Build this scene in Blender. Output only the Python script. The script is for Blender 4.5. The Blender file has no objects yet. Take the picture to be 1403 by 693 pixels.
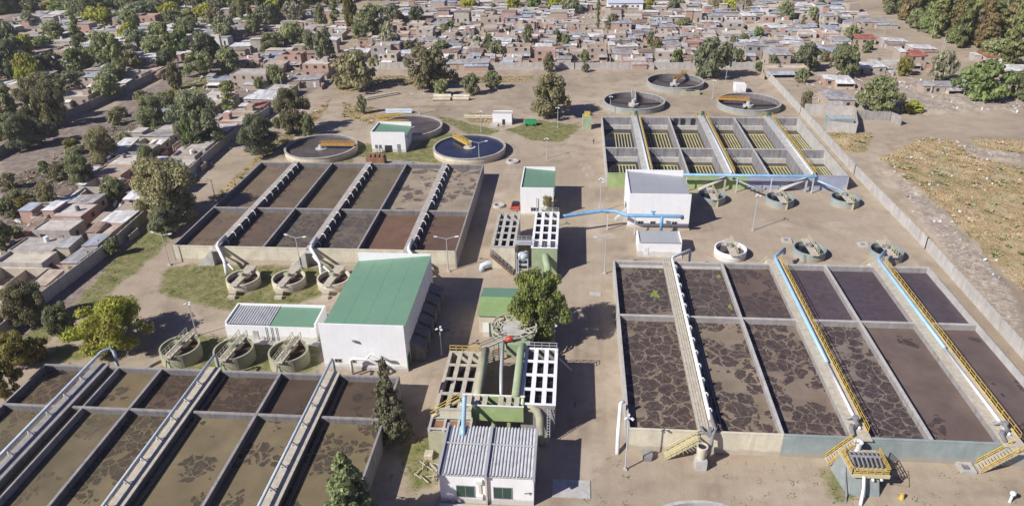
import bpy, math, random
import numpy as np
from mathutils import Vector, Matrix

R = math.radians
S = bpy.context.scene
COL = S.collection

# ------------------------------------------------------------------ camera
cam_d = bpy.data.cameras.new('camera')
cam = bpy.data.objects.new('camera', cam_d)
COL.objects.link(cam)
cam_d.sensor_width = 36.0
cam_d.lens = 36.0 * 990.0 / 1403.0
cam_d.clip_start = 0.5
cam_d.clip_end = 6000.0
cam.matrix_world = Matrix(((0.996501, -0.021442, 0.080779, 0.0),
                           (0.081299, 0.472769, -0.877428, 0.0),
                           (-0.019376, 0.880925, 0.472858, 76.0),
                           (0, 0, 0, 1)))
S.camera = cam

# ------------------------------------------------------------------ sky, sun, exposure
SUN_EL, SUN_AZ = R(38.5), R(36.5)          # shadows run towards +x turned 36.5 degrees to +y
W = bpy.data.worlds.new('World')
S.world = W
W.use_nodes = True
nt = W.node_tree
sky = nt.nodes.new('ShaderNodeTexSky')
sky.sky_type = 'NISHITA'
sky.sun_disc = False
sky.sun_elevation = SUN_EL
sky.sun_rotation = R(233.5)
sky.altitude = 700.0
sky.dust_density = 1.0
sky.ozone_density = 3.0
tint = nt.nodes.new('ShaderNodeMix')
tint.data_type = 'RGBA'
tint.blend_type = 'MULTIPLY'
tint.inputs[0].default_value = 1.0
tint.inputs[7].default_value = (0.74, 0.68, 1.08, 1.0)
nt.links.new(sky.outputs['Color'], tint.inputs[6])
nt.links.new(tint.outputs[2], nt.nodes['Background'].inputs['Color'])
nt.nodes['Background'].inputs['Strength'].default_value = 0.055
sun_d = bpy.data.lights.new('sun', 'SUN')
sun_d.energy = 4.8
sun_d.angle = R(0.53)
sun_d.color = (1.0, 0.968, 0.915)
sun = bpy.data.objects.new('sun', sun_d)
COL.objects.link(sun)
sun.rotation_euler = Vector((math.cos(SUN_AZ) * math.cos(SUN_EL), math.sin(SUN_AZ) * math.cos(SUN_EL), -math.sin(SUN_EL))).to_track_quat('-Z', 'Y').to_euler()
sun.location = (-100, -60, 200)
S.view_settings.view_transform = 'Standard'
S.view_settings.look = 'None'
S.view_settings.gamma = 1.0
S.view_settings.exposure = 0.40
S.render.engine = 'CYCLES'
S.cycles.max_bounces = 5
S.cycles.diffuse_bounces = 3
S.cycles.transparent_max_bounces = 6

# ------------------------------------------------------------------ helpers
rng = random.Random(11)


class MB:
    """collects faces in site coordinates, then links them as ONE mesh object"""

    def __init__(s):
        s.v, s.f, s.m = [], [], []

    def quadface(s, pts, mi=0):
        n = len(s.v)
        s.v += [tuple(p) for p in pts]
        s.f.append(tuple(range(n, n + len(pts))))
        s.m.append(mi)

    def prism(s, poly, z0, z1, mi=0):
        n, k = len(s.v), len(poly)
        zz0 = z0 if isinstance(z0, (list, tuple)) else [z0] * k
        zz1 = z1 if isinstance(z1, (list, tuple)) else [z1] * k
        s.v += [(p[0], p[1], z) for p, z in zip(poly, zz0)] + [(p[0], p[1], z) for p, z in zip(poly, zz1)]
        s.f += [tuple(range(n + k - 1, n - 1, -1)), tuple(range(n + k, n + 2 * k))]
        s.f += [(n + i, n + (i + 1) % k, n + k + (i + 1) % k, n + k + i) for i in range(k)]
        s.m += [mi] * (k + 2)

    def box(s, x0, x1, y0, y1, z0, z1, mi=0):
        s.prism([(x0, y0), (x1, y0), (x1, y1), (x0, y1)], z0, z1, mi)

    def bar(s, p, q, w, h=None, mi=0):
        p, q = Vector(p), Vector(q)
        h = w if h is None else h
        d = (q - p).normalized()
        up = Vector((0, 0, 1)) if abs(d.z) < 0.95 else Vector((0, 1, 0))
        a = d.cross(up).normalized() * (w / 2)
        b = a.cross(d).normalized() * (h / 2)
        n = len(s.v)
        for c in (p, q):
            s.v += [tuple(c - a - b), tuple(c + a - b), tuple(c + a + b), tuple(c - a + b)]
        s.f += [(n, n + 1, n + 2, n + 3), (n + 7, n + 6, n + 5, n + 4)]
        s.f += [(n + i, n + 4 + i, n + 4 + (i + 1) % 4, n + (i + 1) % 4) for i in range(4)]
        s.m += [mi] * 6

    def tube(s, pts, r, n=8, mi=0):
        pts = [Vector(p) for p in pts]
        rr = r if isinstance(r, (list, tuple)) else [r] * len(pts)
        base = len(s.v)
        ref = None
        for i, p in enumerate(pts):
            d = (pts[min(i + 1, len(pts) - 1)] - pts[max(i - 1, 0)]).normalized()
            if ref is None:
                ref = Vector((0, 0, 1)) if abs(d.z) < 0.9 else Vector((1, 0, 0))
            a = d.cross(ref)
            if a.length < 1e-4:
                a = d.cross(Vector((0.3, 1, 0.2)))
            a.normalize()
            b = a.cross(d).normalized()
            ref = b
            for k in range(n):
                t = 2 * math.pi * k / n
                s.v.append(tuple(p + (a * math.cos(t) + b * math.sin(t)) * rr[i]))
        for i in range(len(pts) - 1):
            o = base + i * n
            s.f += [(o + k, o + (k + 1) % n, o + n + (k + 1) % n, o + n + k) for k in range(n)]
            s.m += [mi] * n
        e = base + (len(pts) - 1) * n
        s.f += [tuple(range(base + n - 1, base - 1, -1)), tuple(range(e, e + n))]
        s.m += [mi] * 2

    def cyl(s, x, y, z0, z1, r0, r1=None, n=20, mi=0):
        r1 = r0 if r1 is None else r1
        s.tube([(x, y, z0), (x, y, z1)], [r0, r1], n, mi)

    def ring(s, x, y, z0, z1, ri, ro, n=40, mi=0):
        b = len(s.v)
        for k in range(n):
            c, t = math.cos(2 * math.pi * k / n), math.sin(2 * math.pi * k / n)
            s.v += [(x + c * ri, y + t * ri, z0), (x + c * ro, y + t * ro, z0), (x + c * ro, y + t * ro, z1), (x + c * ri, y + t * ri, z1)]
        for k in range(n):
            o, p = b + 4 * k, b + 4 * ((k + 1) % n)
            for j in range(4):
                s.f.append((o + j, p + j, p + (j + 1) % 4, o + (j + 1) % 4))
                s.m.append(mi)

    def disc(s, x, y, z, r, n=40, mi=0):
        s.quadface([(x + r * math.cos(2 * math.pi * k / n), y + r * math.sin(2 * math.pi * k / n), z) for k in range(n)], mi)

    def build(s, name, mats, parent=None, smooth=False, loc=None):
        o3 = Vector(loc) if loc is not None else Vector((0, 0, 0))
        if parent is not None:
            o3 = ORG[parent.name]
        me = bpy.data.meshes.new(name)
        me.from_pydata([(x - o3.x, y - o3.y, z - o3.z) for x, y, z in s.v], [], s.f)
        mats = mats if isinstance(mats, (list, tuple)) else [mats]
        for m in mats:
            me.materials.append(m)
        if len(mats) > 1:
            me.polygons.foreach_set('material_index', s.m)
        if smooth:
            me.polygons.foreach_set('use_smooth', [True] * len(s.f))
        me.update()
        o = bpy.data.objects.new(name, me)
        COL.objects.link(o)
        if parent is not None:
            o.parent = parent
            ORG[o.name] = o3
        else:
            o.location = o3
            ORG[o.name] = o3
        return o


ORG = {}


def tag(o, label, cat, group=None, kind=None):
    if label:
        o['label'] = label
    if cat:
        o['category'] = cat
    if group:
        o['group'] = group
    if kind:
        o['kind'] = kind
    return o


def thing(name, label, cat, loc, group=None):
    o = bpy.data.objects.new(name, None)
    o.empty_display_size = 0.5
    COL.objects.link(o)
    o.location = loc
    ORG[o.name] = Vector(loc)
    return tag(o, label, cat, group)


KIDS = {}


def copy_tree(o, loc, rotz=0.0, label=None, scale=None):
    c = o.copy()
    COL.objects.link(c)
    c.location = loc
    c.rotation_euler = (0, 0, rotz)
    if scale:
        c.scale = scale
    if label:
        c['label'] = label

    def rec(src, dst):
        for ch in list(src.children):
            d = ch.copy()
            COL.objects.link(d)
            d.parent = dst
            rec(ch, d)
    rec(o, c)
    return c


ORDN = ['first', 'second', 'third', 'fourth', 'fifth', 'sixth', 'seventh', 'eighth', 'ninth', 'tenth', 'eleventh', 'twelfth',
        'thirteenth', 'fourteenth', 'fifteenth', 'sixteenth', 'seventeenth', 'eighteenth', 'nineteenth', 'twentieth']
LATER = []


def later(o, desc, where, x, y):
    """label is finished when all things of that look and place are known"""
    LATER.append((o, desc, where, x / max(y, 1.0)))


def finish_labels():
    by = {}
    for r in LATER:
        by.setdefault((r[1], r[2]), []).append(r)
    for (d, w), rs in by.items():
        rs.sort(key=lambda r: r[3])
        for i, r in enumerate(rs):
            if len(rs) == 1:
                r[0]['label'] = f'{d} {w}'
            elif i == 0:
                r[0]['label'] = f'{d} {w}, leftmost'
            elif i == len(rs) - 1:
                r[0]['label'] = f'{d} {w}, rightmost'
            else:
                r[0]['label'] = f'{d} {w}, {ORDN[min(i, 19)]} from left'


# ------------------------------------------------------------------ materials
def nodes_of(name):
    m = bpy.data.materials.new(name)
    m.use_nodes = True
    t = m.node_tree
    return m, t, t.nodes['Principled BSDF']


def N(t, typ, **kw):
    n = t.nodes.new(typ)
    for k, v in kw.items():
        if k in n.inputs:
            n.inputs[k].default_value = v
        else:
            setattr(n, k, v)
    return n


def ramp(t, src, stops):
    r = t.nodes.new('ShaderNodeValToRGB')
    e = r.color_ramp.elements
    while len(e) < len(stops):
        e.new(0.5)
    for i, (p, c) in enumerate(stops):
        e[i].position = p
        e[i].color = (*c, 1.0) if len(c) == 3 else c
    t.links.new(src, r.inputs['Fac'])
    return r.outputs['Color']


def mix(t, a, b, fac, mode='MIX'):
    n = t.nodes.new('ShaderNodeMix')
    n.data_type = 'RGBA'
    n.blend_type = mode
    for sock, v in ((n.inputs[0], fac), (n.inputs[6], a), (n.inputs[7], b)):
        if hasattr(v, 'is_linked'):
            t.links.new(v, sock)
        elif isinstance(v, (int, float)):
            sock.default_value = v
        else:
            sock.default_value = (*v, 1.0)
    return n.outputs[2]


def pos(t, scale=(1, 1, 1)):
    g = t.nodes.new('ShaderNodeNewGeometry')
    mp = t.nodes.new('ShaderNodeMapping')
    mp.inputs['Scale'].default_value = scale
    t.links.new(g.outputs['Position'], mp.inputs['Vector'])
    return mp.outputs['Vector']


def noise(t, vec, scale, detail=4.0, rough=0.6):
    n = t.nodes.new('ShaderNodeTexNoise')
    n.inputs['Scale'].default_value = scale
    n.inputs['Detail'].default_value = detail
    n.inputs['Roughness'].default_value = rough
    t.links.new(vec, n.inputs['Vector'])
    return n.outputs['Fac']


def mathn(t, op, a, b=0.0, clamp=False):
    n = t.nodes.new('ShaderNodeMath')
    n.operation = op
    n.use_clamp = clamp
    for s_, v in zip(n.inputs, (a, b)):
        if hasattr(v, 'is_linked'):
            t.links.new(v, s_)
        else:
            s_.default_value = v
    return n.outputs[0]


def k3(c, f):
    return tuple(min(1.0, x * f) for x in c)


def pmat(name, col, rough=0.85, var=0.18, scale=0.5, stain=None, stain_amt=0.5, metal=0.0, streak=False, bump=0.0, rnd=0.0, splash=0.0):
    """base colour with large soft variation, fine grain and optional stains of a second colour"""
    m, t, b = nodes_of(name)
    p = pos(t)
    big = noise(t, p, scale, 5)
    fine = noise(t, p, 6.0, 3)
    c = ramp(t, big, [(0.3, k3(col, 1 - var)), (0.7, k3(col, 1 + var))])
    c = mix(t, c, k3(col, 0.78), mathn(t, 'MULTIPLY', fine, 0.35))
    if stain:
        sv = pos(t, (1, 1, 0.12)) if streak else p
        sn = noise(t, sv, 1.3 if streak else 0.9, 5, 0.7)
        f = ramp(t, sn, [(0.48, (0, 0, 0)), (0.68, (stain_amt,) * 3)])
        c = mix(t, c, stain, f)
    if splash:                                      # earth thrown up along the foot of the wall
        sp = t.nodes.new('ShaderNodeSeparateXYZ')
        t.links.new(p, sp.inputs[0])
        zz = mathn(t, 'SUBTRACT', sp.outputs[2], mathn(t, 'MULTIPLY', noise(t, p, 0.8, 5, 0.7), 1.6))
        c = mix(t, c, (0.36, 0.29, 0.22), ramp(t, zz, [(0.0, (splash,) * 3), (0.25, (0, 0, 0))]))
    if rnd:
        oi = t.nodes.new('ShaderNodeObjectInfo')
        f = mathn(t, 'ADD', mathn(t, 'MULTIPLY', oi.outputs['Random'], 2 * rnd), 1 - rnd)
        vm = t.nodes.new('ShaderNodeVectorMath')
        vm.operation = 'SCALE'
        t.links.new(c, vm.inputs[0])
        t.links.new(f, vm.inputs['Scale'])
        c = vm.outputs[0]
    t.links.new(c, b.inputs['Base Color'])
    b.inputs['Roughness'].default_value = rough
    b.inputs['Metallic'].default_value = metal
    if bump:
        bn = t.nodes.new('ShaderNodeBump')
        bn.inputs['Strength'].default_value = bump
        bn.inputs['Distance'].default_value = 0.05
        t.links.new(noise(t, p, 8.0, 4), bn.inputs['Height'])
        t.links.new(bn.outputs['Normal'], b.inputs['Normal'])
    return m


def sheetmat(name, col, rust=(0.20, 0.10, 0.06), rust_amt=0.5, rough=0.55, metal=0.0):
    """roof of separate corrugated sheets: panels of slightly different tone, ridges, rust"""
    m, t, b = nodes_of(name)
    tc = t.nodes.new('ShaderNodeTexCoord')
    br = t.nodes.new('ShaderNodeTexBrick')
    br.inputs['Scale'].default_value = 1.0
    br.inputs['Brick Width'].default_value = 1.1
    br.inputs['Row Height'].default_value = 2.8
    br.inputs['Mortar Size'].default_value = 0.03
    br.inputs['Color1'].default_value = (*k3(col, 0.72), 1)
    br.inputs['Color2'].default_value = (*k3(col, 1.2), 1)
    br.inputs['Mortar'].default_value = (*k3(col, 0.45), 1)
    t.links.new(tc.outputs['Object'], br.inputs['Vector'])
    p = pos(t)
    sn = noise(t, p, 0.55, 6, 0.7)
    f = ramp(t, sn, [(0.5, (0, 0, 0)), (0.66, (rust_amt,) * 3)])
    c = mix(t, br.outputs['Color'], rust, f)
    t.links.new(c, b.inputs['Base Color'])
    b.inputs['Roughness'].default_value = rough
    b.inputs['Metallic'].default_value = metal
    wv = t.nodes.new('ShaderNodeTexWave')
    wv.inputs['Scale'].default_value = 1.6
    t.links.new(tc.outputs['Object'], wv.inputs['Vector'])
    bn = t.nodes.new('ShaderNodeBump')
    bn.inputs['Strength'].default_value = 0.5
    bn.inputs['Distance'].default_value = 0.04
    t.links.new(wv.outputs['Fac'], bn.inputs['Height'])
    t.links.new(bn.outputs['Normal'], b.inputs['Normal'])
    return m


def brickmat(name, c1, c2, mort):
    m, t, b = nodes_of(name)
    g = t.nodes.new('ShaderNodeNewGeometry')
    sep = t.nodes.new('ShaderNodeSeparateXYZ')
    t.links.new(g.outputs['Position'], sep.inputs[0])
    cmb = t.nodes.new('ShaderNodeCombineXYZ')
    t.links.new(mathn(t, 'ADD', sep.outputs[0], sep.outputs[1]), cmb.inputs[0])
    t.links.new(sep.outputs[2], cmb.inputs[1])
    br = t.nodes.new('ShaderNodeTexBrick')
    br.inputs['Scale'].default_value = 1.0
    br.inputs['Brick Width'].default_value = 0.35
    br.inputs['Row Height'].default_value = 0.2
    br.inputs['Mortar Size'].default_value = 0.02
    for k, c in (('Color1', c1), ('Color2', c2), ('Mortar', mort)):
        br.inputs[k].default_value = (*c, 1)
    t.links.new(cmb.outputs[0], br.inputs['Vector'])
    c = mix(t, br.outputs['Color'], k3(mort, 0.9), ramp(t, noise(t, pos(t), 0.7, 5), [(0.5, (0, 0, 0)), (0.75, (0.7,) * 3)]))
    t.links.new(c, b.inputs['Base Color'])
    b.inputs['Roughness'].default_value = 0.9
    return m


def sludge(name, scum, crust, cover=0.5, vein=0.06, scale=0.32, seed=0.0, tone=(0.09, 0.075, 0.06), cells=True):
    """thick liquid: pale scum where open, dark rafts of crust parted by pale cracks"""
    m, t, b = nodes_of(name)
    g = t.nodes.new('ShaderNodeNewGeometry')
    off = t.nodes.new('ShaderNodeVectorMath')
    off.operation = 'ADD'
    off.inputs[1].default_value = (seed * 13.7, seed * 7.1, 0)
    t.links.new(g.outputs['Position'], off.inputs[0])
    p = off.outputs[0]
    wob = t.nodes.new('ShaderNodeTexNoise')
    wob.inputs['Scale'].default_value = 0.5
    wob.inputs['Detail'].default_value = 4
    t.links.new(p, wob.inputs['Vector'])
    wv = t.nodes.new('ShaderNodeVectorMath')
    wv.operation = 'MULTIPLY_ADD'
    wv.inputs[1].default_value = (2.6, 2.6, 0)
    t.links.new(wob.outputs['Color'], wv.inputs[0])
    t.links.new(p, wv.inputs[2])
    wob2 = t.nodes.new('ShaderNodeTexNoise')
    wob2.inputs['Scale'].default_value = 1.7
    wob2.inputs['Detail'].default_value = 3
    t.links.new(p, wob2.inputs['Vector'])
    wv2 = t.nodes.new('ShaderNodeVectorMath')
    wv2.operation = 'MULTIPLY_ADD'
    wv2.inputs[1].default_value = (0.9, 0.9, 0)
    t.links.new(wob2.outputs['Color'], wv2.inputs[0])
    t.links.new(wv.outputs[0], wv2.inputs[2])
    vo = t.nodes.new('ShaderNodeTexVoronoi')
    vo.feature = 'DISTANCE_TO_EDGE'
    vo.inputs['Scale'].default_value = scale
    t.links.new(wv2.outputs[0], vo.inputs['Vector'])
    vf = t.nodes.new('ShaderNodeTexVoronoi')
    vf.feature = 'DISTANCE_TO_EDGE'
    vf.inputs['Scale'].default_value = scale * 1.75
    t.links.new(wv2.outputs[0], vf.inputs['Vector'])
    hair = ramp(t, vf.outputs['Distance'], [(0.012, (0.42,) * 3), (0.035, (1, 1, 1))])
    big = noise(t, p, 0.17, 2, 0.5)
    mid = noise(t, p, 0.5, 5, 0.65)
    # open cracks between rafts; rafts shrink and round off towards open water
    thr = 0.5 + (0.5 - cover) * 0.42
    area = mathn(t, 'ADD', big, mathn(t, 'MULTIPLY', mathn(t, 'SUBTRACT', mid, 0.5), 0.22))
    grow = ramp(t, area, [(max(0.0, thr - 0.05), (0.55,) * 3), (min(1.0, thr + 0.015), (0.07,) * 3), (min(1.0, thr + 0.10), (0.004,) * 3)])
    vw = mathn(t, 'ADD', grow, mathn(t, 'MULTIPLY', mid, vein))
    d = mathn(t, 'SUBTRACT', vo.outputs['Distance'], vw)
    f = ramp(t, mathn(t, 'MULTIPLY', d, 22.0), [(0.0, (0, 0, 0)), (0.6, (1, 1, 1))])
    f = mathn(t, 'MULTIPLY', f, hair)
    fine = noise(t, p, 2.5, 6, 0.7)
    cs = ramp(t, noise(t, p, 0.22, 5, 0.6), [(0.3, k3(scum, 0.72)), (0.7, k3(scum, 1.18))])
    cs = mix(t, cs, k3(scum, 0.6), mathn(t, 'MULTIPLY', fine, 0.4))
    cc = ramp(t, noise(t, p, 0.8, 5, 0.65), [(0.3, k3(crust, 0.7)), (0.7, k3(crust, 1.3))])
    c = mix(t, cs, cc, f)
    t.links.new(c, b.inputs['Base Color'])
    rr = mathn(t, 'ADD', mathn(t, 'MULTIPLY', f, 0.25), 0.5)
    t.links.new(rr, b.inputs['Roughness'])
    b.inputs['Specular IOR Level'].default_value = 0.3
    bn = t.nodes.new('ShaderNodeBump')
    bn.inputs['Strength'].default_value = 0.35
    bn.inputs['Distance'].default_value = 0.05
    t.links.new(mathn(t, 'ADD', mathn(t, 'MULTIPLY', f, 0.7), mathn(t, 'MULTIPLY', fine, 0.5)), bn.inputs['Height'])
    t.links.new(bn.outputs['Normal'], b.inputs['Normal'])
    return m


def watermat(name, col, rough=0.12):
    m, t, b = nodes_of(name)
    p = pos(t)
    c = ramp(t, noise(t, p, 0.25, 5, 0.7), [(0.35, k3(col, 0.7)), (0.7, k3(col, 1.5))])
    t.links.new(c, b.inputs['Base Color'])
    b.inputs['Roughness'].default_value = rough
    bn = t.nodes.new('ShaderNodeBump')
    bn.inputs['Strength'].default_value = 0.08
    bn.inputs['Distance'].default_value = 0.05
    t.links.new(noise(t, p, 1.5, 3), bn.inputs['Height'])
    t.links.new(bn.outputs['Normal'], b.inputs['Normal'])
    return m


def leafmat(name, c, spread=0.35, second=None):
    """leaves differ one from the next; some kinds carry leaves of a second colour"""
    m, t, b = nodes_of(name)
    g = t.nodes.new('ShaderNodeNewGeometry')
    r = g.outputs['Random Per Island']
    stops = [(0.0, k3(c, 1 - spread)), (0.55, c), (1.0, k3(c, 1 + spread * 1.5))]
    col = ramp(t, r, stops)
    if second:
        tc = t.nodes.new('ShaderNodeTexCoord')
        f = ramp(t, noise(t, pos(t), 0.35, 4), [(0.45, (0, 0, 0)), (0.62, (0.85,) * 3)])
        col = mix(t, col, second, f)
    oi = t.nodes.new('ShaderNodeObjectInfo')
    vm = t.nodes.new('ShaderNodeVectorMath')
    vm.operation = 'SCALE'
    t.links.new(col, vm.inputs[0])
    t.links.new(mathn(t, 'ADD', mathn(t, 'MULTIPLY', oi.outputs['Random'], 0.5), 0.75), vm.inputs['Scale'])
    t.links.new(vm.outputs[0], b.inputs['Base Color'])
    b.inputs['Roughness'].default_value = 0.65
    b.inputs['Specular IOR Level'].default_value = 0.25
    tr = t.nodes.new('ShaderNodeBsdfTranslucent')
    t.links.new(vm.outputs[0], tr.inputs['Color'])
    ms = t.nodes.new('ShaderNodeMixShader')
    ms.inputs[0].default_value = 0.42
    t.links.new(b.outputs[0], ms.inputs[1])
    t.links.new(tr.outputs[0], ms.inputs[2])
    t.links.new(ms.outputs[0], t.nodes['Material Output'].inputs['Surface'])
    return m


M = {}
M['conc'] = pmat('concrete', (0.30, 0.28, 0.265), stain=(0.14, 0.12, 0.11), stain_amt=0.55, streak=True)
M['conc_light'] = pmat('pale_concrete', (0.46, 0.44, 0.41), stain=(0.25, 0.23, 0.21), stain_amt=0.5, streak=True)
M['conc_panel'] = pmat('panel_concrete', (0.43, 0.40, 0.37), stain=(0.24, 0.22, 0.20), stain_amt=0.4, streak=True)
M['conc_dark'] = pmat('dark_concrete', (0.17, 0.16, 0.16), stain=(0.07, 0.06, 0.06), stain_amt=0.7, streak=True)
M['conc_grey'] = pmat('grey_concrete', (0.25, 0.24, 0.245), stain=(0.08, 0.075, 0.085), stain_amt=0.85, streak=True)
M['rim'] = pmat('weathered_rim', (0.40, 0.375, 0.33), var=0.2, stain=(0.20, 0.18, 0.16), stain_amt=0.6)
M['sage_worn'] = pmat('worn_sage_paint', (0.22, 0.255, 0.25), var=0.25, stain=(0.30, 0.26, 0.21), stain_amt=0.6, streak=True)
M['deck_conc'] = pmat('walkway_concrete', (0.42, 0.385, 0.345), stain=(0.26, 0.23, 0.2), stain_amt=0.6)
M['cream'] = pmat('cream_paint', (0.60, 0.55, 0.42), stain=(0.42, 0.37, 0.29), stain_amt=0.5, streak=True, splash=0.6)
M['sage'] = pmat('sage_paint', (0.27, 0.32, 0.31), stain=(0.21, 0.24, 0.23), stain_amt=0.5, streak=True, splash=0.6)
M['olive_paint'] = pmat('pale_olive_paint', (0.37, 0.36, 0.24), stain=(0.24, 0.23, 0.16), stain_amt=0.5, streak=True)
M['green_paint'] = pmat('apple_green_paint', (0.33, 0.42, 0.18), stain=(0.25, 0.31, 0.15), stain_amt=0.5, streak=True)
M['soft_green'] = pmat('soft_green_paint', (0.30, 0.36, 0.22), stain=(0.22, 0.27, 0.17), stain_amt=0.4, streak=True)
M['lavender'] = pmat('lavender_paint', (0.33, 0.35, 0.45), stain=(0.25, 0.27, 0.33), stain_amt=0.5, streak=True)
M['white'] = pmat('white_paint', (0.79, 0.785, 0.775), var=0.04, stain=(0.64, 0.62, 0.59), stain_amt=0.35, streak=True, splash=0.5)
M['white_pipe'] = pmat('white_pipe_paint', (0.72, 0.73, 0.73), rough=0.4, var=0.08, stain=(0.4, 0.36, 0.3), stain_amt=0.4)
M['pale_blue_pipe'] = pmat('pale_blue_pipe_paint', (0.52, 0.585, 0.62), rough=0.45, var=0.15, stain=(0.33, 0.31, 0.28), stain_amt=0.4)
M['blue_pipe'] = pmat('sky_blue_paint', (0.17, 0.38, 0.60), rough=0.5, var=0.25, stain=(0.33, 0.38, 0.42), stain_amt=0.6)
M['sky_pipe'] = pmat('light_blue_paint', (0.28, 0.46, 0.60), rough=0.35, var=0.12, stain=(0.4, 0.45, 0.45), stain_amt=0.4)
M['yellow'] = pmat('yellow_paint', (0.56, 0.39, 0.07), rough=0.6, var=0.3, scale=1.2, stain=(0.33, 0.22, 0.10), stain_amt=0.7)
M['pale_yellow'] = pmat('faded_yellow_paint', (0.54, 0.48, 0.28), rough=0.6, var=0.15)
M['orange'] = pmat('orange_paint', (0.50, 0.27, 0.06), rough=0.5, var=0.2, stain=(0.25, 0.14, 0.06), stain_amt=0.6)
M['green_roof'] = pmat('green_sheet_roof', (0.145, 0.27, 0.175), rough=0.5, var=0.06, scale=0.12, stain=(0.19, 0.29, 0.21), stain_amt=0.5)
M['light_green_roof'] = pmat('light_green_sheet', (0.23, 0.33, 0.135), rough=0.55, var=0.12, stain=(0.20, 0.28, 0.12), stain_amt=0.5)
M['grey_roof'] = pmat('grey_sheet_roof', (0.36, 0.37, 0.39), rough=0.5, var=0.06, scale=0.2, stain=(0.30, 0.30, 0.30), stain_amt=0.4)
M['ridge_roof'] = pmat('ridged_grey_roof', (0.60, 0.60, 0.60), rough=0.5, var=0.08, stain=(0.20, 0.17, 0.15), stain_amt=0.35)
M['hall_roof'] = pmat('pale_blue_sheet', (0.50, 0.54, 0.62), rough=0.5, var=0.06, scale=0.1)
M['steel'] = pmat('grey_steel', (0.30, 0.30, 0.31), rough=0.5, metal=0.3, stain=(0.22, 0.14, 0.09), stain_amt=0.4)
M['galv'] = pmat('galvanised_steel', (0.52, 0.53, 0.54), rough=0.4, metal=0.2, var=0.1)
M['grid_pipe'] = pmat('grid_pipe_paint', (0.47, 0.43, 0.22), var=0.25, stain=(0.3, 0.27, 0.13), stain_amt=0.5)
M['dark'] = pmat('dark_opening', (0.025, 0.025, 0.03), rough=0.6)
M['glass'] = pmat('window_glass', (0.03, 0.045, 0.05), rough=0.12, var=0.1)
M['green_glass'] = pmat('dark_green_glass', (0.03, 0.07, 0.06), rough=0.15, var=0.1)
M['dark_green'] = pmat('dark_green_paint', (0.04, 0.12, 0.08), rough=0.5)
M['bright_green'] = pmat('bright_green_paint', (0.03, 0.30, 0.12), rough=0.5)
M['rust'] = pmat('rusty_steel', (0.26, 0.13, 0.07), var=0.3, stain=(0.12, 0.07, 0.05), stain_amt=0.7)
M['red'] = pmat('red_paint', (0.50, 0.06, 0.05), rough=0.45, var=0.15)
M['wood'] = pmat('weathered_wood', (0.30, 0.22, 0.15), var=0.3, scale=2.0)
M['plank'] = pmat('pale_planks', (0.48, 0.43, 0.34), var=0.2, scale=1.5, stain=(0.30, 0.26, 0.20), stain_amt=0.5)
M['bark'] = pmat('bark', (0.13, 0.10, 0.075), var=0.3, scale=2.0, bump=0.4)
M['rubber'] = pmat('black_rubber', (0.02, 0.02, 0.02), rough=0.8)
M['water_blue'] = watermat('clarified_water', (0.022, 0.026, 0.050), 0.16)
M['water_dark'] = watermat('dark_water', (0.012, 0.014, 0.02), 0.12)
M['liquor'] = watermat('grey_liquor', (0.085, 0.065, 0.058), 0.30)
M['sludge_thin'] = pmat('thin_sludge', (0.105, 0.085, 0.078), rough=0.35, var=0.3, scale=0.3, stain=(0.05, 0.042, 0.045), stain_amt=0.7)
M['duckweed'] = pmat('duckweed', (0.20, 0.26, 0.05), var=0.35, scale=2.5, stain=(0.11, 0.12, 0.05), stain_amt=0.7)
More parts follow.
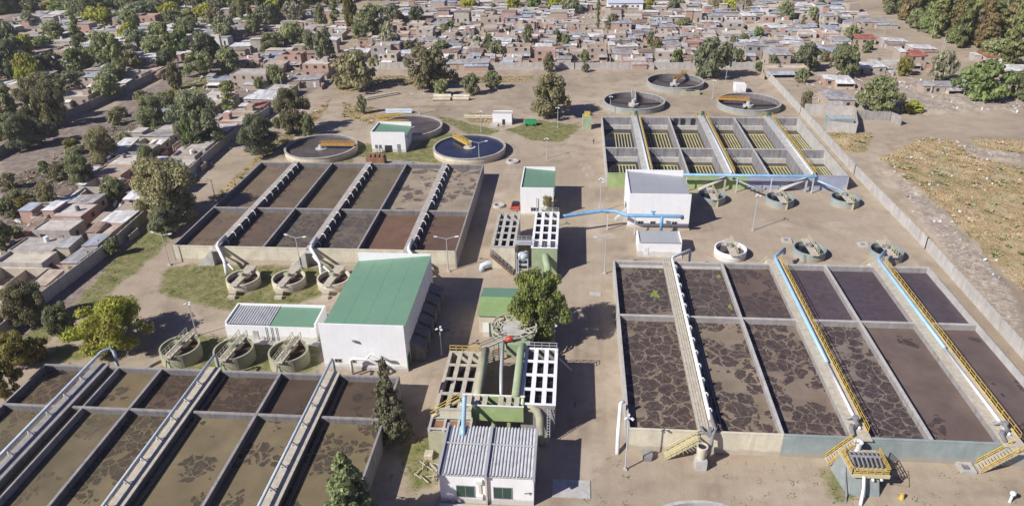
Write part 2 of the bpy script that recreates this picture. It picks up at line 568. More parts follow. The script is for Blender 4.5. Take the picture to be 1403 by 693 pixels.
# where things stand on the site, metres: x, y, height, crown width, kind, district
TREES = [
    (-84.4, 273.3, 15.2, 19.2, 'olive', 'yard'), (-56.5, 275.7, 16.3, 20.8, 'olive', 'yard'), (-8.1, 239.6, 15.5, 16.4, 'olive', 'yard'),
    (53.8, 289.7, 15.8, 16.4, 'dark', 'yard'), (-38.8, 265.8, 8.8, 7.2, 'pale', 'yard'), (-31.6, 273.9, 7.3, 7.9, 'pale', 'yard'),
    (-49.7, 264.7, 6.4, 6.7, 'mid', 'yard'), (-73.6, 241.6, 7.3, 3.4, 'pale', 'yard'), (-84.6, 216.6, 8.0, 5.3, 'mid', 'yard'),
    (-91.5, 220.8, 15.5, 13.5, 'olive', 'bank'), (-95.4, 201.6, 12.4, 14.7, 'dark', 'bank'), (-115.6, 206.2, 18.5, 17.6, 'dark', 'bank'),
    (-119.5, 237.3, 12.9, 6.4, 'poplar', 'bank'), (-117.3, 202.2, 11.1, 5.6, 'bright', 'bank'), (-138.4, 221.1, 13.3, 12.7, 'mid', 'bank'),
    (-98.7, 155.0, 16.7, 19.0, 'olive', 'bank'), (-95.7, 147.1, 8.0, 9.1, 'dark', 'bank'), (-119.9, 165.8, 7.0, 6.1, 'mid', 'bank'),
    (-119.4, 183.1, 9.2, 7.0, 'mid', 'bank'), (-138.8, 191.7, 11.7, 10.5, 'olive', 'bank'), (-134.3, 174.1, 10.2, 8.9, 'mid', 'bank'),
    (-133.2, 158.8, 8.5, 5.6, 'olive', 'bank'), (-131.2, 138.0, 7.5, 6.5, 'mid', 'bank'), (-102.4, 107.3, 10.2, 9.2, 'olive', 'bank'),
    (-93.8, 104.1, 7.5, 6.6, 'mid', 'bank'), (-82.1, 101.9, 10.0, 14.0, 'yellow', 'plant'), (-97.1, 95.4, 7.0, 7.7, 'autumn', 'plant'),
    (-94.3, 97.3, 5.0, 4.7, 'autumn', 'plant'), (-91.9, 86.2, 10.0, 6.4, 'autumn', 'plant'), (-102.7, 135.7, 4.8, 3.5, 'mid', 'plant'),
    (-5.5, 160.5, 6.6, 4.6, 'olive', 'plant'), (-5.5, 107.4, 14.7, 10.8, 'pine', 'plant'), (-26.3, 81.2, 15.7, 6.1, 'cypress', 'plant'),
    (-26.7, 62.1, 16.1, 9.9, 'spruce', 'plant'), (-10.6, 299.6, 8.1, 6.1, 'olive', 'yard'), (4.5, 299.7, 3.9, 3.9, 'dark', 'yard'),
    (102.0, 246.6, 12.9, 14.7, 'mid', 'waste'), (142.0, 261.0, 14.7, 19.5, 'bright', 'waste'), (154.0, 261.1, 10.7, 8.2, 'mid', 'waste'),
    (105.2, 292.2, 13.5, 12.8, 'mid', 'village'), (93.7, 302.5, 11.4, 11.5, 'dark', 'village'), (139.4, 286.1, 12.1, 10.7, 'grey', 'village'),
    (128.7, 294.6, 8.2, 6.6, 'autumn', 'village'), (113.7, 246.9, 4.0, 8.0, 'yellow', 'waste'), (130.1, 361.8, 7.1, 6.7, 'mid', 'village'),
    (110.9, 407.5, 10.4, 9.5, 'mid', 'village'), (86.2, 357.4, 7.1, 6.1, 'bright', 'village'), (77.9, 349.7, 5.6, 6.0, 'pale', 'village'),
    (78.8, 247.8, 7.1, 4.8, 'olive', 'waste'), (87.0, 283.5, 6.2, 4.9, 'mid', 'waste'), (124.2, 405.2, 8.1, 6.7, 'mid', 'village'),
    (113.3, 382.6, 7.8, 2.5, 'poplar', 'village'), (69.5, 315.9, 6.1, 5.5, 'mid', 'village'), (81.2, 306.0, 6.0, 4.1, 'mid', 'village'),
    (74.9, 301.2, 4.1, 4.1, 'bright', 'village'), (-206.2, 307.6, 16.5, 17.1, 'mid', 'west'), (-266.9, 399.1, 11.1, 17.3, 'yellow', 'west'),
    (-248.6, 413.7, 12.1, 27.5, 'dark', 'west'), (-215.1, 297.3, 10.9, 10.0, 'bright', 'west'), (-239.9, 287.4, 18.8, 17.2, 'dark', 'west'),
    (-266.9, 327.2, 16.8, 13.3, 'dark', 'west'), (-255.0, 321.3, 12.7, 9.4, 'yellow', 'west'), (-227.5, 297.3, 9.4, 10.8, 'dark', 'west'),
    (-196.7, 328.5, 10.1, 12.9, 'mid', 'west'), (-177.1, 301.3, 9.7, 8.6, 'dark', 'west'), (-193.1, 302.5, 8.8, 11.4, 'olive', 'west'),
    (-203.8, 261.6, 9.4, 18.1, 'olive', 'west'), (-203.3, 274.1, 7.1, 10.0, 'dark', 'west'), (-196.9, 229.1, 13.4, 10.9, 'mid', 'west'),
    (-185.7, 229.4, 16.4, 11.3, 'olive', 'west'), (-176.2, 224.8, 16.1, 10.6, 'olive', 'west'), (-173.4, 203.3, 12.1, 11.3, 'dark', 'west'),
    (-169.5, 207.4, 9.6, 9.9, 'dark', 'west'), (-211.7, 412.8, 10.4, 13.9, 'yellow', 'west'), (-223.7, 400.3, 9.8, 12.0, 'mid', 'west'),
    (-206.0, 384.0, 8.7, 12.3, 'mid', 'west'), (-167.7, 375.9, 11.4, 10.7, 'mid', 'west'), (-156.7, 407.3, 12.5, 15.2, 'grey', 'west'),
    (-161.3, 307.8, 15.7, 15.1, 'dark', 'west'), (-147.3, 300.2, 10.5, 11.7, 'mid', 'west'), (-157.5, 292.8, 10.4, 14.8, 'mid', 'west'),
    (-142.1, 335.8, 9.4, 12.8, 'mid', 'west'), (-133.6, 341.8, 13.2, 13.7, 'mid', 'west'), (-123.9, 335.7, 10.7, 9.2, 'dark', 'west'),
    (-111.1, 318.5, 14.7, 10.1, 'dark', 'west'), (-131.0, 398.5, 18.3, 6.6, 'poplar', 'west'), (-136.2, 390.6, 13.6, 7.3, 'mid', 'west'),
    (-157.7, 272.5, 11.0, 7.3, 'olive', 'west'), (-117.4, 275.1, 9.8, 8.4, 'mid', 'west'), (-176.9, 360.1, 9.3, 12.3, 'pale', 'west'),
    (-122.8, 270.8, 5.7, 4.1, 'mid', 'west'), (-102.0, 367.9, 17.0, 19.6, 'mid', 'village'), (-99.2, 401.9, 11.5, 10.6, 'dark', 'village'),
    (-117.5, 382.6, 19.1, 8.7, 'autumn', 'village'), (-86.8, 338.5, 14.0, 9.8, 'grey', 'village'), (-86.1, 401.6, 10.3, 8.9, 'dark', 'village'),
    (-66.1, 371.0, 6.5, 6.0, 'mid', 'village'), (-61.1, 332.5, 6.6, 8.8, 'mid', 'village'), (-63.3, 440.9, 9.1, 10.5, 'yellow', 'village'),
    (-34.9, 326.7, 7.7, 8.6, 'pale', 'village'), (-46.0, 344.4, 6.1, 4.2, 'mid', 'village'), (-106.9, 361.1, 9.9, 8.9, 'mid', 'village'),
    (-36.3, 440.1, 8.2, 10.3, 'yellow', 'village'), (-24.9, 444.5, 7.8, 10.4, 'bright', 'village'), (-12.4, 444.1, 7.8, 11.2, 'yellow', 'village'),
    (-2.0, 434.3, 8.8, 11.8, 'dark', 'village'), (19.0, 384.1, 8.7, 7.4, 'olive', 'village'), (-22.0, 347.3, 11.1, 6.2, 'pale', 'village'),
    (-4.4, 344.1, 7.3, 4.4, 'mid', 'village'), (4.3, 313.3, 6.8, 4.4, 'mid', 'village'), (11.6, 388.0, 17.3, 2.6, 'poplar', 'village'),
    (35.0, 346.9, 7.3, 4.7, 'pale', 'village'), (42.4, 442.4, 7.7, 7.6, 'yellow', 'village'), (55.1, 432.7, 7.9, 7.4, 'dark', 'village'),
    (42.3, 310.8, 6.7, 4.3, 'bright', 'village'), (33.7, 313.3, 4.9, 3.1, 'mid', 'village'), (58.9, 437.2, 7.2, 8.3, 'mid', 'village'),
    (86.7, 431.7, 8.6, 12.9, 'yellow', 'village'), (79.4, 436.5, 7.6, 9.8, 'olive', 'village'), (96.4, 436.0, 7.5, 8.9, 'olive', 'village'),
    (55.1, 383.5, 6.5, 9.5, 'mid', 'village'), (20.7, 338.0, 5.2, 2.7, 'poplar', 'village'), (-28.9, 329.5, 5.8, 3.3, 'mid', 'village'),
    (-77.1, 335.5, 6.0, 4.8, 'mid', 'village'),
]
# x, y, width, depth, roof, wall, storeys, district
HOUSES = [
    (-112.3, 114.5, 9, 8, 'pale', 'plaster', 1, 'alley'), (-118.6, 124.3, 8, 7, 'pale', 'brick', 1, 'alley'), (-121.5, 131.0, 11, 8, 'tan', 'brick', 1, 'alley'),
    (-121.0, 138.1, 8, 7, 'tin', 'plaster', 1, 'alley'), (-103.2, 125.9, 6.5, 5, 'blue', 'plaster', 1, 'strip'), (-104.7, 138.8, 7, 7, 'white', 'plaster', 1, 'strip'),
    (-104.2, 144.5, 5.5, 5, 'blue', 'plaster', 1, 'strip'), (-105.2, 153.9, 6, 6, 'cream', 'plaster', 1, 'strip'), (-111.4, 158.5, 5, 3.5, 'white', 'plaster', 1, 'strip'),
    (-115.2, 162.0, 5, 3, 'pale', 'plaster', 1, 'strip'), (-125.6, 160.2, 8, 10, 'pale', 'plaster', 1, 'alley'), (-127.4, 168.3, 8, 7, 'pale', 'plaster', 1, 'alley'),
    (-128.8, 177.0, 7, 8, 'tin', 'brick', 1, 'alley'), (-130.1, 190.7, 9, 8, 'pale', 'brick', 1, 'alley'), (-131.3, 204.1, 8, 9, 'pale', 'plaster', 1, 'alley'),
    (-132.8, 215.3, 10, 9, 'pale', 'plaster', 1, 'alley'), (-133.8, 224.4, 9, 8, 'pink', 'brick', 1, 'alley'), (-136.3, 235.0, 8, 7, 'blue', 'plaster', 1, 'alley'),
    (-138.9, 260.9, 10, 9, 'green', 'plaster', 1, 'alley'), (-140.0, 276.8, 8, 8, 'blue', 'brick', 1, 'alley'), (-127.7, 278.1, 15, 9, 'pale', 'brick', 2, 'alley'),
    (-127.8, 303.3, 9, 8, 'tan', 'plaster', 1, 'alley'), (-106.6, 203.4, 8, 9, 'pale', 'brick', 1, 'strip'), (-109.0, 195.6, 8, 8, 'pale', 'plaster', 1, 'strip'),
    (-114.1, 190.0, 11, 7, 'pale', 'plaster', 1, 'strip'), (-103.7, 186.8, 6, 8, 'tan', 'plaster', 1, 'strip'), (-107.0, 212.3, 7, 8, 'pale', 'plaster', 1, 'strip'),
    (-103.8, 197.6, 6, 6, 'open', 'red', 1, 'strip'), (-111.3, 236.3, 9, 8, 'pale', 'brick', 1, 'strip'), (-104.9, 237.2, 6, 9, 'blue', 'plaster', 1, 'strip'),
    (-116.1, 248.6, 9, 7, 'tin', 'brick', 1, 'strip'), (-111.3, 264.2, 10, 8, 'pale', 'plaster', 1, 'strip'), (-106.1, 295.0, 11, 9, 'pale', 'red', 2, 'strip'),
    (-122.2, 309.6, 9, 7, 'open', 'red', 2, 'strip'), (-142.5, 311.3, 10, 10, 'pink', 'brick', 1, 'alley'), (-136.0, 316.8, 9, 11, 'blue', 'plaster', 1, 'alley'),
    (-106.4, 279.3, 12, 8, 'tin', 'plaster', 1, 'strip'), (-188.6, 365.1, 9, 18, 'tin', 'plaster', 1, 'west'), (-177.9, 379.9, 9, 14, 'tin', 'plaster', 1, 'west'),
    (-214.3, 386.5, 12, 9, 'white', 'plaster', 1, 'west'), (-236.8, 443.8, 13, 9, 'pale', 'plaster', 1, 'west'), (-235.5, 459.7, 10, 9, 'white', 'plaster', 1, 'west'),
    (-187.6, 424.2, 10, 9, 'pink', 'red', 2, 'west'), (-120.7, 365.8, 9, 10, 'pale', 'plaster', 1, 'west'), (-323.1, 419.5, 13, 11, 'green', 'plaster', 1, 'west'),
    (-290.0, 386.0, 14, 9, 'tan', 'plaster', 1, 'west'), (-286.7, 372.2, 12, 10, 'tan', 'brick', 1, 'west'), (-256.8, 351.8, 12, 9, 'pale', 'plaster', 1, 'west'),
    (-255.4, 364.2, 10, 8, 'cream', 'plaster', 1, 'west'), (-238.8, 346.6, 8, 10, 'white', 'plaster', 1, 'west'), (-251.4, 379.3, 9, 12, 'pale', 'plaster', 1, 'west'),
    (-242.3, 379.1, 13, 9, 'cream', 'plaster', 1, 'west'), (-217.0, 380.6, 14, 9, 'white', 'plaster', 1, 'west'), (-236.8, 400.3, 9, 8, 'pink', 'red', 2, 'west'),
    (-216.5, 354.8, 11, 8, 'cream', 'plaster', 1, 'west'), (-192.1, 317.0, 11, 8, 'white', 'plaster', 1, 'west'), (-239.9, 329.0, 9, 7, 'cream', 'brick', 1, 'west'),
    (-235.4, 315.6, 10, 8, 'pale', 'plaster', 1, 'west'), (-182.7, 286.9, 11, 8, 'tan', 'plaster', 1, 'west'), (-200.8, 304.6, 8, 9, 'blue', 'brick', 1, 'west'),
    (-191.1, 274.3, 7, 8, 'blue', 'brick', 2, 'west'), (-182.7, 269.8, 8, 7, 'blue', 'red', 1, 'west'), (-223.5, 286.7, 9, 7, 'tin', 'red', 1, 'west'),
    (-227.5, 270.5, 11, 8, 'white', 'plaster', 1, 'west'), (-220.9, 269.5, 9, 7, 'pink', 'brick', 1, 'west'), (-176.5, 293.0, 7, 8, 'tan', 'red', 1, 'west'),
    (-193.0, 237.4, 10, 7, 'white', 'plaster', 1, 'west'), (-45.7, 307.2, 19, 8, 'tin', 'brick', 1, 'lane'), (-12.9, 318.8, 9, 8, 'pink', 'red', 2, 'lane'),
    (24.8, 311.1, 10, 8, 'pale', 'red', 1, 'lane'), (23.1, 336.3, 10, 9, 'white', 'brick', 1, 'lane'), (99.2, 281.8, 10, 7, 'white', 'red', 1, 'yard'),
    (91.5, 257.0, 9, 12, 'tin', 'brick', 1, 'yard'), (83.3, 295.1, 16, 7, 'cream', 'brick', 1, 'yard'), (83.7, 311.4, 9, 9, 'tin', 'brick', 2, 'yard'),
    (132.5, 353.7, 10, 8, 'red', 'brick', 1, 'yard'), (137.5, 309.9, 7, 10, 'red', 'brick', 2, 'yard'), (174.3, 318.6, 11, 10, 'red', 'plaster', 1, 'yard'),
    (171.8, 296.5, 14, 10, 'white', 'brick', 1, 'yard'), (132.3, 271.7, 13, 6, 'tin', 'brick', 1, 'yard'), (117.2, 301.1, 11, 8, 'white', 'plaster', 1, 'yard'),
    (125.6, 304.7, 12, 9, 'pale', 'plaster', 1, 'yard'), (149.9, 332.4, 10, 8, 'white', 'plaster', 1, 'yard'), (152.4, 394.2, 16, 12, 'tin', 'brick', 1, 'yard'),
    (144.1, 347.3, 10, 7, 'white', 'plaster', 1, 'yard'), (-33.8, 359.3, 12, 7, 'pink', 'plaster', 1, 'lane'),
]
GROUND_PATCHES = {
    'grass': [[(-85.9, 132.4), (-49.0, 132.9), (-46.1, 127.1), (-51.0, 119.1), (-63.5, 113.1), (-84.4, 120.2), (-88.0, 129.1)], [(-98.0, 156.7), (-93.3, 141.1), (-94.0, 119.2), (-96.2, 101.6), (-101.5, 97.3), (-103.8, 100.3), (-98.7, 113.1), (-102.2, 135.8), (-102.7, 147.5), (-103.9, 161.3)], [(-71.3, 95.8), (-72.1, 108.1), (-61.4, 104.9), (-45.3, 104.4), (-41.9, 95.6)], [(-96.3, 95.9), (-92.4, 102.3), (-82.8, 100.5), (-86.8, 96.0)], [(-65.2, 199.4), (-65.1, 211.6), (-49.6, 204.2), (-43.9, 223.4), (-30.1, 218.0), (-18.0, 199.0), (-30.3, 193.9), (-47.8, 195.7)], [(-22.6, 225.4), (-12.4, 235.5), (3.5, 230.5), (-3.4, 213.3), (-13.0, 215.7)], [(-87.4, 198.7), (-90.6, 211.6), (-64.4, 209.0), (-64.8, 194.0), (-74.9, 191.4)], [(-49.7, 242.1), (-22.5, 223.9), (-31.1, 216.6)], [(36.0, 79.0), (41.6, 79.4), (38.4, 72.5), (34.8, 72.9)], [(-25.1, 79.7), (-19.6, 83.2), (-17.9, 72.9), (-21.4, 70.0)], [(-163.0, 264.1), (-154.5, 303.9), (-137.6, 280.3), (-133.6, 245.7), (-142.0, 232.8)], [(-166.3, 354.9), (-149.5, 381.3), (-135.1, 351.4), (-151.0, 331.3)]],
    'dry': [[(-90.1, 161.9), (-93.2, 190.8), (-89.6, 210.9), (-87.6, 238.0), (-90.6, 260.2), (-93.0, 246.4), (-94.5, 208.1), (-95.1, 168.6)], [(-93.7, 275.3), (-79.0, 293.3), (-43.6, 291.2), (-16.9, 293.7), (-16.4, 284.7), (-76.7, 277.6), (-88.4, 267.1)], [(87.9, 202.2), (105.9, 220.2), (114.9, 216.5), (113.1, 204.2), (123.0, 195.5), (112.7, 163.7), (88.4, 128.0), (89.0, 146.2), (89.4, 166.8), (87.8, 189.1)], [(79.1, 227.8), (93.0, 223.9), (85.9, 208.1), (79.7, 205.5)], [(120.5, 220.5), (134.4, 217.6), (128.0, 205.2), (118.2, 210.9)], [(-37.0, 243.2), (-21.5, 241.0), (-23.2, 231.4), (-35.6, 232.7)], [(-85.0, 255.6), (-69.1, 246.8), (-67.5, 230.4), (-79.9, 238.1)]],
    'spoil': [[(-160.6, 176.3), (-155.1, 190.6), (-157.4, 220.7), (-156.3, 254.5), (-142.0, 232.8), (-129.9, 182.8), (-134.1, 172.1), (-132.0, 153.7), (-137.4, 145.3)]],
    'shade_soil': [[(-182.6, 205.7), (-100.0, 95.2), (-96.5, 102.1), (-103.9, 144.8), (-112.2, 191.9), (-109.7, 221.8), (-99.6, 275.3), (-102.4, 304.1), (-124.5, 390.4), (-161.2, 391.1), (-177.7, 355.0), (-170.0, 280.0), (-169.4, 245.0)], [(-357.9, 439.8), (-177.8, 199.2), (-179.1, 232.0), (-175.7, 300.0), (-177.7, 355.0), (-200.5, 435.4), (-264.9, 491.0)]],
    'rubble': [[(85.9, 198.2), (90.6, 182.6), (89.2, 158.8), (86.3, 123.9), (80.0, 111.6), (80.2, 131.8), (82.5, 166.5)], [(111.6, 282.7), (162.9, 273.2), (151.4, 250.8), (117.8, 245.3), (112.6, 250.1)], [(114.5, 216.5), (128.0, 205.2), (125.0, 199.4), (113.3, 204.8)]],
    'road': [[(-92.1, 95.7), (-91.2, 117.0), (-92.2, 140.5), (-88.7, 136.4), (-87.7, 113.7), (-86.8, 96.0)], [(-162.6, 178.9), (-162.7, 198.3), (-168.3, 243.3), (-164.0, 274.6), (-165.1, 285.7), (-157.9, 274.6), (-159.4, 228.3), (-156.3, 192.3), (-156.1, 170.3)], [(-50.0, 206.1), (-18.2, 200.8), (9.2, 187.5), (5.8, 80.1), (-3.4, 69.9), (-23.6, 68.6), (-25.4, 158.0), (-38.4, 191.4)], [(14.6, 177.5), (74.8, 179.7), (75.2, 143.9), (12.5, 141.0)], [(6.8, 80.1), (64.2, 80.8), (60.0, 72.7), (5.4, 69.2)], [(76.4, 241.3), (147.3, 242.7), (137.8, 224.3), (92.4, 219.8), (80.2, 230.0)], [(175.4, 435.8), (164.4, 317.3), (143.2, 288.2), (162.1, 404.3)]],
}
# ------------------------------------------------------------------ ground
def in_poly(px, py, poly):
    inside = np.zeros(px.shape, bool)
    n = len(poly)
    for i in range(n):
        (x0, y0), (x1, y1) = poly[i], poly[(i + 1) % n]
        if y0 == y1:
            continue
        c = ((y0 > py) != (y1 > py)) & (px < (x1 - x0) * (py - y0) / (y1 - y0) + x0)
        inside ^= c
    return inside


def blur(a, k):
    for _ in range(k):
        p = np.pad(a, 1, mode='edge')
        a = (p[:-2, 1:-1] + p[2:, 1:-1] + p[1:-1, :-2] + p[1:-1, 2:] + 2 * p[1:-1, 1:-1]) / 6
    return a


def value_noise(x, y, seed):
    r = np.random.RandomState(seed)
    tab = r.rand(256, 256)
    xi, yi = np.floor(x).astype(int), np.floor(y).astype(int)
    fx, fy = x - xi, y - yi
    fx, fy = fx * fx * (3 - 2 * fx), fy * fy * (3 - 2 * fy)
    g = lambda i, j: tab[i % 256, j % 256]
    return (g(xi, yi) * (1 - fx) + g(xi + 1, yi) * fx) * (1 - fy) + (g(xi, yi + 1) * (1 - fx) + g(xi + 1, yi + 1) * fx) * fy


xs = np.unique(np.concatenate([np.array([-720, -620, -540]), np.arange(-460, -200, 8), np.arange(-200, 200, 0.85), np.arange(200, 400, 8), np.array([460, 540, 620, 720])]).astype(float))
ys = np.unique(np.concatenate([np.array([-220, -100, 0, 30]), np.arange(50, 330, 0.85), np.arange(330, 520, 6), np.array([560, 640, 720, 820])]).astype(float))
GX, GY = np.meshgrid(xs, ys)
masks = {}
for k, polys in GROUND_PATCHES.items():
    a = np.zeros(GX.shape)
    for q in polys:
        a = np.maximum(a, in_poly(GX, GY, q).astype(float))
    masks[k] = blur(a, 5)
# wheel tracks: pairs of ruts along the ways lorries take
TRACKS = [[(-24, 66), (-22, 100), (-20, 130), (-20, 165), (-17, 186), (-6, 205), (6, 232), (4, 262)], [(-21, 92), (-18, 128), (-19.5, 168), (-16, 206), (-26, 246), (-60, 252), (-92, 236)],
          [(4, 62), (4.5, 100), (5, 140), (7, 176), (2, 204), (-14, 216), (-22, 222), (-70, 248)], [(1, 74), (3, 118), (4, 150), (9, 186), (16, 214), (6, 240)],
          [(2, 70), (24, 74), (52, 76), (74, 78)], [(-2, 66), (20, 78), (34, 70), (66, 72)], [(8, 150), (30, 158), (58, 158), (72, 160), (73, 176)], [(26, 152), (44, 162), (70, 152), (73.5, 128)],
          [(-96, 92), (-97, 116), (-92, 140), (-92, 190), (-86, 230)], [(-98, 90), (-99, 120), (-95, 150), (-94, 176)], [(83, 90), (82.5, 130), (82, 180), (88, 214), (104, 228), (150, 230), (200, 232)],
          [(86, 110), (84, 150), (84, 190), (92, 206), (110, 218), (150, 224), (200, 224)], [(100, 240), (96, 262), (98, 300)], [(-165, 120), (-165, 180), (-166, 230), (-167, 290), (-170, 340)], [(-162, 140), (-162, 200), (-163, 260)],
          [(168, 300), (166, 360), (170, 420)], [(5, 330), (7, 380), (8, 430)], [(-70, 112), (-79, 114), (-80, 120), (-73, 123), (-67, 119), (-70, 112), (-84, 108)], [(-60, 250), (-20, 252), (20, 236)], [(20, 292), (40, 296), (66, 290), (70, 270)]]
trk = np.zeros(GX.shape)
for line in TRACKS:
    P0 = np.array(line, float)
    for _ in range(3):                                # round the corners off
        q = np.empty((2 * len(P0), 2))
        q[0::2] = P0 * 0.75 + np.roll(P0, -1, 0) * 0.25
        q[1::2] = P0 * 0.25 + np.roll(P0, -1, 0) * 0.75
        P0 = np.concatenate([P0[:1], q[:-2], P0[-1:]])
    for (xa, ya), (xb, yb) in zip(P0[:-1], P0[1:]):
        L2 = (xb - xa) ** 2 + (yb - ya) ** 2 + 1e-9
        i0, i1 = np.searchsorted(xs, [min(xa, xb) - 3, max(xa, xb) + 3])
        j0, j1 = np.searchsorted(ys, [min(ya, yb) - 3, max(ya, yb) + 3])
        X_, Y_ = GX[j0:j1, i0:i1], GY[j0:j1, i0:i1]
        if X_.size == 0:
            continue
        u = np.clip(((X_ - xa) * (xb - xa) + (Y_ - ya) * (yb - ya)) / L2, 0, 1)
        dd = np.hypot(X_ - xa - u * (xb - xa), Y_ - ya - u * (yb - ya))
        rut = np.clip(1 - np.abs(dd - 1.0) / 0.62, 0, 1)
        trk[j0:j1, i0:i1] = np.maximum(trk[j0:j1, i0:i1], rut)
n1 = value_noise(GX * 0.35, GY * 0.35, 1)
n2 = value_noise(GX * 0.11, GY * 0.11, 2)
far = np.clip((GX + 112) / -4, 0, 1)
right = np.clip((GX - 79) / 4, 0, 1)
GZ = (masks['dry'] * right * (0.25 + 0.9 * n2 * n1) + np.maximum(masks['rubble'], masks['spoil']) * (0.2 + 1.3 * n1 * n2) * np.maximum(far, right))
GZ *= (np.abs(GX) < 199) & (GY > 55) & (GY < 325)
gv = np.stack([GX, GY, GZ], -1).reshape(-1, 3)
nx, ny = len(xs), len(ys)
idx = np.arange(nx * ny).reshape(ny, nx)
gf = np.stack([idx[:-1, :-1], idx[:-1, 1:], idx[1:, 1:], idx[1:, :-1]], -1).reshape(-1, 4)
me = bpy.data.meshes.new('ground')
me.vertices.add(len(gv))
me.vertices.foreach_set('co', gv.ravel())
me.loops.add(gf.size)
me.loops.foreach_set('vertex_index', gf.ravel())
me.polygons.add(len(gf))
me.polygons.foreach_set('loop_start', np.arange(0, gf.size, 4))
me.polygons.foreach_set('loop_total', np.full(len(gf), 4))
me.polygons.foreach_set('use_smooth', np.ones(len(gf), bool))
me.update(calc_edges=True)
ca = me.color_attributes.new('cover', 'FLOAT_COLOR', 'POINT')
ca.data.foreach_set('color', np.stack([masks['grass'], masks['dry'], masks['rubble'], masks['road']], -1).reshape(-1).astype(np.float32))
cb = me.color_attributes.new('soil', 'FLOAT_COLOR', 'POINT')
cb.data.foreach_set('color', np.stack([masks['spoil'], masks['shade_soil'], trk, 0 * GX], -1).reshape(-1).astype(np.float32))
ground = bpy.data.objects.new('ground', me)
COL.objects.link(ground)
ground['kind'] = 'structure'


def ground_mat():
    m, t, b = nodes_of('site_ground')
    at = t.nodes.new('ShaderNodeAttribute')
    at.attribute_name = 'cover'
    sep = t.nodes.new('ShaderNodeSeparateColor')
    t.links.new(at.outputs['Color'], sep.inputs[0])
    p = pos(t)
    big = noise(t, p, 0.03, 6, 0.6)
    mid = noise(t, p, 0.22, 6, 0.65)
    fine = noise(t, p, 2.2, 5, 0.7)
    dirt = ramp(t, big, [(0.33, (0.29, 0.232, 0.172)), (0.5, (0.375, 0.305, 0.226)), (0.68, (0.43, 0.355, 0.268))])
    dirt = mix(t, dirt, (0.205, 0.155, 0.11), ramp(t, mid, [(0.47, (0, 0, 0)), (0.70, (0.62,) * 3)]))
    dirt = mix(t, dirt, (0.43, 0.37, 0.30), ramp(t, fine, [(0.55, (0, 0, 0)), (0.75, (0.5,) * 3)]))
    blot = noise(t, p, 0.075, 7, 0.72)
    dirt = mix(t, dirt, (0.23, 0.175, 0.125), ramp(t, blot, [(0.54, (0, 0, 0)), (0.66, (0.42,) * 3)]))
    dirt = mix(t, dirt, (0.20, 0.18, 0.10), ramp(t, noise(t, p, 0.16, 8, 0.8), [(0.60, (0, 0, 0)), (0.72, (0.55,) * 3)]))
    # wheel-worn ground is paler, finer, with long faint tracks
    wt = t.nodes.new('ShaderNodeTexWave')
    wt.wave_type = 'BANDS'
    wt.inputs['Scale'].default_value = 0.16
    wt.inputs['Distortion'].default_value = 22.0
    wt.inputs['Detail'].default_value = 3.0
    wt.inputs['Detail Scale'].default_value = 0.12
    t.links.new(p, wt.inputs['Vector'])
    road = mix(t, dirt, (0.375, 0.302, 0.225), 0.42)
    road = mix(t, road, (0.25, 0.20, 0.155), ramp(t, wt.outputs['Fac'], [(0.80, (0, 0, 0)), (0.97, (0.10,) * 3)]))

    def edge(sock, wob, lo, hi):
        return ramp(t, mathn(t, 'ADD', sock, mathn(t, 'MULTIPLY', mathn(t, 'SUBTRACT', wob, 0.5), 1.3)), [(lo, (0, 0, 0)), (hi, (1, 1, 1))])
    c = mix(t, dirt, road, edge(at.outputs['Alpha'], mid, 0.35, 0.65))
    at2 = t.nodes.new('ShaderNodeAttribute')
    at2.attribute_name = 'soil'
    sep2 = t.nodes.new('ShaderNodeSeparateColor')
    t.links.new(at2.outputs['Color'], sep2.inputs[0])
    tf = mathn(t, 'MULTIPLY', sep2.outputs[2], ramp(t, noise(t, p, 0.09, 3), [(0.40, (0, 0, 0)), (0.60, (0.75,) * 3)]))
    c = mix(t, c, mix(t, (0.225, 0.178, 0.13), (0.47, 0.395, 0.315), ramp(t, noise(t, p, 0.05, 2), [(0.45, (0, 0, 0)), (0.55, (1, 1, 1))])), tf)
    shaded_dirt = ramp(t, noise(t, p, 0.4, 6, 0.75), [(0.32, (0.14, 0.11, 0.095)), (0.5, (0.225, 0.18, 0.15)), (0.66, (0.33, 0.275, 0.225))])  # dirt toned darker, with the shadow of trees and walls painted in
    c = mix(t, c, shaded_dirt, edge(sep2.outputs[1], mid, 0.35, 0.75))
    spo = ramp(t, noise(t, p, 0.7, 6, 0.8), [(0.34, (0.085, 0.07, 0.065)), (0.5, (0.17, 0.135, 0.12)), (0.66, (0.30, 0.25, 0.22))])
    c = mix(t, c, spo, edge(sep2.outputs[0], mid, 0.4, 0.7))
    rub = ramp(t, noise(t, p, 0.9, 6, 0.75), [(0.36, (0.23, 0.185, 0.145)), (0.52, (0.355, 0.295, 0.235)), (0.66, (0.49, 0.435, 0.375))])
    c = mix(t, c, rub, edge(sep.outputs[2], noise(t, p, 0.12, 8, 0.75), 0.45, 0.85))
    dry = ramp(t, noise(t, p, 0.10, 9, 0.78), [(0.36, (0.15, 0.15, 0.065)), (0.44, (0.27, 0.225, 0.11)), (0.51, (0.38, 0.265, 0.135)), (0.58, (0.42, 0.34, 0.215)), (0.66, (0.19, 0.18, 0.085))])
    dry = mix(t, dry, (0.40, 0.35, 0.29), ramp(t, noise(t, p, 0.5, 6, 0.8), [(0.56, (0, 0, 0)), (0.66, (0.8,) * 3)]))
    c = mix(t, c, dry, edge(sep.outputs[1], mid, 0.38, 0.62))
    gr = ramp(t, noise(t, p, 0.5, 6, 0.7), [(0.28, (0.115, 0.13, 0.04)), (0.48, (0.175, 0.175, 0.065)), (0.62, (0.26, 0.22, 0.12)), (0.74, (0.34, 0.28, 0.20))])
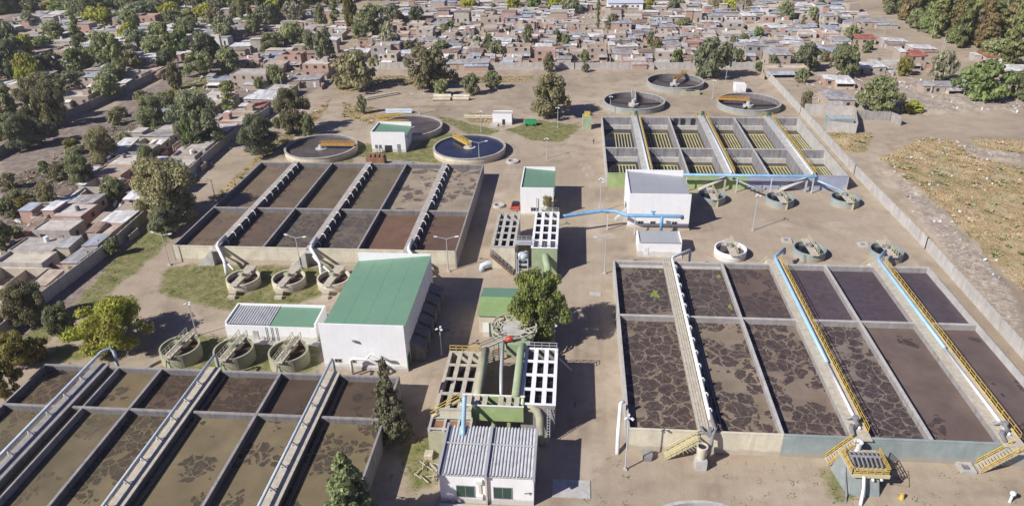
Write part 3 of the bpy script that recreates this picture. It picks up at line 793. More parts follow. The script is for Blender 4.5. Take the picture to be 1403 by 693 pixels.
    c = mix(t, c, gr, edge(sep.outputs[0], mid, 0.36, 0.80))
    t.links.new(c, b.inputs['Base Color'])
    b.inputs['Roughness'].default_value = 0.95
    b.inputs['Specular IOR Level'].default_value = 0.15
    bn = t.nodes.new('ShaderNodeBump')
    bn.inputs['Strength'].default_value = 0.5
    bn.inputs['Distance'].default_value = 0.12
    t.links.new(mathn(t, 'ADD', mathn(t, 'MULTIPLY', mid, 2.0), fine), bn.inputs['Height'])
    t.links.new(bn.outputs['Normal'], b.inputs['Normal'])
    return m


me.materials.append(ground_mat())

# ------------------------------------------------------------------ sludge tanks
WT = 0.32


def railing(mb, pts, h=1.05, step=1.6, w=0.06, mi=0, rails=2):
    for a, c in zip(pts[:-1], pts[1:]):
        a, c = Vector(a), Vector(c)
        n = max(1, int((c - a).length / step))
        for k in range(1, rails + 1):
            z = Vector((0, 0, h * k / rails))
            mb.bar(a + z, c + z, w, w, mi)
        for i in range(n + 1):
            q = a.lerp(c, i / n)
            mb.bar(q, q + Vector((0, 0, h)), w, w, mi)


def tank(label, x0, x1, y0, y1, ysp, divs, bridges, level, h, inner, surfs, front=None, empty=False, body=None):
    body = body or inner  # darker body tone holds sludge stain and the shade of inner walls
    root = thing('sludge_tank', label, 'tank', ((x0 + x1) / 2, (y0 + y1) / 2, 0))
    mb = MB()
    mb.box(x0, x0 + WT, y0, y1, 0, h)
    mb.box(x1 - WT, x1, y0, y1, 0, h)
    mb.box(x0 + WT, x1 - WT, y1 - WT, y1, 0, h)
    mb.build('outer_wall', inner, root)
    mb = MB()                                       # inner faces below the rim, darkened for sludge stain and painted-in shade
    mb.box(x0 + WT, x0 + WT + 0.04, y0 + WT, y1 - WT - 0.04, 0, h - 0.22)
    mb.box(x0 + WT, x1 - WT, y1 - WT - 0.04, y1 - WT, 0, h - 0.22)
    mb.build('shade_stain_face', body, root)
    for fx0, fx1, fm in front or [(x0 + WT, x1 - WT, inner)]:
        mb = MB()
        mb.box(max(fx0, x0 + WT), min(fx1, x1 - WT), y0, y0 + WT, 0, h)
        mb.box(max(fx0, x0 + WT), min(fx1, x1 - WT), y0 - 0.06, y0 + WT + 0.03, h, h + 0.12)
        mb.build('front_wall', fm, root)
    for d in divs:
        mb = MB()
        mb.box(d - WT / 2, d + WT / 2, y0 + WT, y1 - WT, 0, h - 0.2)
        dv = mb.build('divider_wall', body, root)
        mb = MB()
        mb.box(d - WT / 2 - 0.05, d + WT / 2 + 0.05, y0 + WT, y1 - WT, h - 0.2, h + 0.02)
        mb.build('coping', inner, dv)
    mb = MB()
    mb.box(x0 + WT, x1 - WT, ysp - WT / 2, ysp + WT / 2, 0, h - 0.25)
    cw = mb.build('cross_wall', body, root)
    mb = MB()
    mb.box(x0 + WT, x1 - WT, ysp - WT / 2 - 0.04, ysp + WT / 2 + 0.04, h - 0.25, h - 0.02)
    mb.build('coping', inner, cw)
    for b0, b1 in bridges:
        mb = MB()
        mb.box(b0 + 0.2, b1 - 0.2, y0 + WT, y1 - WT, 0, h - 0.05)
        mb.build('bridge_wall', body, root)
    edges = [x0 + WT]
    cuts = sorted([(d - WT / 2, d + WT / 2) for d in divs] + [(b0 + 0.2, b1 - 0.2) for b0, b1 in bridges])
    cells = []
    for a, c in cuts:
        cells.append((edges[-1], a))
        edges.append(c)
    cells.append((edges[-1], x1 - WT))
    k = 0
    for row, (ya, yb) in enumerate(((ysp + WT / 2, y1 - WT), (y0 + WT, ysp - WT / 2))):
        for a, c in cells:
            mb = MB()
            mb.quadface([(a, ya, level), (c, ya, level), (c, yb, level), (a, yb, level)])
            mb.build('sludge_surface' if not empty else 'cell_floor', surfs[k % len(surfs)], root)
            k += 1
    return root, cells


def add_stair(root, x_lo, x_hi, y, w, z1, step_mat, rail_mat, side=None):
    """straight stair rising along x, with strings, treads and rails"""
    mb = MB()
    n = 12
    for i in range(n):
        xa = x_lo + (x_hi - x_lo) * i / n
        xb = x_lo + (x_hi - x_lo) * (i + 1) / n
        zt = z1 * (i + 1) / n
        mb.box(min(xa, xb), max(xa, xb), y - w / 2, y + w / 2, zt - 0.16, zt)
    for s in (-1, 1):
        mb.bar((x_lo, y + s * w / 2, 0.05), (x_hi, y + s * w / 2, z1 - 0.1), 0.08, 0.3)
    st = mb.build('stair', step_mat, root)
    if rail_mat is not None:
        for s in (-1, 1):
            r = MB()
            for k in (0.5, 1.0):
                r.bar((x_lo, y + s * (w / 2 + 0.06), k + 0.1), (x_hi, y + s * (w / 2 + 0.06), z1 + k), 0.09)
            for i in range(7):
                f = i / 6
                xx = x_lo + (x_hi - x_lo) * f
                r.bar((xx, y + s * (w / 2 + 0.06), z1 * f), (xx, y + s * (w / 2 + 0.06), z1 * f + 1.05), 0.07)
            r.build('stair_railing', rail_mat, st)
    return st


# --- tank by the shacks (upper left): cream front wall, hooked downcomers
SL_NW = [sludge('crust_a', (0.206, 0.153, 0.101), (0.136, 0.100, 0.073), 0.22, seed=1), sludge('crust_b', (0.168, 0.124, 0.080), (0.112, 0.084, 0.061), 0.35, seed=2),
         sludge('crust_c', (0.161, 0.124, 0.076), (0.112, 0.088, 0.065), 0.2, seed=3), sludge('crust_d', (0.168, 0.133, 0.082), (0.120, 0.096, 0.073), 0.15, seed=4),
         sludge('crust_e', (0.352, 0.286, 0.202), (0.120, 0.092, 0.082), 0.42, scale=0.25, seed=5), sludge('crust_f', (0.326, 0.264, 0.188), (0.128, 0.100, 0.090), 0.45, scale=0.22, seed=6),
         sludge('crust_g', (0.172, 0.124, 0.082), (0.112, 0.080, 0.061), 0.4, scale=0.5, seed=7), sludge('crust_h', (0.151, 0.107, 0.076), (0.096, 0.072, 0.057), 0.45, scale=0.5, seed=8),
         sludge('crust_i', (0.151, 0.121, 0.088), (0.080, 0.064, 0.057), 0.62, scale=0.5, seed=9), sludge('crust_j', (0.161, 0.130, 0.098), (0.088, 0.072, 0.065), 0.6, scale=0.3, seed=10),
         sludge('crust_k', (0.182, 0.107, 0.070), (0.152, 0.092, 0.065), 0.2, seed=11), sludge('crust_l', (0.147, 0.091, 0.064), (0.120, 0.080, 0.061), 0.3, seed=12)]
BR_NW = [(-77.7, -76.2), (-56.9, -55.4), (-35.6, -34.1)]
t_nw, _ = tank('wide sludge tank with cream front wall and hooked white downcomers, beside the tin roofed shacks', -87.2, -24.2, 133.6, 184.4, 154.2, [-66.7, -45.7], BR_NW, 2.55, 3.9, M['conc'], SL_NW,
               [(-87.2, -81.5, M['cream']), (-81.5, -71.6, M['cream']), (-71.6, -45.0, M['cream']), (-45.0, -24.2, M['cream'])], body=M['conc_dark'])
for b0, b1 in BR_NW:
    mb = MB()
    mb.box(b0, b1, 133.2, 184.6, 3.92, 4.14)
    dk = mb.build('walkway', M['deck_conc'], t_nw)
    mb = MB()
    mb.tube([(b1 + 0.22, 134.2, 3.62), (b1 + 0.22, 184.0, 3.62)], 0.16, 8)
    mb.build('air_pipe', M['conc_dark'], dk)
    y = 136.4
    first = None
    while y < 184:
        if abs(y - 154.2) > 1.2:
            mb = MB()
            mb.tube([(b1 - 0.1, y, 4.24), (b1 + 0.35, y, 4.3), (b1 + 0.66, y, 4.0), (b1 + 0.72, y, 3.4), (b1 + 0.68, y, 2.9)], 0.12, 7)
            mb.build('downcomer', M['white_pipe'], dk, smooth=True)
        y += 3.75
    mb = MB()
    mb.tube([(b0 + 1.2, 137.5, 4.5), (b0 + 1.25, 134.0, 4.75), (b0 + 1.5, 132.6, 4.6), (b0 + 4.4, 129.0, 3.0), (b0 + 4.6, 128.4, 1.0), (b0 + 4.6, 128.4, 0.0)], 0.36, 10)
    mb.build('outlet_pipe', M['white_pipe'], t_nw, smooth=True)
    mb = MB()
    mb.tube([(b0 + 1.4, 133.2, 2.6), (b0 + 2.4, 131.8, 2.5), (b0 + 7.0, 127.2, 2.0)], 0.26, 8)
    mb.build('transfer_pipe', M['white_pipe'], t_nw, smooth=True)
    mb = MB()
    mb.prism([(b0 - 3.6, 132.1), (b0 + 0.2, 132.1), (b0 + 0.2, 133.45), (b0 - 3.6, 133.45)], 0.0, [0.15, 3.85, 3.85, 0.15])
    mb.box(b0 + 0.2, b1 + 0.2, 132.1, 133.5, 3.6, 3.88)
    mb.build('access_ramp', M['conc_light'], t_nw)

# --- tank at the lower left: dark walls, big pale pipe on stands
SL_SW = [sludge('raft_a', (0.204, 0.152, 0.085), (0.073, 0.053, 0.036), 0.58, vein=0.03, scale=0.55, seed=21), sludge('raft_b', (0.188, 0.143, 0.078), (0.073, 0.055, 0.036), 0.38, vein=0.03, scale=0.58, seed=22),
         sludge('raft_c', (0.128, 0.088, 0.058), (0.064, 0.043, 0.029), 0.78, vein=0.03, scale=0.58, seed=23), sludge('raft_d', (0.125, 0.085, 0.058), (0.059, 0.041, 0.029), 0.73, vein=0.03, scale=0.58, seed=24),
         sludge('raft_e', (0.094, 0.064, 0.045), (0.059, 0.041, 0.029), 0.38, seed=25), sludge('raft_f', (0.103, 0.073, 0.050), (0.054, 0.038, 0.027), 0.38, seed=26),
         sludge('raft_g', (0.173, 0.140, 0.083), (0.098, 0.079, 0.048), 0.53, vein=0.03, scale=0.58, seed=27), sludge('raft_h', (0.173, 0.137, 0.081), (0.098, 0.079, 0.050), 0.50, vein=0.03, scale=0.58, seed=28),
         sludge('raft_i', (0.201, 0.158, 0.088), (0.069, 0.053, 0.036), 0.54, vein=0.03, scale=0.58, seed=29), sludge('raft_j', (0.201, 0.158, 0.091), (0.069, 0.053, 0.036), 0.48, vein=0.03, scale=0.58, seed=30),
         sludge('raft_k', (0.201, 0.158, 0.091), (0.064, 0.048, 0.036), 0.60, vein=0.03, scale=0.58, seed=31), sludge('raft_l', (0.194, 0.152, 0.085), (0.069, 0.053, 0.036), 0.54, vein=0.03, scale=0.58, seed=32)]
BR_SW = [(-78.6, -76.2), (-59.0, -56.8), (-39.0, -36.8)]
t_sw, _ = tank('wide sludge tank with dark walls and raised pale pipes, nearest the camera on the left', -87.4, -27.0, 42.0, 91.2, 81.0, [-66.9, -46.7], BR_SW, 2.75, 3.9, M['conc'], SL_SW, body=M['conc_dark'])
for i, (b0, b1) in enumerate(BR_SW):
    mb = MB()
    mb.box(b0, b1, 41.9, 91.6, 3.92, 4.14)
    dk = mb.build('walkway', M['conc'] if i == 0 else M['plank'], t_sw)
    mb = MB()
    px = b0 + 0.35
    yend = 93.4
    if i == 0:
        mb.tube([(px, 42, 5.25), (px, 90.6, 5.25), (px + 0.2, 92.8, 5.45), (px + 0.9, 94.0, 5.4), (px + 1.6, 93.9, 4.9), (px + 1.9, 93.4, 3.4), (px + 1.9, 93.2, 0.0)], 0.28, 10)
    else:
        mb.tube([(px, 42, 5.2), (px, yend, 5.2), (px, yend + 0.35, 4.7), (px, yend + 0.4, 0.0)], 0.23, 10)
    mb.build('main_pipe', M['pale_blue_pipe'], dk, smooth=True)
    y = 45.0
    while y < 91:
        mb = MB()
        mb.bar((px, y, 4.94), (px + 0.75, y - 0.1, 4.12), 0.16, 0.16)
        mb.bar((px - 0.1, y, 4.14), (px - 0.05, y, 4.95), 0.12, 0.12)
        mb.build('pipe_stand', M['white_pipe'], dk)
        y += 4.2
    mb = MB()
    for q in (0.45, 0.75):
        mb.box(b1 + q, b1 + q + 0.14, 42.4, 90.8, 2.95, 3.05)
    for y in range(44, 90, 6):
        if abs(y - 81) > 1:
            mb.box(b1 - 0.3, b1 + 0.45, y, y + 0.12, 2.88, 2.98)
    mb.build('scum_pipe', M['wood'], dk)
    if i == 0:
        mb = MB()
        mb.box(b1 + 1.7, b1 + 2.0, 42.4, 90.8, 0, 3.86)
        mb.build('channel_wall', M['conc'], t_sw)

# --- tank at the lower right: cream and sage front, dark cracked crust
SL_SE = [sludge('crack_a', (0.194, 0.153, 0.121), (0.062, 0.046, 0.044), 0.80, vein=0.030, scale=0.46, seed=41), sludge('crack_b', (0.194, 0.158, 0.126), (0.070, 0.052, 0.049), 0.78, vein=0.030, scale=0.44, seed=42),
         sludge('crack_c', (0.134, 0.095, 0.079), (0.070, 0.050, 0.050), 0.55, vein=0.03, scale=0.5, seed=43), sludge('crack_d', (0.099, 0.075, 0.077), (0.082, 0.060, 0.073), 0.75, vein=0.03, scale=0.5, seed=44),
         sludge('crack_e', (0.087, 0.067, 0.075), (0.075, 0.056, 0.071), 0.70, vein=0.03, scale=0.5, seed=45), sludge('crack_f', (0.087, 0.068, 0.077), (0.075, 0.056, 0.071), 0.62, vein=0.030, scale=0.44, seed=46),
         sludge('crack_g', (0.250, 0.194, 0.139), (0.067, 0.048, 0.044), 0.78, vein=0.032, scale=0.40, seed=47), sludge('crack_h', (0.258, 0.203, 0.147), (0.067, 0.049, 0.045), 0.66, vein=0.032, scale=0.42, seed=48),
         sludge('crack_i', (0.232, 0.178, 0.134), (0.064, 0.046, 0.044), 0.75, vein=0.034, scale=0.46, seed=49), sludge('crack_j', (0.224, 0.178, 0.147), (0.060, 0.044, 0.044), 0.86, vein=0.042, scale=0.5, seed=50),
         sludge('crack_k', (0.164, 0.120, 0.100), (0.062, 0.044, 0.042), 0.3, vein=0.03, scale=0.5, seed=51), sludge('crack_l', (0.142, 0.104, 0.092), (0.062, 0.044, 0.044), 0.28, vein=0.030, scale=0.44, seed=52)]
BR_SE = [(18.8, 21.1), (40.0, 42.7), (60.3, 63.1)]
t_se, c_se = tank('large sludge tank with cream and grey-green front wall and dark cracked crust, bottom right', 8.8, 71.2, 80.9, 131.7, 111.3, [30.7, 51.1], BR_SE, 2.65, 3.9, M['conc_light'], SL_SE,
                  [(8.8, 30.7, M['cream']), (30.7, 71.2, M['sage'])], body=M['conc'])
for i, (b0, b1) in enumerate(BR_SE):
    mb = MB()
    if i == 0:
        for q in range(4):
            w = (b1 - 0.7 - b0) / 4
            mb.box(b0 + q * w + 0.03, b0 + (q + 1) * w - 0.03, 80.6, 133.0, 3.95, 4.12)
        mb.box(b0 + 0.02, b1 - 0.1, 80.8, 132.6, 3.84, 3.96)
    else:
        mb.box(b0, b1, 80.4, 133.2, 3.92, 4.12)
    dk = mb.build('walkway', M['plank'], t_se)
    mb = MB()
    if i == 0:
        mb.tube([(b1 - 0.4, 83, 4.55), (b1 - 0.4, 131.2, 4.55), (b1 - 0.2, 132.2, 4.6), (b1 + 3.6, 135.4, 4.6), (b1 + 3.8, 135.6, 4.0), (b1 + 3.8, 135.7, 0)], 0.3, 9)
        mb.build('air_pipe', M['white_pipe'], dk, smooth=True)
        y = 85.0
        while y < 130:
            mb = MB()
            mb.tube([(b1 - 0.4, y, 4.7), (b1 - 0.1, y, 4.95), (b1 + 0.15, y, 4.7), (b1 + 0.2, y, 3.0)], 0.14, 7)
            mb.build('downcomer', M['white_pipe'], dk, smooth=True)
            y += 3.6
        mb = MB()
        mb.tube([(b1 + 0.9, 83, 2.9), (b1 + 0.9, 130, 2.9)], 0.07, 6)
        mb.tube([(b1 + 1.5, 83, 2.9), (b1 + 1.5, 130, 2.9)], 0.07, 6)
        for y in range(84, 130, 3):
            mb.bar((b1 + 0.2, y, 2.9), (b1 + 1.55, y, 2.9), 0.06)
        mb.build('scum_pipe', M['steel'], dk)
    else:
        mb.tube([(b0 + 1.55, 98 if i == 1 else 103, 4.45), (b0 + 1.55, 132.6, 4.45), (b0 + 1.7, 133.6, 4.55), (b0 + 4.6, 137.6, 4.2), (b0 + 4.7, 137.8, 3.0)], 0.33, 9)
        mb.build('air_pipe', M['sky_pipe'], dk, smooth=True)
        mb = MB()
        mb.tube([(b0 + 1.6, 82.5, 4.3), (b0 + 1.6, 98 if i == 1 else 103, 4.3)], 0.24, 9)
        mb.build('water_pipe', M['white_pipe'], dk, smooth=True)
        mb = MB()
        railing(mb, [(b1 - 0.12, 82.0, 4.12), (b1 - 0.12, 132.8, 4.12)], 1.1, 1.6, 0.075)
        mb.bar((b1 - 0.12, 82.0, 4.2), (b1 - 0.12, 132.8, 4.2), 0.05, 0.16)
        mb.build('railing', M['yellow'], dk)
        mb = MB()
        railing(mb, [(b0 - 2.4, 134.2, 0.3), (b0 + 0.1, 133.6, 3.6)], 1.0, 1.0, 0.07)
        mb.build('stair_railing', M['pale_yellow'], dk)
        mb = MB()
        mb.prism([(b0 - 2.6, 132.0), (b0, 132.0), (b0, 133.3), (b0 - 2.6, 133.3)], [0.0] * 4, [0.1, 3.8, 3.8, 0.1])
        mb.build('access_ramp', M['plank'], t_se)
        # valve set where the pipe leaves the walkway
        mb = MB()
        mb.tube([(b0 + 0.4, 84.6, 4.4), (b0 + 1.2, 84.4, 4.9), (b0 + 1.3, 82.9, 4.9), (b0 + 0.3, 82.2, 4.6), (b0 + 0.2, 81.0, 4.4)], 0.28, 8)
        mb.cyl(b0 + 1.25, 83.6, 4.9, 5.7, 0.4, 0.35, 10)
        mb.cyl(b0 + 0.3, 82.3, 4.5, 5.2, 0.3, 0.3, 10)
        mb.build('valve_set', M['steel'], dk)
    if i == 2:
        add_stair(t_se, 57.6, 61.4, 80.0, 1.5, 3.9, M['plank'], M['yellow'])
        mb = MB()
        mb.box(61.4, 63.4, 79.2, 80.6, 3.75, 3.92)
        ld = mb.build('landing', M['plank'], t_se)
        mb = MB()
        railing(mb, [(61.5, 79.25, 3.92), (63.35, 79.25, 3.92), (63.35, 80.5, 3.92)], 1.1, 0.8, 0.09)
        mb.build('landing_railing', M['yellow'], ld)
    elif i == 1:
        add_stair(t_se, 37.0, 40.0, 80.0, 1.3, 3.9, M['plank'], M['yellow'])
    else:
        add_stair(t_se, 14.2, 18.6, 79.8, 1.3, 3.7, M['pale_yellow'], M['pale_yellow'])
        mb = MB()
        mb.cyl(20.2, 80.2, 3.9, 5.4, 0.35, 0.3, 10)
        mb.tube([(20.9, 84, 4.6), (21.0, 80.6, 4.9), (20.6, 79.9, 4.4), (20.4, 79.5, 2.6), (20.3, 79.4, 0.0)], 0.28, 8)
        mb.tube([(19.2, 81.6, 4.3), (19.4, 79.9, 4.8), (20.4, 79.9, 4.5)], 0.22, 8)
        mb.build('valve_set', M['steel'], dk)
# concrete ledge and duckweed in the two paler cells
mb = MB()
mb.box(9.15, 18.95, 130.7, 131.37, 2.7, 3.0)
mb.build('ledge', M['conc_light'], t_se)
mb = MB()
mb.box(21.0, 30.5, 130.7, 131.37, 2.7, 3.0)
mb.build('ledge', M['conc_light'], t_se)
for cx, cy, r0, sx, sy in ((16.4, 120.6, 1.0, 0.9, 1.5), (18.3, 129.6, 0.6, 0.6, 1.0), (29.7, 128.2, 0.7, 0.6, 1.1), (29.9, 116.8, 0.8, 0.5, 1.3)):
    mb = MB()
    pts_ = []
    for k in range(64):
        a = 2 * math.pi * k / 64
        q = r0 * (0.8 + 0.25 * math.sin(3 * a + cx) + 0.16 * math.sin(7 * a + cy) + 0.22 * (rng.random() - 0.5))
        pts_.append((min(max(cx + sx * q * math.cos(a), 9.2), 30.5), cy + sy * q * math.sin(a), 2.656))
    mb.quadface(pts_)
    mb.build('duckweed_patch', M['duckweed'], t_se)

# --- hopper and pump platform against the lower right tank
hop = thing('grit_hopper', 'pale concrete cone topped grit hopper beside the first walkway of the right tank', 'hopper', (18.9, 78.2, 0))
mb = MB()
mb.prism([(18.2, 77.3), (19.8, 77.3), (19.8, 78.9), (18.2, 78.9)], 0, 1.7)
mb.build('base_block', M['conc_light'], hop)
mb = MB()
mb.cyl(19.0, 78.2, 1.7, 3.6, 0.62, 0.78, 18)
mb.ring(19.0, 78.2, 3.6, 3.85, 0.6, 0.8, 18)
mb.build('drum', M['cream'], hop)
mb = MB()
mb.disc(19.0, 78.2, 3.64, 0.58)
mb.build('drum_mouth', M['dark'], hop)

pp = thing('pump_platform', 'grey-green flared pump chamber under a yellow railed platform, in front of the right tank', 'platform', (40.6, 76.5, 0))
mb = MB()
n0 = len(mb.v)
mb.v += [(38.0, 74.0, 0), (42.2, 74.0, 0), (43.2, 79.0, 0), (37.2, 79.0, 0), (38.8, 75.5, 2.9), (42.1, 75.5, 2.9), (42.7, 79.0, 2.9), (38.3, 79.0, 2.9)]
mb.f += [(n0 + 3, n0 + 2, n0 + 1, n0), (n0 + 4, n0 + 5, n0 + 6, n0 + 7)] + [(n0 + i, n0 + (i + 1) % 4, n0 + 4 + (i + 1) % 4, n0 + 4 + i) for i in range(4)]
mb.m += [0] * 6
mb.build('chamber', M['sage_worn'], pp)
mb = MB()
mb.prism([(38.2, 74.7), (43.2, 74.7), (43.2, 79.6), (37.9, 79.6)], 2.90, 3.12)
mb.build('platform_deck', M['plank'], pp)
mb = MB()
for q in range(7):
    x = 38.9 + q * 0.6
    mb.tube([(x, 75.9, 3.12), (x, 75.9, 3.70), (x + 0.1, 77.4, 3.75), (x + 0.1, 78.6, 3.60), (x + 0.1, 78.8, 3.10)], 0.13, 7)
mb.tube([(38.6, 77.5, 3.85), (43.0, 77.5, 3.85)], 0.18, 8)
mb.build('manifold', M['steel'], pp)
mb = MB()
railing(mb, [(38.1, 78.9, 3.12), (38.3, 74.8, 3.12), (43.1, 74.8, 3.12), (43.1, 78.9, 3.12)], 1.15, 0.9, 0.09, rails=3)
mb.build('platform_railing', M['yellow'], pp)
mb = MB()
mb.box(38.3, 43.1, 74.5, 74.66, 2.85, 3.40)
mb.build('toe_board', M['pale_yellow'], pp)
for x, L in ((39.6, 0.0), (41.0, 2.3), (42.1, 2.4)):
    mb = MB()
    if L == 0.0:
        mb.tube([(x, 75.6, 2.60), (x + 0.15, 74.4, 3.0), (x + 0.1, 73.7, 1.8), (x - 0.2, 72.9, 0.8), (x - 0.5, 72.2, 0.15)], 0.22, 9)
    else:
        mb.tube([(x, 75.6, 2.50), (x + 0.05, 74.8, L + 0.3), (x + 0.1, 74.5, L)], 0.2, 9)
    mb.build('drain_pipe', M['white_pipe'], pp, smooth=True)
mb = MB()
mb.bar((37.4, 72.6, 0), (38.6, 78.9, 3.6), 0.14, 0.14)
mb.build('brace', M['steel'], pp)
mb = MB()
mb.cyl(40.5, 79.75, 3.0, 4.3, 0.55, 0.55, 16)
mb.ring(40.5, 79.75, 4.3, 4.42, 0.4, 0.65, 16)
mb.build('screen_drum', M['white_pipe'], pp)

# --- upper right tank: empty, with diffuser grids on the floor
FL = [pmat('tank_floor_a', (0.085, 0.065, 0.05), var=0.4, stain=(0.10, 0.09, 0.03), stain_amt=0.6), pmat('tank_floor_b', (0.10, 0.085, 0.06), var=0.4, stain=(0.05, 0.05, 0.05), stain_amt=0.6),
      watermat('shade_floor', (0.02, 0.02, 0.028), 0.15)]  # near-black glossy floor standing in for shade in the leftmost cells
BR_NE = [(18.4, 21.1), (39.5, 42.3), (60.0, 62.7)]
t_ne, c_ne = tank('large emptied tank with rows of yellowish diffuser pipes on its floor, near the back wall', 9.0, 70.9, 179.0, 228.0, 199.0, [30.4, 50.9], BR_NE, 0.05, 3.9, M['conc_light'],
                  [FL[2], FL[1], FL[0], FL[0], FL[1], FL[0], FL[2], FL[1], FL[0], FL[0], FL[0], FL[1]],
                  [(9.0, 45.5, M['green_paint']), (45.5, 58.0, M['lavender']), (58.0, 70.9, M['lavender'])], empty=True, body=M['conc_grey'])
for a, c in c_ne:
    for ya, yb in ((199.3, 227.6), (179.4, 198.8)):
        mb = MB()
        L = yb - ya
        xa, xb = a + 2.0, c - 0.9
        n = 8
        y0, y1 = ya + 1.8, yb - 6.0 if L > 22 else yb - 4.4
        for q in range(n):
            x = xa + (xb - xa) * q / (n - 1)
            mb.box(x - 0.13, x + 0.13, y0, y1, 0.28, 0.48)
        for y in (y0 + 0.9, y1 - 0.3):
            mb.box(xa - 0.1, xb + 0.1, y - 0.15, y + 0.15, 0.3, 0.55)
        mb.build('diffuser_grid', M['grid_pipe'], t_ne)
        mb = MB()
        mb.box(a + 0.02, c - 0.02, yb - 1.0, yb - 0.02, 0.05, 1.3)
        mb.build('ledge', M['conc_light'], t_ne)
for i, (b0, b1) in enumerate(BR_NE):
    mb = MB()
    mb.box(b0, b1, 178.6, 229.0, 3.92, 4.14)
    dk = mb.build('walkway', M['conc_light'], t_ne)
    mb = MB()
    mb.tube([(b0 + 1.75, 179.2, 4.4), (b0 + 1.75, 228.5, 4.4)], 0.26, 8)
    mb.build('air_pipe', M['pale_blue_pipe'], dk, smooth=True)
    mb = MB()
    railing(mb, [(b1 - 0.1, 180.0, 4.14), (b1 - 0.1, 228.6, 4.14)], 1.1, 1.6, 0.08)
    mb.bar((b1 - 0.1, 180, 4.22), (b1 - 0.1, 228.6, 4.22), 0.06, 0.16)
    mb.build('railing', M['yellow'], dk)
    mb = MB()
    railing(mb, [(b0 - 2.8, 228.6, 1.6), (b0, 228.9, 4.1), (b1, 228.9, 4.1), (b1 + 0.6, 228.7, 3.2)], 1.0, 0.9, 0.1)
    mb.build('landing_railing', M['yellow'], dk)
    mb = MB()
    mb.cyl(b0 + 1.6, 228.3, 4.14, 5.6, 0.5, 0.5, 12)
    mb.build('gearbox', M['dark_green'], dk)
    if i > 0:
        mb = MB()
        mb.prism([(b0 - 6.4, 177.5), (b0 + 0.1, 177.5), (b0 + 0.1, 178.9), (b0 - 6.4, 178.9)], [0.0, 3.4, 3.4, 0.0], [0.15, 3.85, 3.85, 0.15])
        mb.build('access_ramp', M['conc_light'], t_ne)
        mb = MB()
        mb.bar((b0 + 0.05, 177.6, 0), (b0 + 0.05, 177.6, 3.8), 0.4, 0.4)
        mb.build('ramp_post', M['conc_light'], t_ne)
        mb = MB()
        mb.tube([(b0 + 1.9, 178.8, 3.4), (b0 + 2.2, 178.0, 3.3), (b0 + 8.6, 172.8, 2.0)], 0.28, 8)
        mb.build('transfer_pipe', M['sage'] if i == 1 else M['sky_pipe'], t_ne, smooth=True)
# dark hatch grilles leaning on the back inside wall
for x in (32.0, 34.2, 37.4):
    mb = MB()
    mb.box(x, x + 1.2, 227.35, 227.6, 1.5, 3.5)
    mb.build('wall_screen', M['dark'], t_ne)

# ------------------------------------------------------------------ round basins
THICK = [(-67.6, 124.5, 'cream', 'cream round settling basin on grass', 'in front of the cream tank'), (-58.0, 124.9, 'cream', 'cream round settling basin on grass', 'in front of the cream tank'), (-48.6, 125.4, 'cream', 'cream round settling basin on grass', 'in front of the cream tank'),
         (-68.3, 99.2, 'olive_paint', 'olive round settling basin with railed bridge', 'behind the lower left tank'), (-58.4, 99.0, 'olive_paint', 'olive round settling basin with railed bridge', 'behind the lower left tank'), (-48.5, 98.9, 'olive_paint', 'olive round settling basin with railed bridge', 'behind the lower left tank'),
         (34.6, 142.0, 'white', 'white walled round settling basin with a motor', 'behind the lower right tank'), (51.5, 142.8, 'sage', 'grey-green round settling basin with pale bridge', 'behind the lower right tank'), (67.5, 142.8, 'sage', 'grey-green round settling basin with pale bridge', 'behind the lower right tank'),
         (35.2, 171.0, 'sage', 'grey round settling basin with yellow rail', 'in front of the emptied tank'), (51.7, 170.0, 'sage', 'grey round settling basin with yellow rail', 'in front of the emptied tank'), (67.6, 170.6, 'sage', 'grey round settling basin with yellow rail', 'in front of the emptied tank')]
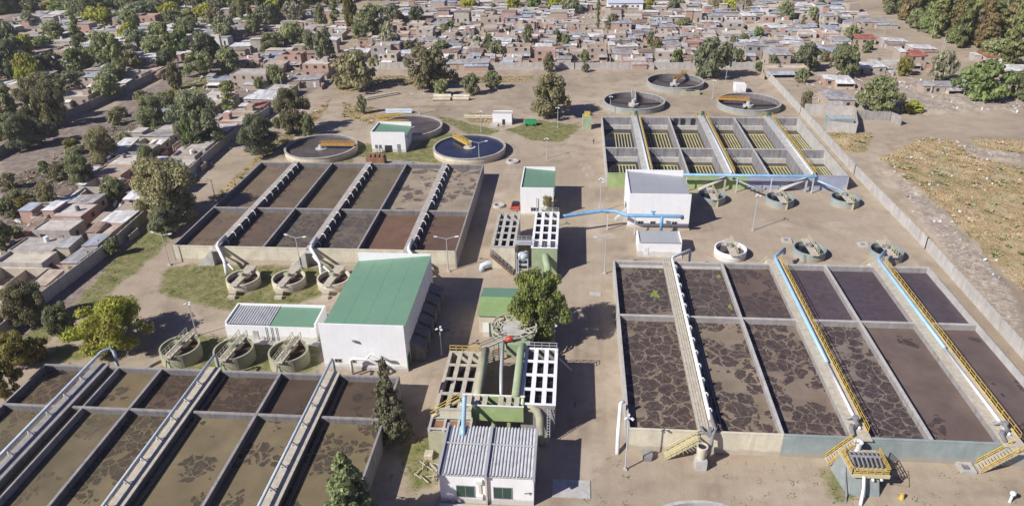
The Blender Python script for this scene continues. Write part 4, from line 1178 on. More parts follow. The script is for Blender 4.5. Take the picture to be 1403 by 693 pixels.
for i, (x, y, wm, desc, where) in enumerate(THICK):
    olive = wm == 'olive_paint'
    h = 2.6 if olive else 1.9
    root = thing('settling_basin', '', 'basin', (x, y, 0), 'round settling basins')
    later(root, desc, where, x, y)
    mb = MB()
    mb.ring(x, y, 0, h, 3.12, 3.42, 44)
    mb.build('basin_wall', M[wm], root)
    mb = MB()
    mb.disc(x, y, h - 1.1, 3.13, 40)
    mb.build('liquor_surface', M['liquor'] if i < 6 or i == 6 else M['water_dark'], root)
    bm_ = M['plank']
    mb = MB()
    dx = 0.35 if i < 6 else -0.1
    y0, y1 = y - 3.9, y + 3.9
    mb.prism([(x - dx - 0.75, y0), (x - dx + 0.75, y0), (x + dx + 0.75, y1), (x + dx - 0.75, y1)], h + 0.02, h + 0.24)
    if i < 3:
        mb.box(x - dx - 0.75, x - dx + 0.75, y0 - 1.0, y0 - 0.01, h * 0.45, h * 0.6)
        mb.box(x - dx - 0.75, x - dx + 0.75, y0 - 1.9, y0 - 1.02, 0.0, h * 0.3)
        mb.box(x + dx - 1.1, x + dx + 1.1, y1 - 1.6, y1 + 0.3, h + 0.25, h + 0.5)
    br = mb.build('bridge', bm_, root)
    mb = MB()
    mb.cyl(x, y, h + 0.24, h + 1.0, 0.45, 0.38, 12)
    mb.bar((x - 0.9, y + 0.3, h + 0.6), (x + 0.3, y + 0.1, h + 0.6), 0.5, 0.5)
    mb.build('drive_motor', M['steel'] if i > 5 else M['olive_paint'], br)
    mb = MB()
    mb.cyl(x, y, 0.1, h, 0.16, 0.16, 8)
    mb.bar((x - 2.4, y - 1.2, h - 0.8), (x + 2.4, y + 1.2, h - 0.8), 0.2, 0.3)
    mb.build('scraper_arm', M['dark'] if i > 5 else M['rust'], root)
    if i >= 3:
        for s in ((-1, 1) if i < 6 else (1,)):
            mb = MB()
            railing(mb, [(x - dx + s * 0.72, y0 + 0.2, h + 0.24), (x + dx + s * 0.72, y1 - 0.1, h + 0.24)], 1.0, 1.0, 0.08)
            mb.build('railing', M['olive_paint'] if i < 6 else M['pale_yellow'], br)
    if olive:
        mb = MB()
        mb.tube([(x - 1.0, y - 3.9, 0.0), (x - 0.7, y - 3.6, 2.0), (x + 0.9, y - 4.4, 0.6)], 0.09, 6)
        mb.build('drain_pipe', M['dark_green'], root)
    if i in (7, 8):
        mb = MB()
        for q in (0, 0.45):
            mb.bar((x - 2.2 + q, y - 3.6, 0), (x - 2.0 + q, y - 3.0, h), 0.06)
        for q in range(5):
            mb.bar((x - 2.2, y - 3.6 + 0.1 * q, 0.3 + 0.35 * q), (x - 1.7, y - 3.6 + 0.1 * q, 0.3 + 0.35 * q), 0.05)
        mb.build('ladder', M['steel'], root)
    if i >= 9:
        mb = MB()
        mb.bar((x + 0.9, y - 3.55, 0), (x + 0.9, y - 3.55, h + 0.2), 0.35, 0.3)
        mb.build('pilaster', M['pale_yellow'], root)

CLAR = [(-76.2, 203.1, 'cream', M['sludge_thin'], 1.2, 0, 'orange', 'round clarifier with dark sludge and orange bridge, left of the small white building'),
        (-53.3, 223.1, 'cream', M['liquor'], 1.5, 170, 'pale_yellow', 'round clarifier half hidden behind the small white green-roofed building'),
        (-30.9, 204.0, 'cream', M['water_blue'], 1.65, 128, 'yellow', 'brim-full round clarifier with blue water and short yellow bridge'),
        (21.1, 252.7, 'sage', M['sludge_thin'], 0.15, 88, 'conc_light', 'drained grey round clarifier with a grey bridge, nearest the emptied tank'),
        (38.5, 279.3, 'sage', M['sludge_thin'], 0.15, 62, 'orange', 'drained grey round clarifier farthest back, with raised orange bridge'),
        (60.6, 252.0, 'sage', M['sludge_thin'], 0.15, 172, 'orange', 'drained grey round clarifier beside the white hut, orange bridge lying left')]
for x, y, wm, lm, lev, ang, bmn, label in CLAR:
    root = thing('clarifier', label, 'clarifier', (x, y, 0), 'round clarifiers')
    mb = MB()
    mb.ring(x, y, 0, 2.0, 10.35, 10.8, 72)
    mb.build('basin_wall', M[wm], root)
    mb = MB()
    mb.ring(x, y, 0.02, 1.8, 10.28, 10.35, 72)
    mb.build('shade_stain_face', M['conc_dark'], root)  # dark band paints in the deep shade on the basin's inner wall
    mb = MB()
    mb.ring(x, y, 1.86, 2.08, 10.3, 10.92, 72)
    mb.build('rim_walkway', M['rim'], root)
    mb = MB()
    mb.disc(x, y, lev, 10.36, 64)
    mb.build('liquid_surface' if lev > 1 else 'basin_floor', lm, root)
    ca, sa = math.cos(R(ang)), math.sin(R(ang))
    mb = MB()
    mb.cyl(x, y, 0.1, 2.3, 0.8, 0.8, 16)
    mb.cyl(x, y, 0.1 if lev < 1 else lev - 0.1, 0.9 if lev < 1 else lev + 0.12, 1.8, 1.8, 20)
    mb.build('centre_column', M['conc_light'], root)
    mb = MB()
    r1 = 10.4 if bmn != 'yellow' else 9.0
    mb.bar((x, y, 2.35), (x + ca * r1, y + sa * r1, 2.35), 1.3, 0.14)
    br = mb.build('bridge', M[bmn], root)
    for s in (-1, 1):
        mb = MB()
        ox, oy = -sa * 0.65 * s, ca * 0.65 * s
        railing(mb, [(x + ox, y + oy, 2.42), (x + ca * r1 + ox, y + sa * r1 + oy, 2.42)], 1.1, 1.2, 0.11)
        mb.bar((x + ox, y + oy, 2.5), (x + ca * r1 + ox, y + sa * r1 + oy, 2.5), 0.08, 0.4)
        mb.build('railing', M[bmn if bmn != 'pale_yellow' else 'yellow'], br)
    if lev < 1:
        mb = MB()
        for a2 in (ang + 70, ang + 190, ang + 280):
            mb.bar((x, y, 0.5), (x + math.cos(R(a2)) * 9.6, y + math.sin(R(a2)) * 9.6, 0.5), 0.3, 0.5)
        mb.build('scraper_arm', M['dark'], root)
    if wm == 'sage' and ang < 100:
        pass
mb = MB()
mb.box(39.6, 46.2, 266.6, 268.6, 0, 1.3)
o = mb.build('splitter_box', M['olive_paint'], loc=(43, 267.6, 0))
o2 = MB()
o2.box(41.2, 44.4, 266.9, 268.3, 1.3, 1.32)
o2.build('box_opening', M['dark'], o)
tag(o, 'low yellowish splitter box at the front edge of the farthest clarifier', 'splitter box')
# basin whose rim just enters the picture at the bottom
root = thing('clarifier', 'round basin cut off by the bottom edge of the picture, only its pale rim showing', 'clarifier', (17.9, 60.4, 0))
mb = MB()
mb.ring(17.9, 60.4, 0, 0.9, 10.2, 10.7, 72)
mb.build('basin_wall', M['conc_light'], root)
mb = MB()
mb.disc(17.9, 60.4, 0.3, 10.22, 60)
mb.build('liquid_surface', M['water_dark'], root)
# ------------------------------------------------------------------ plant buildings
def add_window(root, x, y, z, w, h, face='front', frame='galv', pane='glass', cols=2):
    """framed window standing proud of a wall that faces -y (front) or +x (side)"""
    mb = MB()
    t = 0.08

    def bx(u0, u1, z0, z1, d0, d1, m_):
        if face == 'front':
            m_.box(x + u0, x + u1, y - d1, y - d0, z + z0, z + z1)
        else:
            m_.box(x + d0, x + d1, y + u0, y + u1, z + z0, z + z1)
    bx(0, w, 0, t, 0.0, 0.09, mb)
    bx(0, w, h - t, h, 0.0, 0.09, mb)
    bx(0, t, t, h - t, 0.0, 0.09, mb)
    bx(w - t, w, t, h - t, 0.0, 0.09, mb)
    for c in range(1, cols):
        bx(w * c / cols - t / 2, w * c / cols + t / 2, t, h - t, 0.0, 0.085, mb)
    o = mb.build('window', M[frame], root)
    p = MB()
    bx(t, w - t, t, h - t, 0.0, 0.05, p)
    p.build('pane', M[pane], o)
    return o


def add_door(root, x, y, w, h, mat, face='front', z=0.0):
    mb = MB()
    if face == 'front':
        mb.box(x, x + w, y - 0.07, y, z, z + h)
    else:
        mb.box(x, x + 0.07, y, y + w, z, z + h)
    return mb.build('door', M[mat], root)


def hall(name, label, cat, x0, x1, y0, y1, h, zl, zr, roof, parapets, wall='white'):
    """walls with parapets on the named sides (f b l r) round a roof that leans from zl (left) to zr (right)"""
    root = thing(name, label, cat, ((x0 + x1) / 2, y0, 0))
    t = 0.28
    mb = MB()

    def top(s, a, c):
        return [h, h, h, h] if s in parapets else [a - 0.06, c - 0.06, c - 0.06, a - 0.06]
    mb.prism([(x0, y0), (x1, y0), (x1, y0 + t), (x0, y0 + t)], 0, top('f', zl, zr))
    mb.prism([(x0, y1 - t), (x1, y1 - t), (x1, y1), (x0, y1)], 0, top('b', zl, zr))
    mb.box(x0, x0 + t, y0 + t, y1 - t, 0, h if 'l' in parapets else zl - 0.06)
    mb.box(x1 - t, x1, y0 + t, y1 - t, 0, h if 'r' in parapets else zr - 0.06)
    mb.build('wall', M[wall], root)
    mb = MB()
    xl = x0 + t if 'l' in parapets else x0 - 0.18
    xr = x1 - t if 'r' in parapets else x1 + 0.18
    yf = y0 + t if 'f' in parapets else y0 - 0.18
    yb = y1 - t if 'b' in parapets else y1 + 0.18
    mb.prism([(xl, yf), (xr, yf), (xr, yb), (xl, yb)], [zl - 0.06, zr - 0.06, zr - 0.06, zl - 0.06], [zl, zr, zr, zl])
    n = max(2, int((xr - xl) / 3.4))
    for k in range(1, n):
        x = xl + (xr - xl) * k / n
        z = zl + (zr - zl) * (x - xl) / (xr - xl)
        mb.box(x - 0.025, x + 0.025, yf + 0.02, yb - 0.02, z - 0.02, z + 0.018)
    mb.build('roof', M[roof], root)
    return root


b = hall('blower_hall', 'big white hall with a large green roof, between the two left tanks', 'building', -41.8, -27.3, 97.6, 122.8, 9.2, 7.4, 9.0, 'green_roof', 'fb')
for x in (-39.9, -37.4, -33.0):
    add_window(b, x, 97.6, 1.4, 1.2, 0.8, pane='dark')
mb = MB()
mb.bar((-36.2, 97.5, 6.0), (-35.9, 96.9, 6.5), 0.35, 0.3)
mb.build('wall_vent', M['steel'], b)
mb = MB()
mb.box(-41.9, -27.2, 97.47, 97.59, 0, 0.6)
mb.build('plinth', M['conc_light'], b)
mb = MB()
mb.tube([(-36.6, 96.2, 0), (-36.6, 96.2, 3.0), (-36.2, 96.2, 3.3), (-33.6, 96.2, 3.3), (-32.4, 96.2, 2.6), (-30.8, 96.3, 1.2), (-30.6, 96.3, 0)], 0.27, 10)
mb.tube([(-33.9, 96.2, 3.3), (-33.0, 96.4, 4.3), (-31.6, 96.5, 3.3), (-30.4, 96.5, 3.2)], 0.24, 10)
mb.build('wall_pipe', M['white_pipe'], b, smooth=True)
for k in range(6):
    y = 100.5 + k * 3.5
    mb = MB()
    mb.prism([(-27.29, y), (-24.9, y), (-24.9, y + 2.7), (-27.29, y + 2.7)], 0, [4.0, 2.7, 2.7, 4.0])
    mb.build('intake_hood', M['conc_dark'], b)
add_door(b, -27.29, 98.2, 1.6, 2.6, 'dark_green', 'side')

b = thing('annex', 'low white annex with half ridged grey, half green roof, left of the big hall', 'building', (-54, 105.2, 0))
mb = MB()
x0, x1, y0, y1 = -62.6, -45.6, 105.2, 111.4
mb.box(x0, x1, y0, y0 + 0.25, 0, 3.1)
mb.box(x0, x1, y1 - 0.25, y1, 0, 4.0)
mb.prism([(x0, y0 + 0.25), (x0 + 0.3, y0 + 0.25), (x0 + 0.3, y1 - 0.25), (x0, y1 - 0.25)], 0, [3.7, 3.7, 4.0, 4.0])
mb.prism([(x1 - 0.3, y0 + 0.25), (x1, y0 + 0.25), (x1, y1 - 0.25), (x1 - 0.3, y1 - 0.25)], 0, [3.7, 3.7, 4.0, 4.0])
mb.build('wall', M['white'], b)


def ridged(name, mat, parent, xa, xb, ya, yb, za, zb, pitch=0.62, amp=0.2):
    """trapezoid-ridged sheet running along y"""
    mb_ = MB()
    prof = []
    n = int(round((xb - xa) / pitch))
    for k in range(n):
        u = xa + (xb - xa) * k / n
        w = (xb - xa) / n
        prof += [(u, 0), (u + 0.42 * w, 0), (u + 0.55 * w, amp), (u + 0.87 * w, amp)]
    prof.append((xb, 0))
    for (u0, h0), (u1, h1) in zip(prof[:-1], prof[1:]):
        mb_.quadface([(u0, ya, za + h0), (u1, ya, za + h1), (u1, yb, zb + h1), (u0, yb, zb + h0)])
    # closed underneath
    mb_.quadface([(xa, ya, za - 0.1), (xa, yb, zb - 0.1), (xb, yb, zb - 0.1), (xb, ya, za - 0.1)])
    return mb_.build(name, mat, parent)


ridged('ridged_roof', M['ridge_roof'], b, -62.25, -54.2, 105.35, 111.1, 3.15, 3.5, 0.5, 0.22)
mb = MB()
mb.prism([(-54.19, 105.3), (-45.95, 105.3), (-45.95, 111.1), (-54.19, 111.1)], [3.1, 3.1, 3.45, 3.45], [3.2, 3.2, 3.55, 3.55])
mb.build('green_roof', M['green_roof'], b)
for x in (-54.9, -53.9, -53.0):
    mb = MB()
    mb.tube([(x, 105.05, 0), (x, 105.05, 3.0)], 0.06, 6)
    mb.build('downpipe', M['dark'], b)
add_door(b, -57.6, 105.2, 1.0, 2.1, 'conc_light')
mb = MB()
mb.box(-63.2, -45.2, 103.7, 105.15, 0.0, 0.12)
mb.build('apron', M['conc_light'], b)

b = hall('pump_house', 'small white building with green roof between the round clarifiers', 'building', -60.6, -50.2, 203.6, 213.6, 6.3, 5.9, 5.0, 'green_roof', 'fbl')
for x in (-59.6, -58.4):
    add_window(b, x, 203.6, 1.2, 0.8, 1.2, pane='dark')
add_door(b, -56.6, 203.6, 2.2, 2.2, 'dark')
add_door(b, -52.8, 203.6, 1.0, 2.6, 'steel')
add_window(b, -50.2, 207.0, 3.2, 1.0, 1.0, 'side', pane='dark')
for x in (-58.9, -58.0, -57.2):
    mb = MB()
    mb.tube([(x, 202.6, 0), (x + 0.1, 202.6, 1.6), (x + 0.8, 202.7, 1.6), (x + 0.9, 202.8, 0)], 0.1, 6)
    mb.build('loop_pipe', M['steel'], b, smooth=True)

b = hall('screen_house', 'tall narrow white building with a green roof, right of the upper left tank', 'building', -12.4, -4.4, 159.8, 173.6, 7.7, 7.4, 6.7, 'green_roof', 'fbl')
add_window(b, -9.9, 159.8, 1.6, 1.9, 1.0, pane='dark', cols=3)
mb = MB()
mb.box(-12.6, -4.2, 159.4, 159.75, 0, 0.7)
mb.build('plinth', M['cream'], b)
mb = MB()
mb.tube([(-8.4, 159.5, 0), (-8.4, 159.5, 5.2)], 0.08, 6)
mb.build('downpipe', M['steel'], b)

b = hall('filter_hall', 'white hall with plain grey roof and blue pipes on its front wall', 'building', 13.2, 27.3, 154.4, 169.4, 8.9, 8.6, 7.3, 'grey_roof', 'fbl')
for x in (15.6, 18.4, 23.4):
    add_window(b, x, 154.4, 1.3, 1.2, 0.8, pane='dark')
mb = MB()
mb.box(13.0, 27.5, 153.9, 154.35, 0, 0.5)
mb.build('plinth', M['cream'], b)
mb = MB()
mb.prism([(10.4, 158.2), (13.15, 158.2), (13.15, 159.8), (10.4, 159.8)], 0, [0.2, 3.2, 3.2, 0.2])
mb.build('outside_stair', M['conc_light'], b)
add_door(b, 13.05, 160.2, 2.6, 3.4, 'dark_green', 'side')

b = hall('switch_room', 'low white flat box building between the filter hall and the lower right tank', 'building', 14.6, 24.0, 141.2, 146.6, 3.6, 3.3, 3.3, 'grey_roof', 'lr')
mb = MB()
mb.box(14.4, 24.2, 140.2, 141.15, 0, 0.25)
mb.build('plinth', M['conc_light'], b)
add_door(b, 16.0, 141.2, 0.9, 2.1, 'white_pipe')

b = hall('guard_hut', 'little white flat roofed hut with one dark doorway, in the middle of the back yard', 'hut', -26.7, -20.3, 230.4, 234.4, 3.7, 3.5, 3.4, 'conc_light', 'fb')
add_door(b, -23.5, 230.4, 0.9, 1.9, 'dark')
mb = MB()
mb.box(-27.6, -24.9, 228.6, 230.3, 0, 0.5)
mb.build('front_step', M['conc_light'], b)

b = hall('store_hut', 'small white lean-to shed by the drained clarifier near the back wall', 'hut', 59.2, 63.0, 268.6, 273.0, 3.4, 3.2, 3.0, 'white', 'f')
add_door(b, 60.4, 268.6, 0.9, 1.9, 'white_pipe')

b = thing('valve_house', 'cream gabled building with two shades of green roof, half behind the pine', 'building', (-13.2, 108.6, 0))
mb = MB()
x0, x1, y0, y1 = -16.3, -8.6, 108.6, 117.8
mb.prism([(x0, y0), (x1, y0), (x1, y0 + 0.25), (x0, y0 + 0.25)], 0, 4.6)
mb.prism([(x0, y1 - 0.25), (x1, y1 - 0.25), (x1, y1), (x0, y1)], 0, 4.6)
ym = 113.2
for xa in (x0, x1 - 0.25):
    mb.prism([(xa, y0 + 0.25), (xa + 0.25, y0 + 0.25), (xa + 0.25, ym), (xa, ym)], 0, [4.6, 4.6, 5.5, 5.5])
    mb.prism([(xa, ym), (xa + 0.25, ym), (xa + 0.25, y1 - 0.25), (xa, y1 - 0.25)], 0, [5.5, 5.5, 4.6, 4.6])
mb.build('wall', M['cream'], b)
mb = MB()
mb.prism([(x0 - 0.2, y0 - 0.3), (x1 + 0.2, y0 - 0.3), (x1 + 0.2, ym), (x0 - 0.2, ym)], [4.6, 4.6, 5.6, 5.6], [4.7, 4.7, 5.7, 5.7])
for k in range(5):
    yy = y0 + k * 0.95
    z = 4.7 + (yy - y0 + 0.3) / (ym - y0 + 0.3)
    mb.box(x0 - 0.2, x1 + 0.2, yy, yy + 0.06, z - 0.04, z + 0.05)
mb.build('front_roof', M['light_green_roof'], b)
mb = MB()
mb.prism([(x0 - 0.2, ym + 0.01), (x1 + 0.2, ym + 0.01), (x1 + 0.2, y1 + 0.3), (x0 - 0.2, y1 + 0.3)], [5.58, 5.58, 4.6, 4.6], [5.68, 5.68, 4.7, 4.7])
mb.build('back_roof', M['green_roof'], b)
add_door(b, -15.6, 108.6, 1.1, 3.0, 'white')
add_door(b, -14.4, 108.6, 1.3, 3.0, 'dark_green')

b = thing('control_building', 'white building with a ridged grey roof and two dark windows, front centre', 'building', (-10.6, 69.6, 0))
x0, x1, y0, y1 = -16.8, -4.2, 69.5, 78.0
mb = MB()
mb.box(x0, x1, y0, y0 + 0.25, 0, 5.3)
mb.box(x0, x1, y1 - 0.25, y1, 0, 5.5)
mb.box(x0, x0 + 0.25, y0 + 0.25, y1 - 0.25, 0, 5.35)
mb.box(x1 - 0.25, x1, y0 + 0.25, y1 - 0.25, 0, 5.35)
mb.build('wall', M['white'], b)
xm = -10.5
ridged('ridged_roof', M['ridge_roof'], b, x0 + 0.1, xm - 0.2, y0 - 0.35, y1 + 0.2, 5.35, 5.65, 0.47, 0.2)
ridged('ridged_roof', M['ridge_roof'], b, xm + 0.2, x1 - 0.1, y0 - 0.35, y1 + 0.2, 5.35, 5.65, 0.47, 0.2)
for x in (x0 - 0.12, xm - 0.19, x1 - 0.1):
    mb = MB()
    mb.prism([(x, y0 - 0.5), (x + 0.3 if x != xm - 0.19 else x + 0.38, y0 - 0.5), (x + 0.3 if x != xm - 0.19 else x + 0.38, y1 + 0.3), (x, y1 + 0.3)], 5.0, [5.85, 5.85, 6.2, 6.2])
    mb.build('roof_fin', M['grey_roof'], b)
for xa, xb in ((x0 + 0.2, xm - 0.2), (xm + 0.22, x1 - 0.12)):
    mb = MB()
    mb.bar((xa, 74.6, 5.88), (xb, 74.5, 5.88), 0.16, 0.16)
    mb.build('roof_bar', M['galv'], b)
mb = MB()
mb.box(xm - 0.12, xm + 0.12, y0 - 0.35, y0 - 0.01, 0, 5.0)
mb.build('front_pilaster', M['cream'], b)
add_window(b, -14.6, y0, 1.1, 2.5, 2.1, pane='green_glass', cols=2, frame='steel')
add_window(b, -9.6, y0, 1.1, 2.5, 2.1, pane='green_glass', cols=2, frame='steel')
for z in (4.0, 1.3):
    mb = MB()
    mb.box(-11.8, -11.0, y0 - 0.55, y0 - 0.02, z, z + 0.5)
    mb.build('air_conditioner', M['white_pipe'], b)
mb = MB()
mb.box(-11.55, -11.2, y0 - 0.14, y0 - 0.01, 1.81, 3.98)
mb.build('cable_duct', M['cream'], b)
mb = MB()
mb.box(x0 - 0.2, x1 + 0.2, y0 - 0.9, y0 - 0.57, 0, 0.3)
mb.build('plinth', M['conc_light'], b)
mb = MB()
mb.bar((-5.4, y0 - 0.5, 2.7), (-4.6, y0 - 0.1, 2.5), 0.12, 0.12)
mb.build('wall_bracket', M['steel'], b)

b = thing('tank_tower', 'slim green tower with a yellow top, left of the emptied tank', 'tower', (4.4, 226.3, 0))
mb = MB()
mb.box(3.0, 5.8, 226.2, 229.0, 0, 4.4)
mb.build('wall', M['soft_green'], b)
mb = MB()
mb.box(3.5, 5.3, 226.8, 228.6, 4.4, 5.4)
mb.build('top_box', M['yellow'], b)
mb = MB()
mb.box(2.85, 3.0, 226.6, 226.9, 0, 4.8)
mb.build('corner_post', M['pale_yellow'], b)

# walled transformer yard outside the right wall
b = thing('transformer_yard', 'pale panel walled enclosure with a grey box inside, outside the right wall', 'enclosure', (83, 226, 0))
mb = MB()
mb.prism([(79.2, 225.6), (87.4, 223.0), (87.6, 223.25), (79.3, 225.85)], 0, 3.6)
mb.prism([(87.4, 223.3), (87.65, 223.2), (92.7, 241.3), (92.45, 241.4)], 0, 3.6)
mb.prism([(77.3, 243.8), (92.4, 241.5), (92.5, 241.8), (77.3, 244.1)], 0, 3.6)
mb.build('panel_wall', M['conc_panel'], b)
mb = MB()
mb.box(80.6, 88.0, 228.0, 232.6, 0, 3.4)
bo = mb.build('equipment_box', M['sage'], b)
mb = MB()
for x in (81.2, 83.6, 86.0):
    mb.box(x, x + 1.6, 228.6, 232.0, 3.4, 3.55)
mb.build('box_lid', M['galv'], bo)

# ------------------------------------------------------------------ grit channels: open-topped blocks under slab grids
def grit_block(label, x0, x1, y0, y1, h, body, deck, cols, rows, front=None):
    root = thing('grit_channel', label, 'grit channel', ((x0 + x1) / 2, y0, 0))
    t = 0.25
    mb = MB()
    mb.box(x0, x0 + t, y0 + t, y1, 0, h)
    mb.box(x1 - t, x1, y0 + t, y1, 0, h)
    mb.box(x0 + t, x1 - t, y1 - t, y1, 0, h)
    mb.build('side_wall', M[body], root)
    mb = MB()
    mb.box(x0, x1, y0, y0 + t - 0.01, 0, h)
    mb.build('front_wall', M[front or body], root)
    mb = MB()
    mb.quadface([(x0 + t, y0 + t, h - 1.9), (x1 - t, y0 + t, h - 1.9), (x1 - t, y1 - t, h - 1.9), (x0 + t, y1 - t, h - 1.9)])
    mb.build('channel_water', M['water_dark'], root)
    mb = MB()
    W_ = x1 - x0
    for k in range(cols + 1):
        x = x0 + W_ * k / cols
        w = 0.42 if k in (0, cols) else 0.34
        mb.box(max(x0 - 0.1, x - w), min(x1 + 0.1, x + w), y0 - 0.1, y1 + 0.1, h + 0.002, h + 0.16)
    for k in range(rows + 1):
        y = y0 + (y1 - y0) * k / rows
        for c in range(cols):
            xa = x0 + W_ * c / cols + (0.42 if c == 0 else 0.34)
            xb = x0 + W_ * (c + 1) / cols - (0.42 if c == cols - 1 else 0.34)
            mb.box(xa, xb, max(y0 - 0.1, y - 0.28), min(y1 + 0.1, y + 0.28), h + 0.002, h + 0.15)
    mb.build('deck', M[deck], root)
    return root


g1 = grit_block('beige concrete block with a grid of dark openings, beside the tall white building', -16.4, -11.6, 132.4, 148.4, 6.0, 'cream', 'conc_light', 3, 5)
add_stair(g1, -12.0, -16.6, 131.6, 0.9, 4.6, M['rust'], M['steel'])
mb = MB()
railing(mb, [(-16.4, 132.6, 6.15), (-16.4, 148.2, 6.15), (-11.7, 148.2, 6.15)], 1.0, 2.0, 0.07)
mb.build('railing', M['pale_yellow'], g1)
mb = MB()
mb.tube([(-16.3, 133.6, 1.0), (-17.6, 133.2, 1.6), (-18.6, 132.8, 1.2), (-18.8, 132.6, 0.1)], 0.65, 12)
mb.build('elbow_pipe', M['pale_blue_pipe'], g1, smooth=True)
g2 = grit_block('pale block with grid of dark openings over a soft green front, north of the pine', -8.1, -2.8, 132.2, 149.8, 6.0, 'conc_light', 'white', 3, 5, 'soft_green')
mb = MB()
railing(mb, [(-8.0, 132.4, 6.15), (-2.9, 132.4, 6.15)], 1.0, 1.2, 0.07)
railing(mb, [(-8.0, 149.6, 6.15), (-2.9, 149.6, 6.15)], 1.0, 1.2, 0.07)
mb.build('railing', M['galv'], g2)
mb = MB()
mb.tube([(-5.2, 132.3, 4.2), (-5.1, 131.2, 4.0), (-4.7, 130.0, 3.0), (-4.4, 128.4, 1.6), (-4.2, 127.4, 0.0)], 0.75, 12)
mb.build('outlet_pipe', M['soft_green'], g2, smooth=True)
b = thing('foot_bridge', 'short railed grey footbridge joining the two northern grit channels', 'footbridge', (-9.9, 134.2, 6.2))
mb = MB()
mb.box(-11.45, -8.2, 133.2, 135.0, 6.16, 6.3)
mb.build('deck', M['galv'], b)
for y in (133.25, 134.95):
    mb = MB()
    railing(mb, [(-11.4, y, 6.3), (-8.25, y, 6.3)], 1.05, 0.8, 0.07)
    mb.build('railing', M['galv'], b)
b = thing('vortex_unit', 'bluish white funnel machine on a steel frame between the grit channels', 'machine', (-9.8, 132.6, 0))
mb = MB()
for x in (-10.9, -8.9):
    for y in (131.8, 133.4):
        mb.bar((x, y, 0), (x, y, 3.6), 0.16)
for z in (1.2, 2.4, 3.5):
    mb.bar((-10.9, 131.8, z), (-8.9, 131.8, z), 0.14)
    mb.bar((-10.9, 133.4, z), (-8.9, 133.4, z), 0.14)
mb.build('frame', M['pale_blue_pipe'], b)
mb = MB()
mb.tube([(-9.9, 132.6, 2.6), (-9.9, 132.6, 3.7), (-9.9, 132.6, 4.4), (-9.9, 132.6, 4.6)], [0.4, 1.05, 1.1, 0.7], 16)
mb.build('funnel', M['pale_blue_pipe'], b, smooth=True)
mb = MB()
mb.tube([(-9.6, 132.6, 4.5), (-9.3, 132.4, 5.1), (-8.7, 132.4, 4.9)], 0.25, 8)
mb.build('spout', M['steel'], b, smooth=True)
mb = MB()
mb.tube([(-11.2, 131.2, 0), (-11.2, 131.2, 5.4)], 0.12, 8)
mb.build('mast', M['galv'], b)

g3 = grit_block('sand coloured block with dark slots and a fat pipe along its right edge', -19.3, -14.0, 81.2, 95.4, 6.0, 'cream', 'plank', 3, 4)
mb = MB()
mb.tube([(-13.4, 95.6, 6.5), (-13.4, 84.8, 6.5), (-13.5, 84.4, 5.4)], 0.62, 14)
mb.build('side_pipe', M['olive_paint'], g3, smooth=True)
mb = MB()
railing(mb, [(-19.3, 95.4, 6.15), (-14.2, 95.4, 6.15)], 1.1, 0.9, 0.1)
mb.build('railing', M['yellow'], g3)
mb = MB()
mb.box(-20.0, -13.8, 78.4, 81.15, 0, 4.2)
fb = mb.build('front_chamber', M['olive_paint'], g3)
mb = MB()
for x in (-20.0, -17.9, -15.9, -14.1):
    mb.box(x, x + 0.35, 78.4, 81.1, 4.203, 4.6)
for y in (78.4, 80.8):
    mb.box(-20.0, -13.8, y, y + 0.33, 4.6, 4.75)
mb.build('chamber_rim', M['conc_light'], g3)
mb = MB()
mb.quadface([(-19.6, 78.75, 4.22), (-14.2, 78.75, 4.22), (-14.2, 80.78, 4.22), (-19.6, 80.78, 4.22)])
mb.build('chamber_water', M['rust'], g3)
mb = MB()
mb.bar((-19.8, 80.9, 4.9), (-15.9, 83.2, 6.3), 0.7, 0.1)
sg = mb.build('stair', M['pale_yellow'], g3)
mb = MB()
for s in (-0.35, 0.35):
    mb.bar((-19.8 - 0.1, 80.9 + s, 5.9), (-15.9, 83.2 + s, 7.3), 0.1)
    mb.bar((-19.8 - 0.1, 80.9 + s, 5.4), (-15.9, 83.2 + s, 6.8), 0.1)
mb.build('stair_railing', M['yellow'], sg)
mb = MB()
mb.box(-20.6, -19.4, 77.0, 78.3, 0, 0.8)
mb.build('kerb_box', M['cream'], g3)

g4 = grit_block('white block with dark slots and a fat pipe along its left edge', -6.9, -1.8, 83.0, 97.0, 6.0, 'conc', 'white', 3, 4)
mb = MB()
mb.tube([(-7.1, 97.2, 5.6), (-7.4, 97.0, 6.4), (-7.7, 96.0, 6.6), (-7.7, 84.2, 6.5)], 0.6, 14)
mb.build('side_pipe', M['soft_green'], g4, smooth=True)
mb = MB()
railing(mb, [(-6.8, 97.0, 6.15), (-1.9, 97.0, 6.15), (-1.9, 96.0, 6.15)], 1.1, 1.2, 0.08)
mb.build('railing', M['galv'], g4)
mb = MB()
mb.bar((-1.7, 97.0, 4.4), (0.4, 98.2, 1.2), 0.9, 0.2)
mb.build('chute', M['conc_light'], g4)

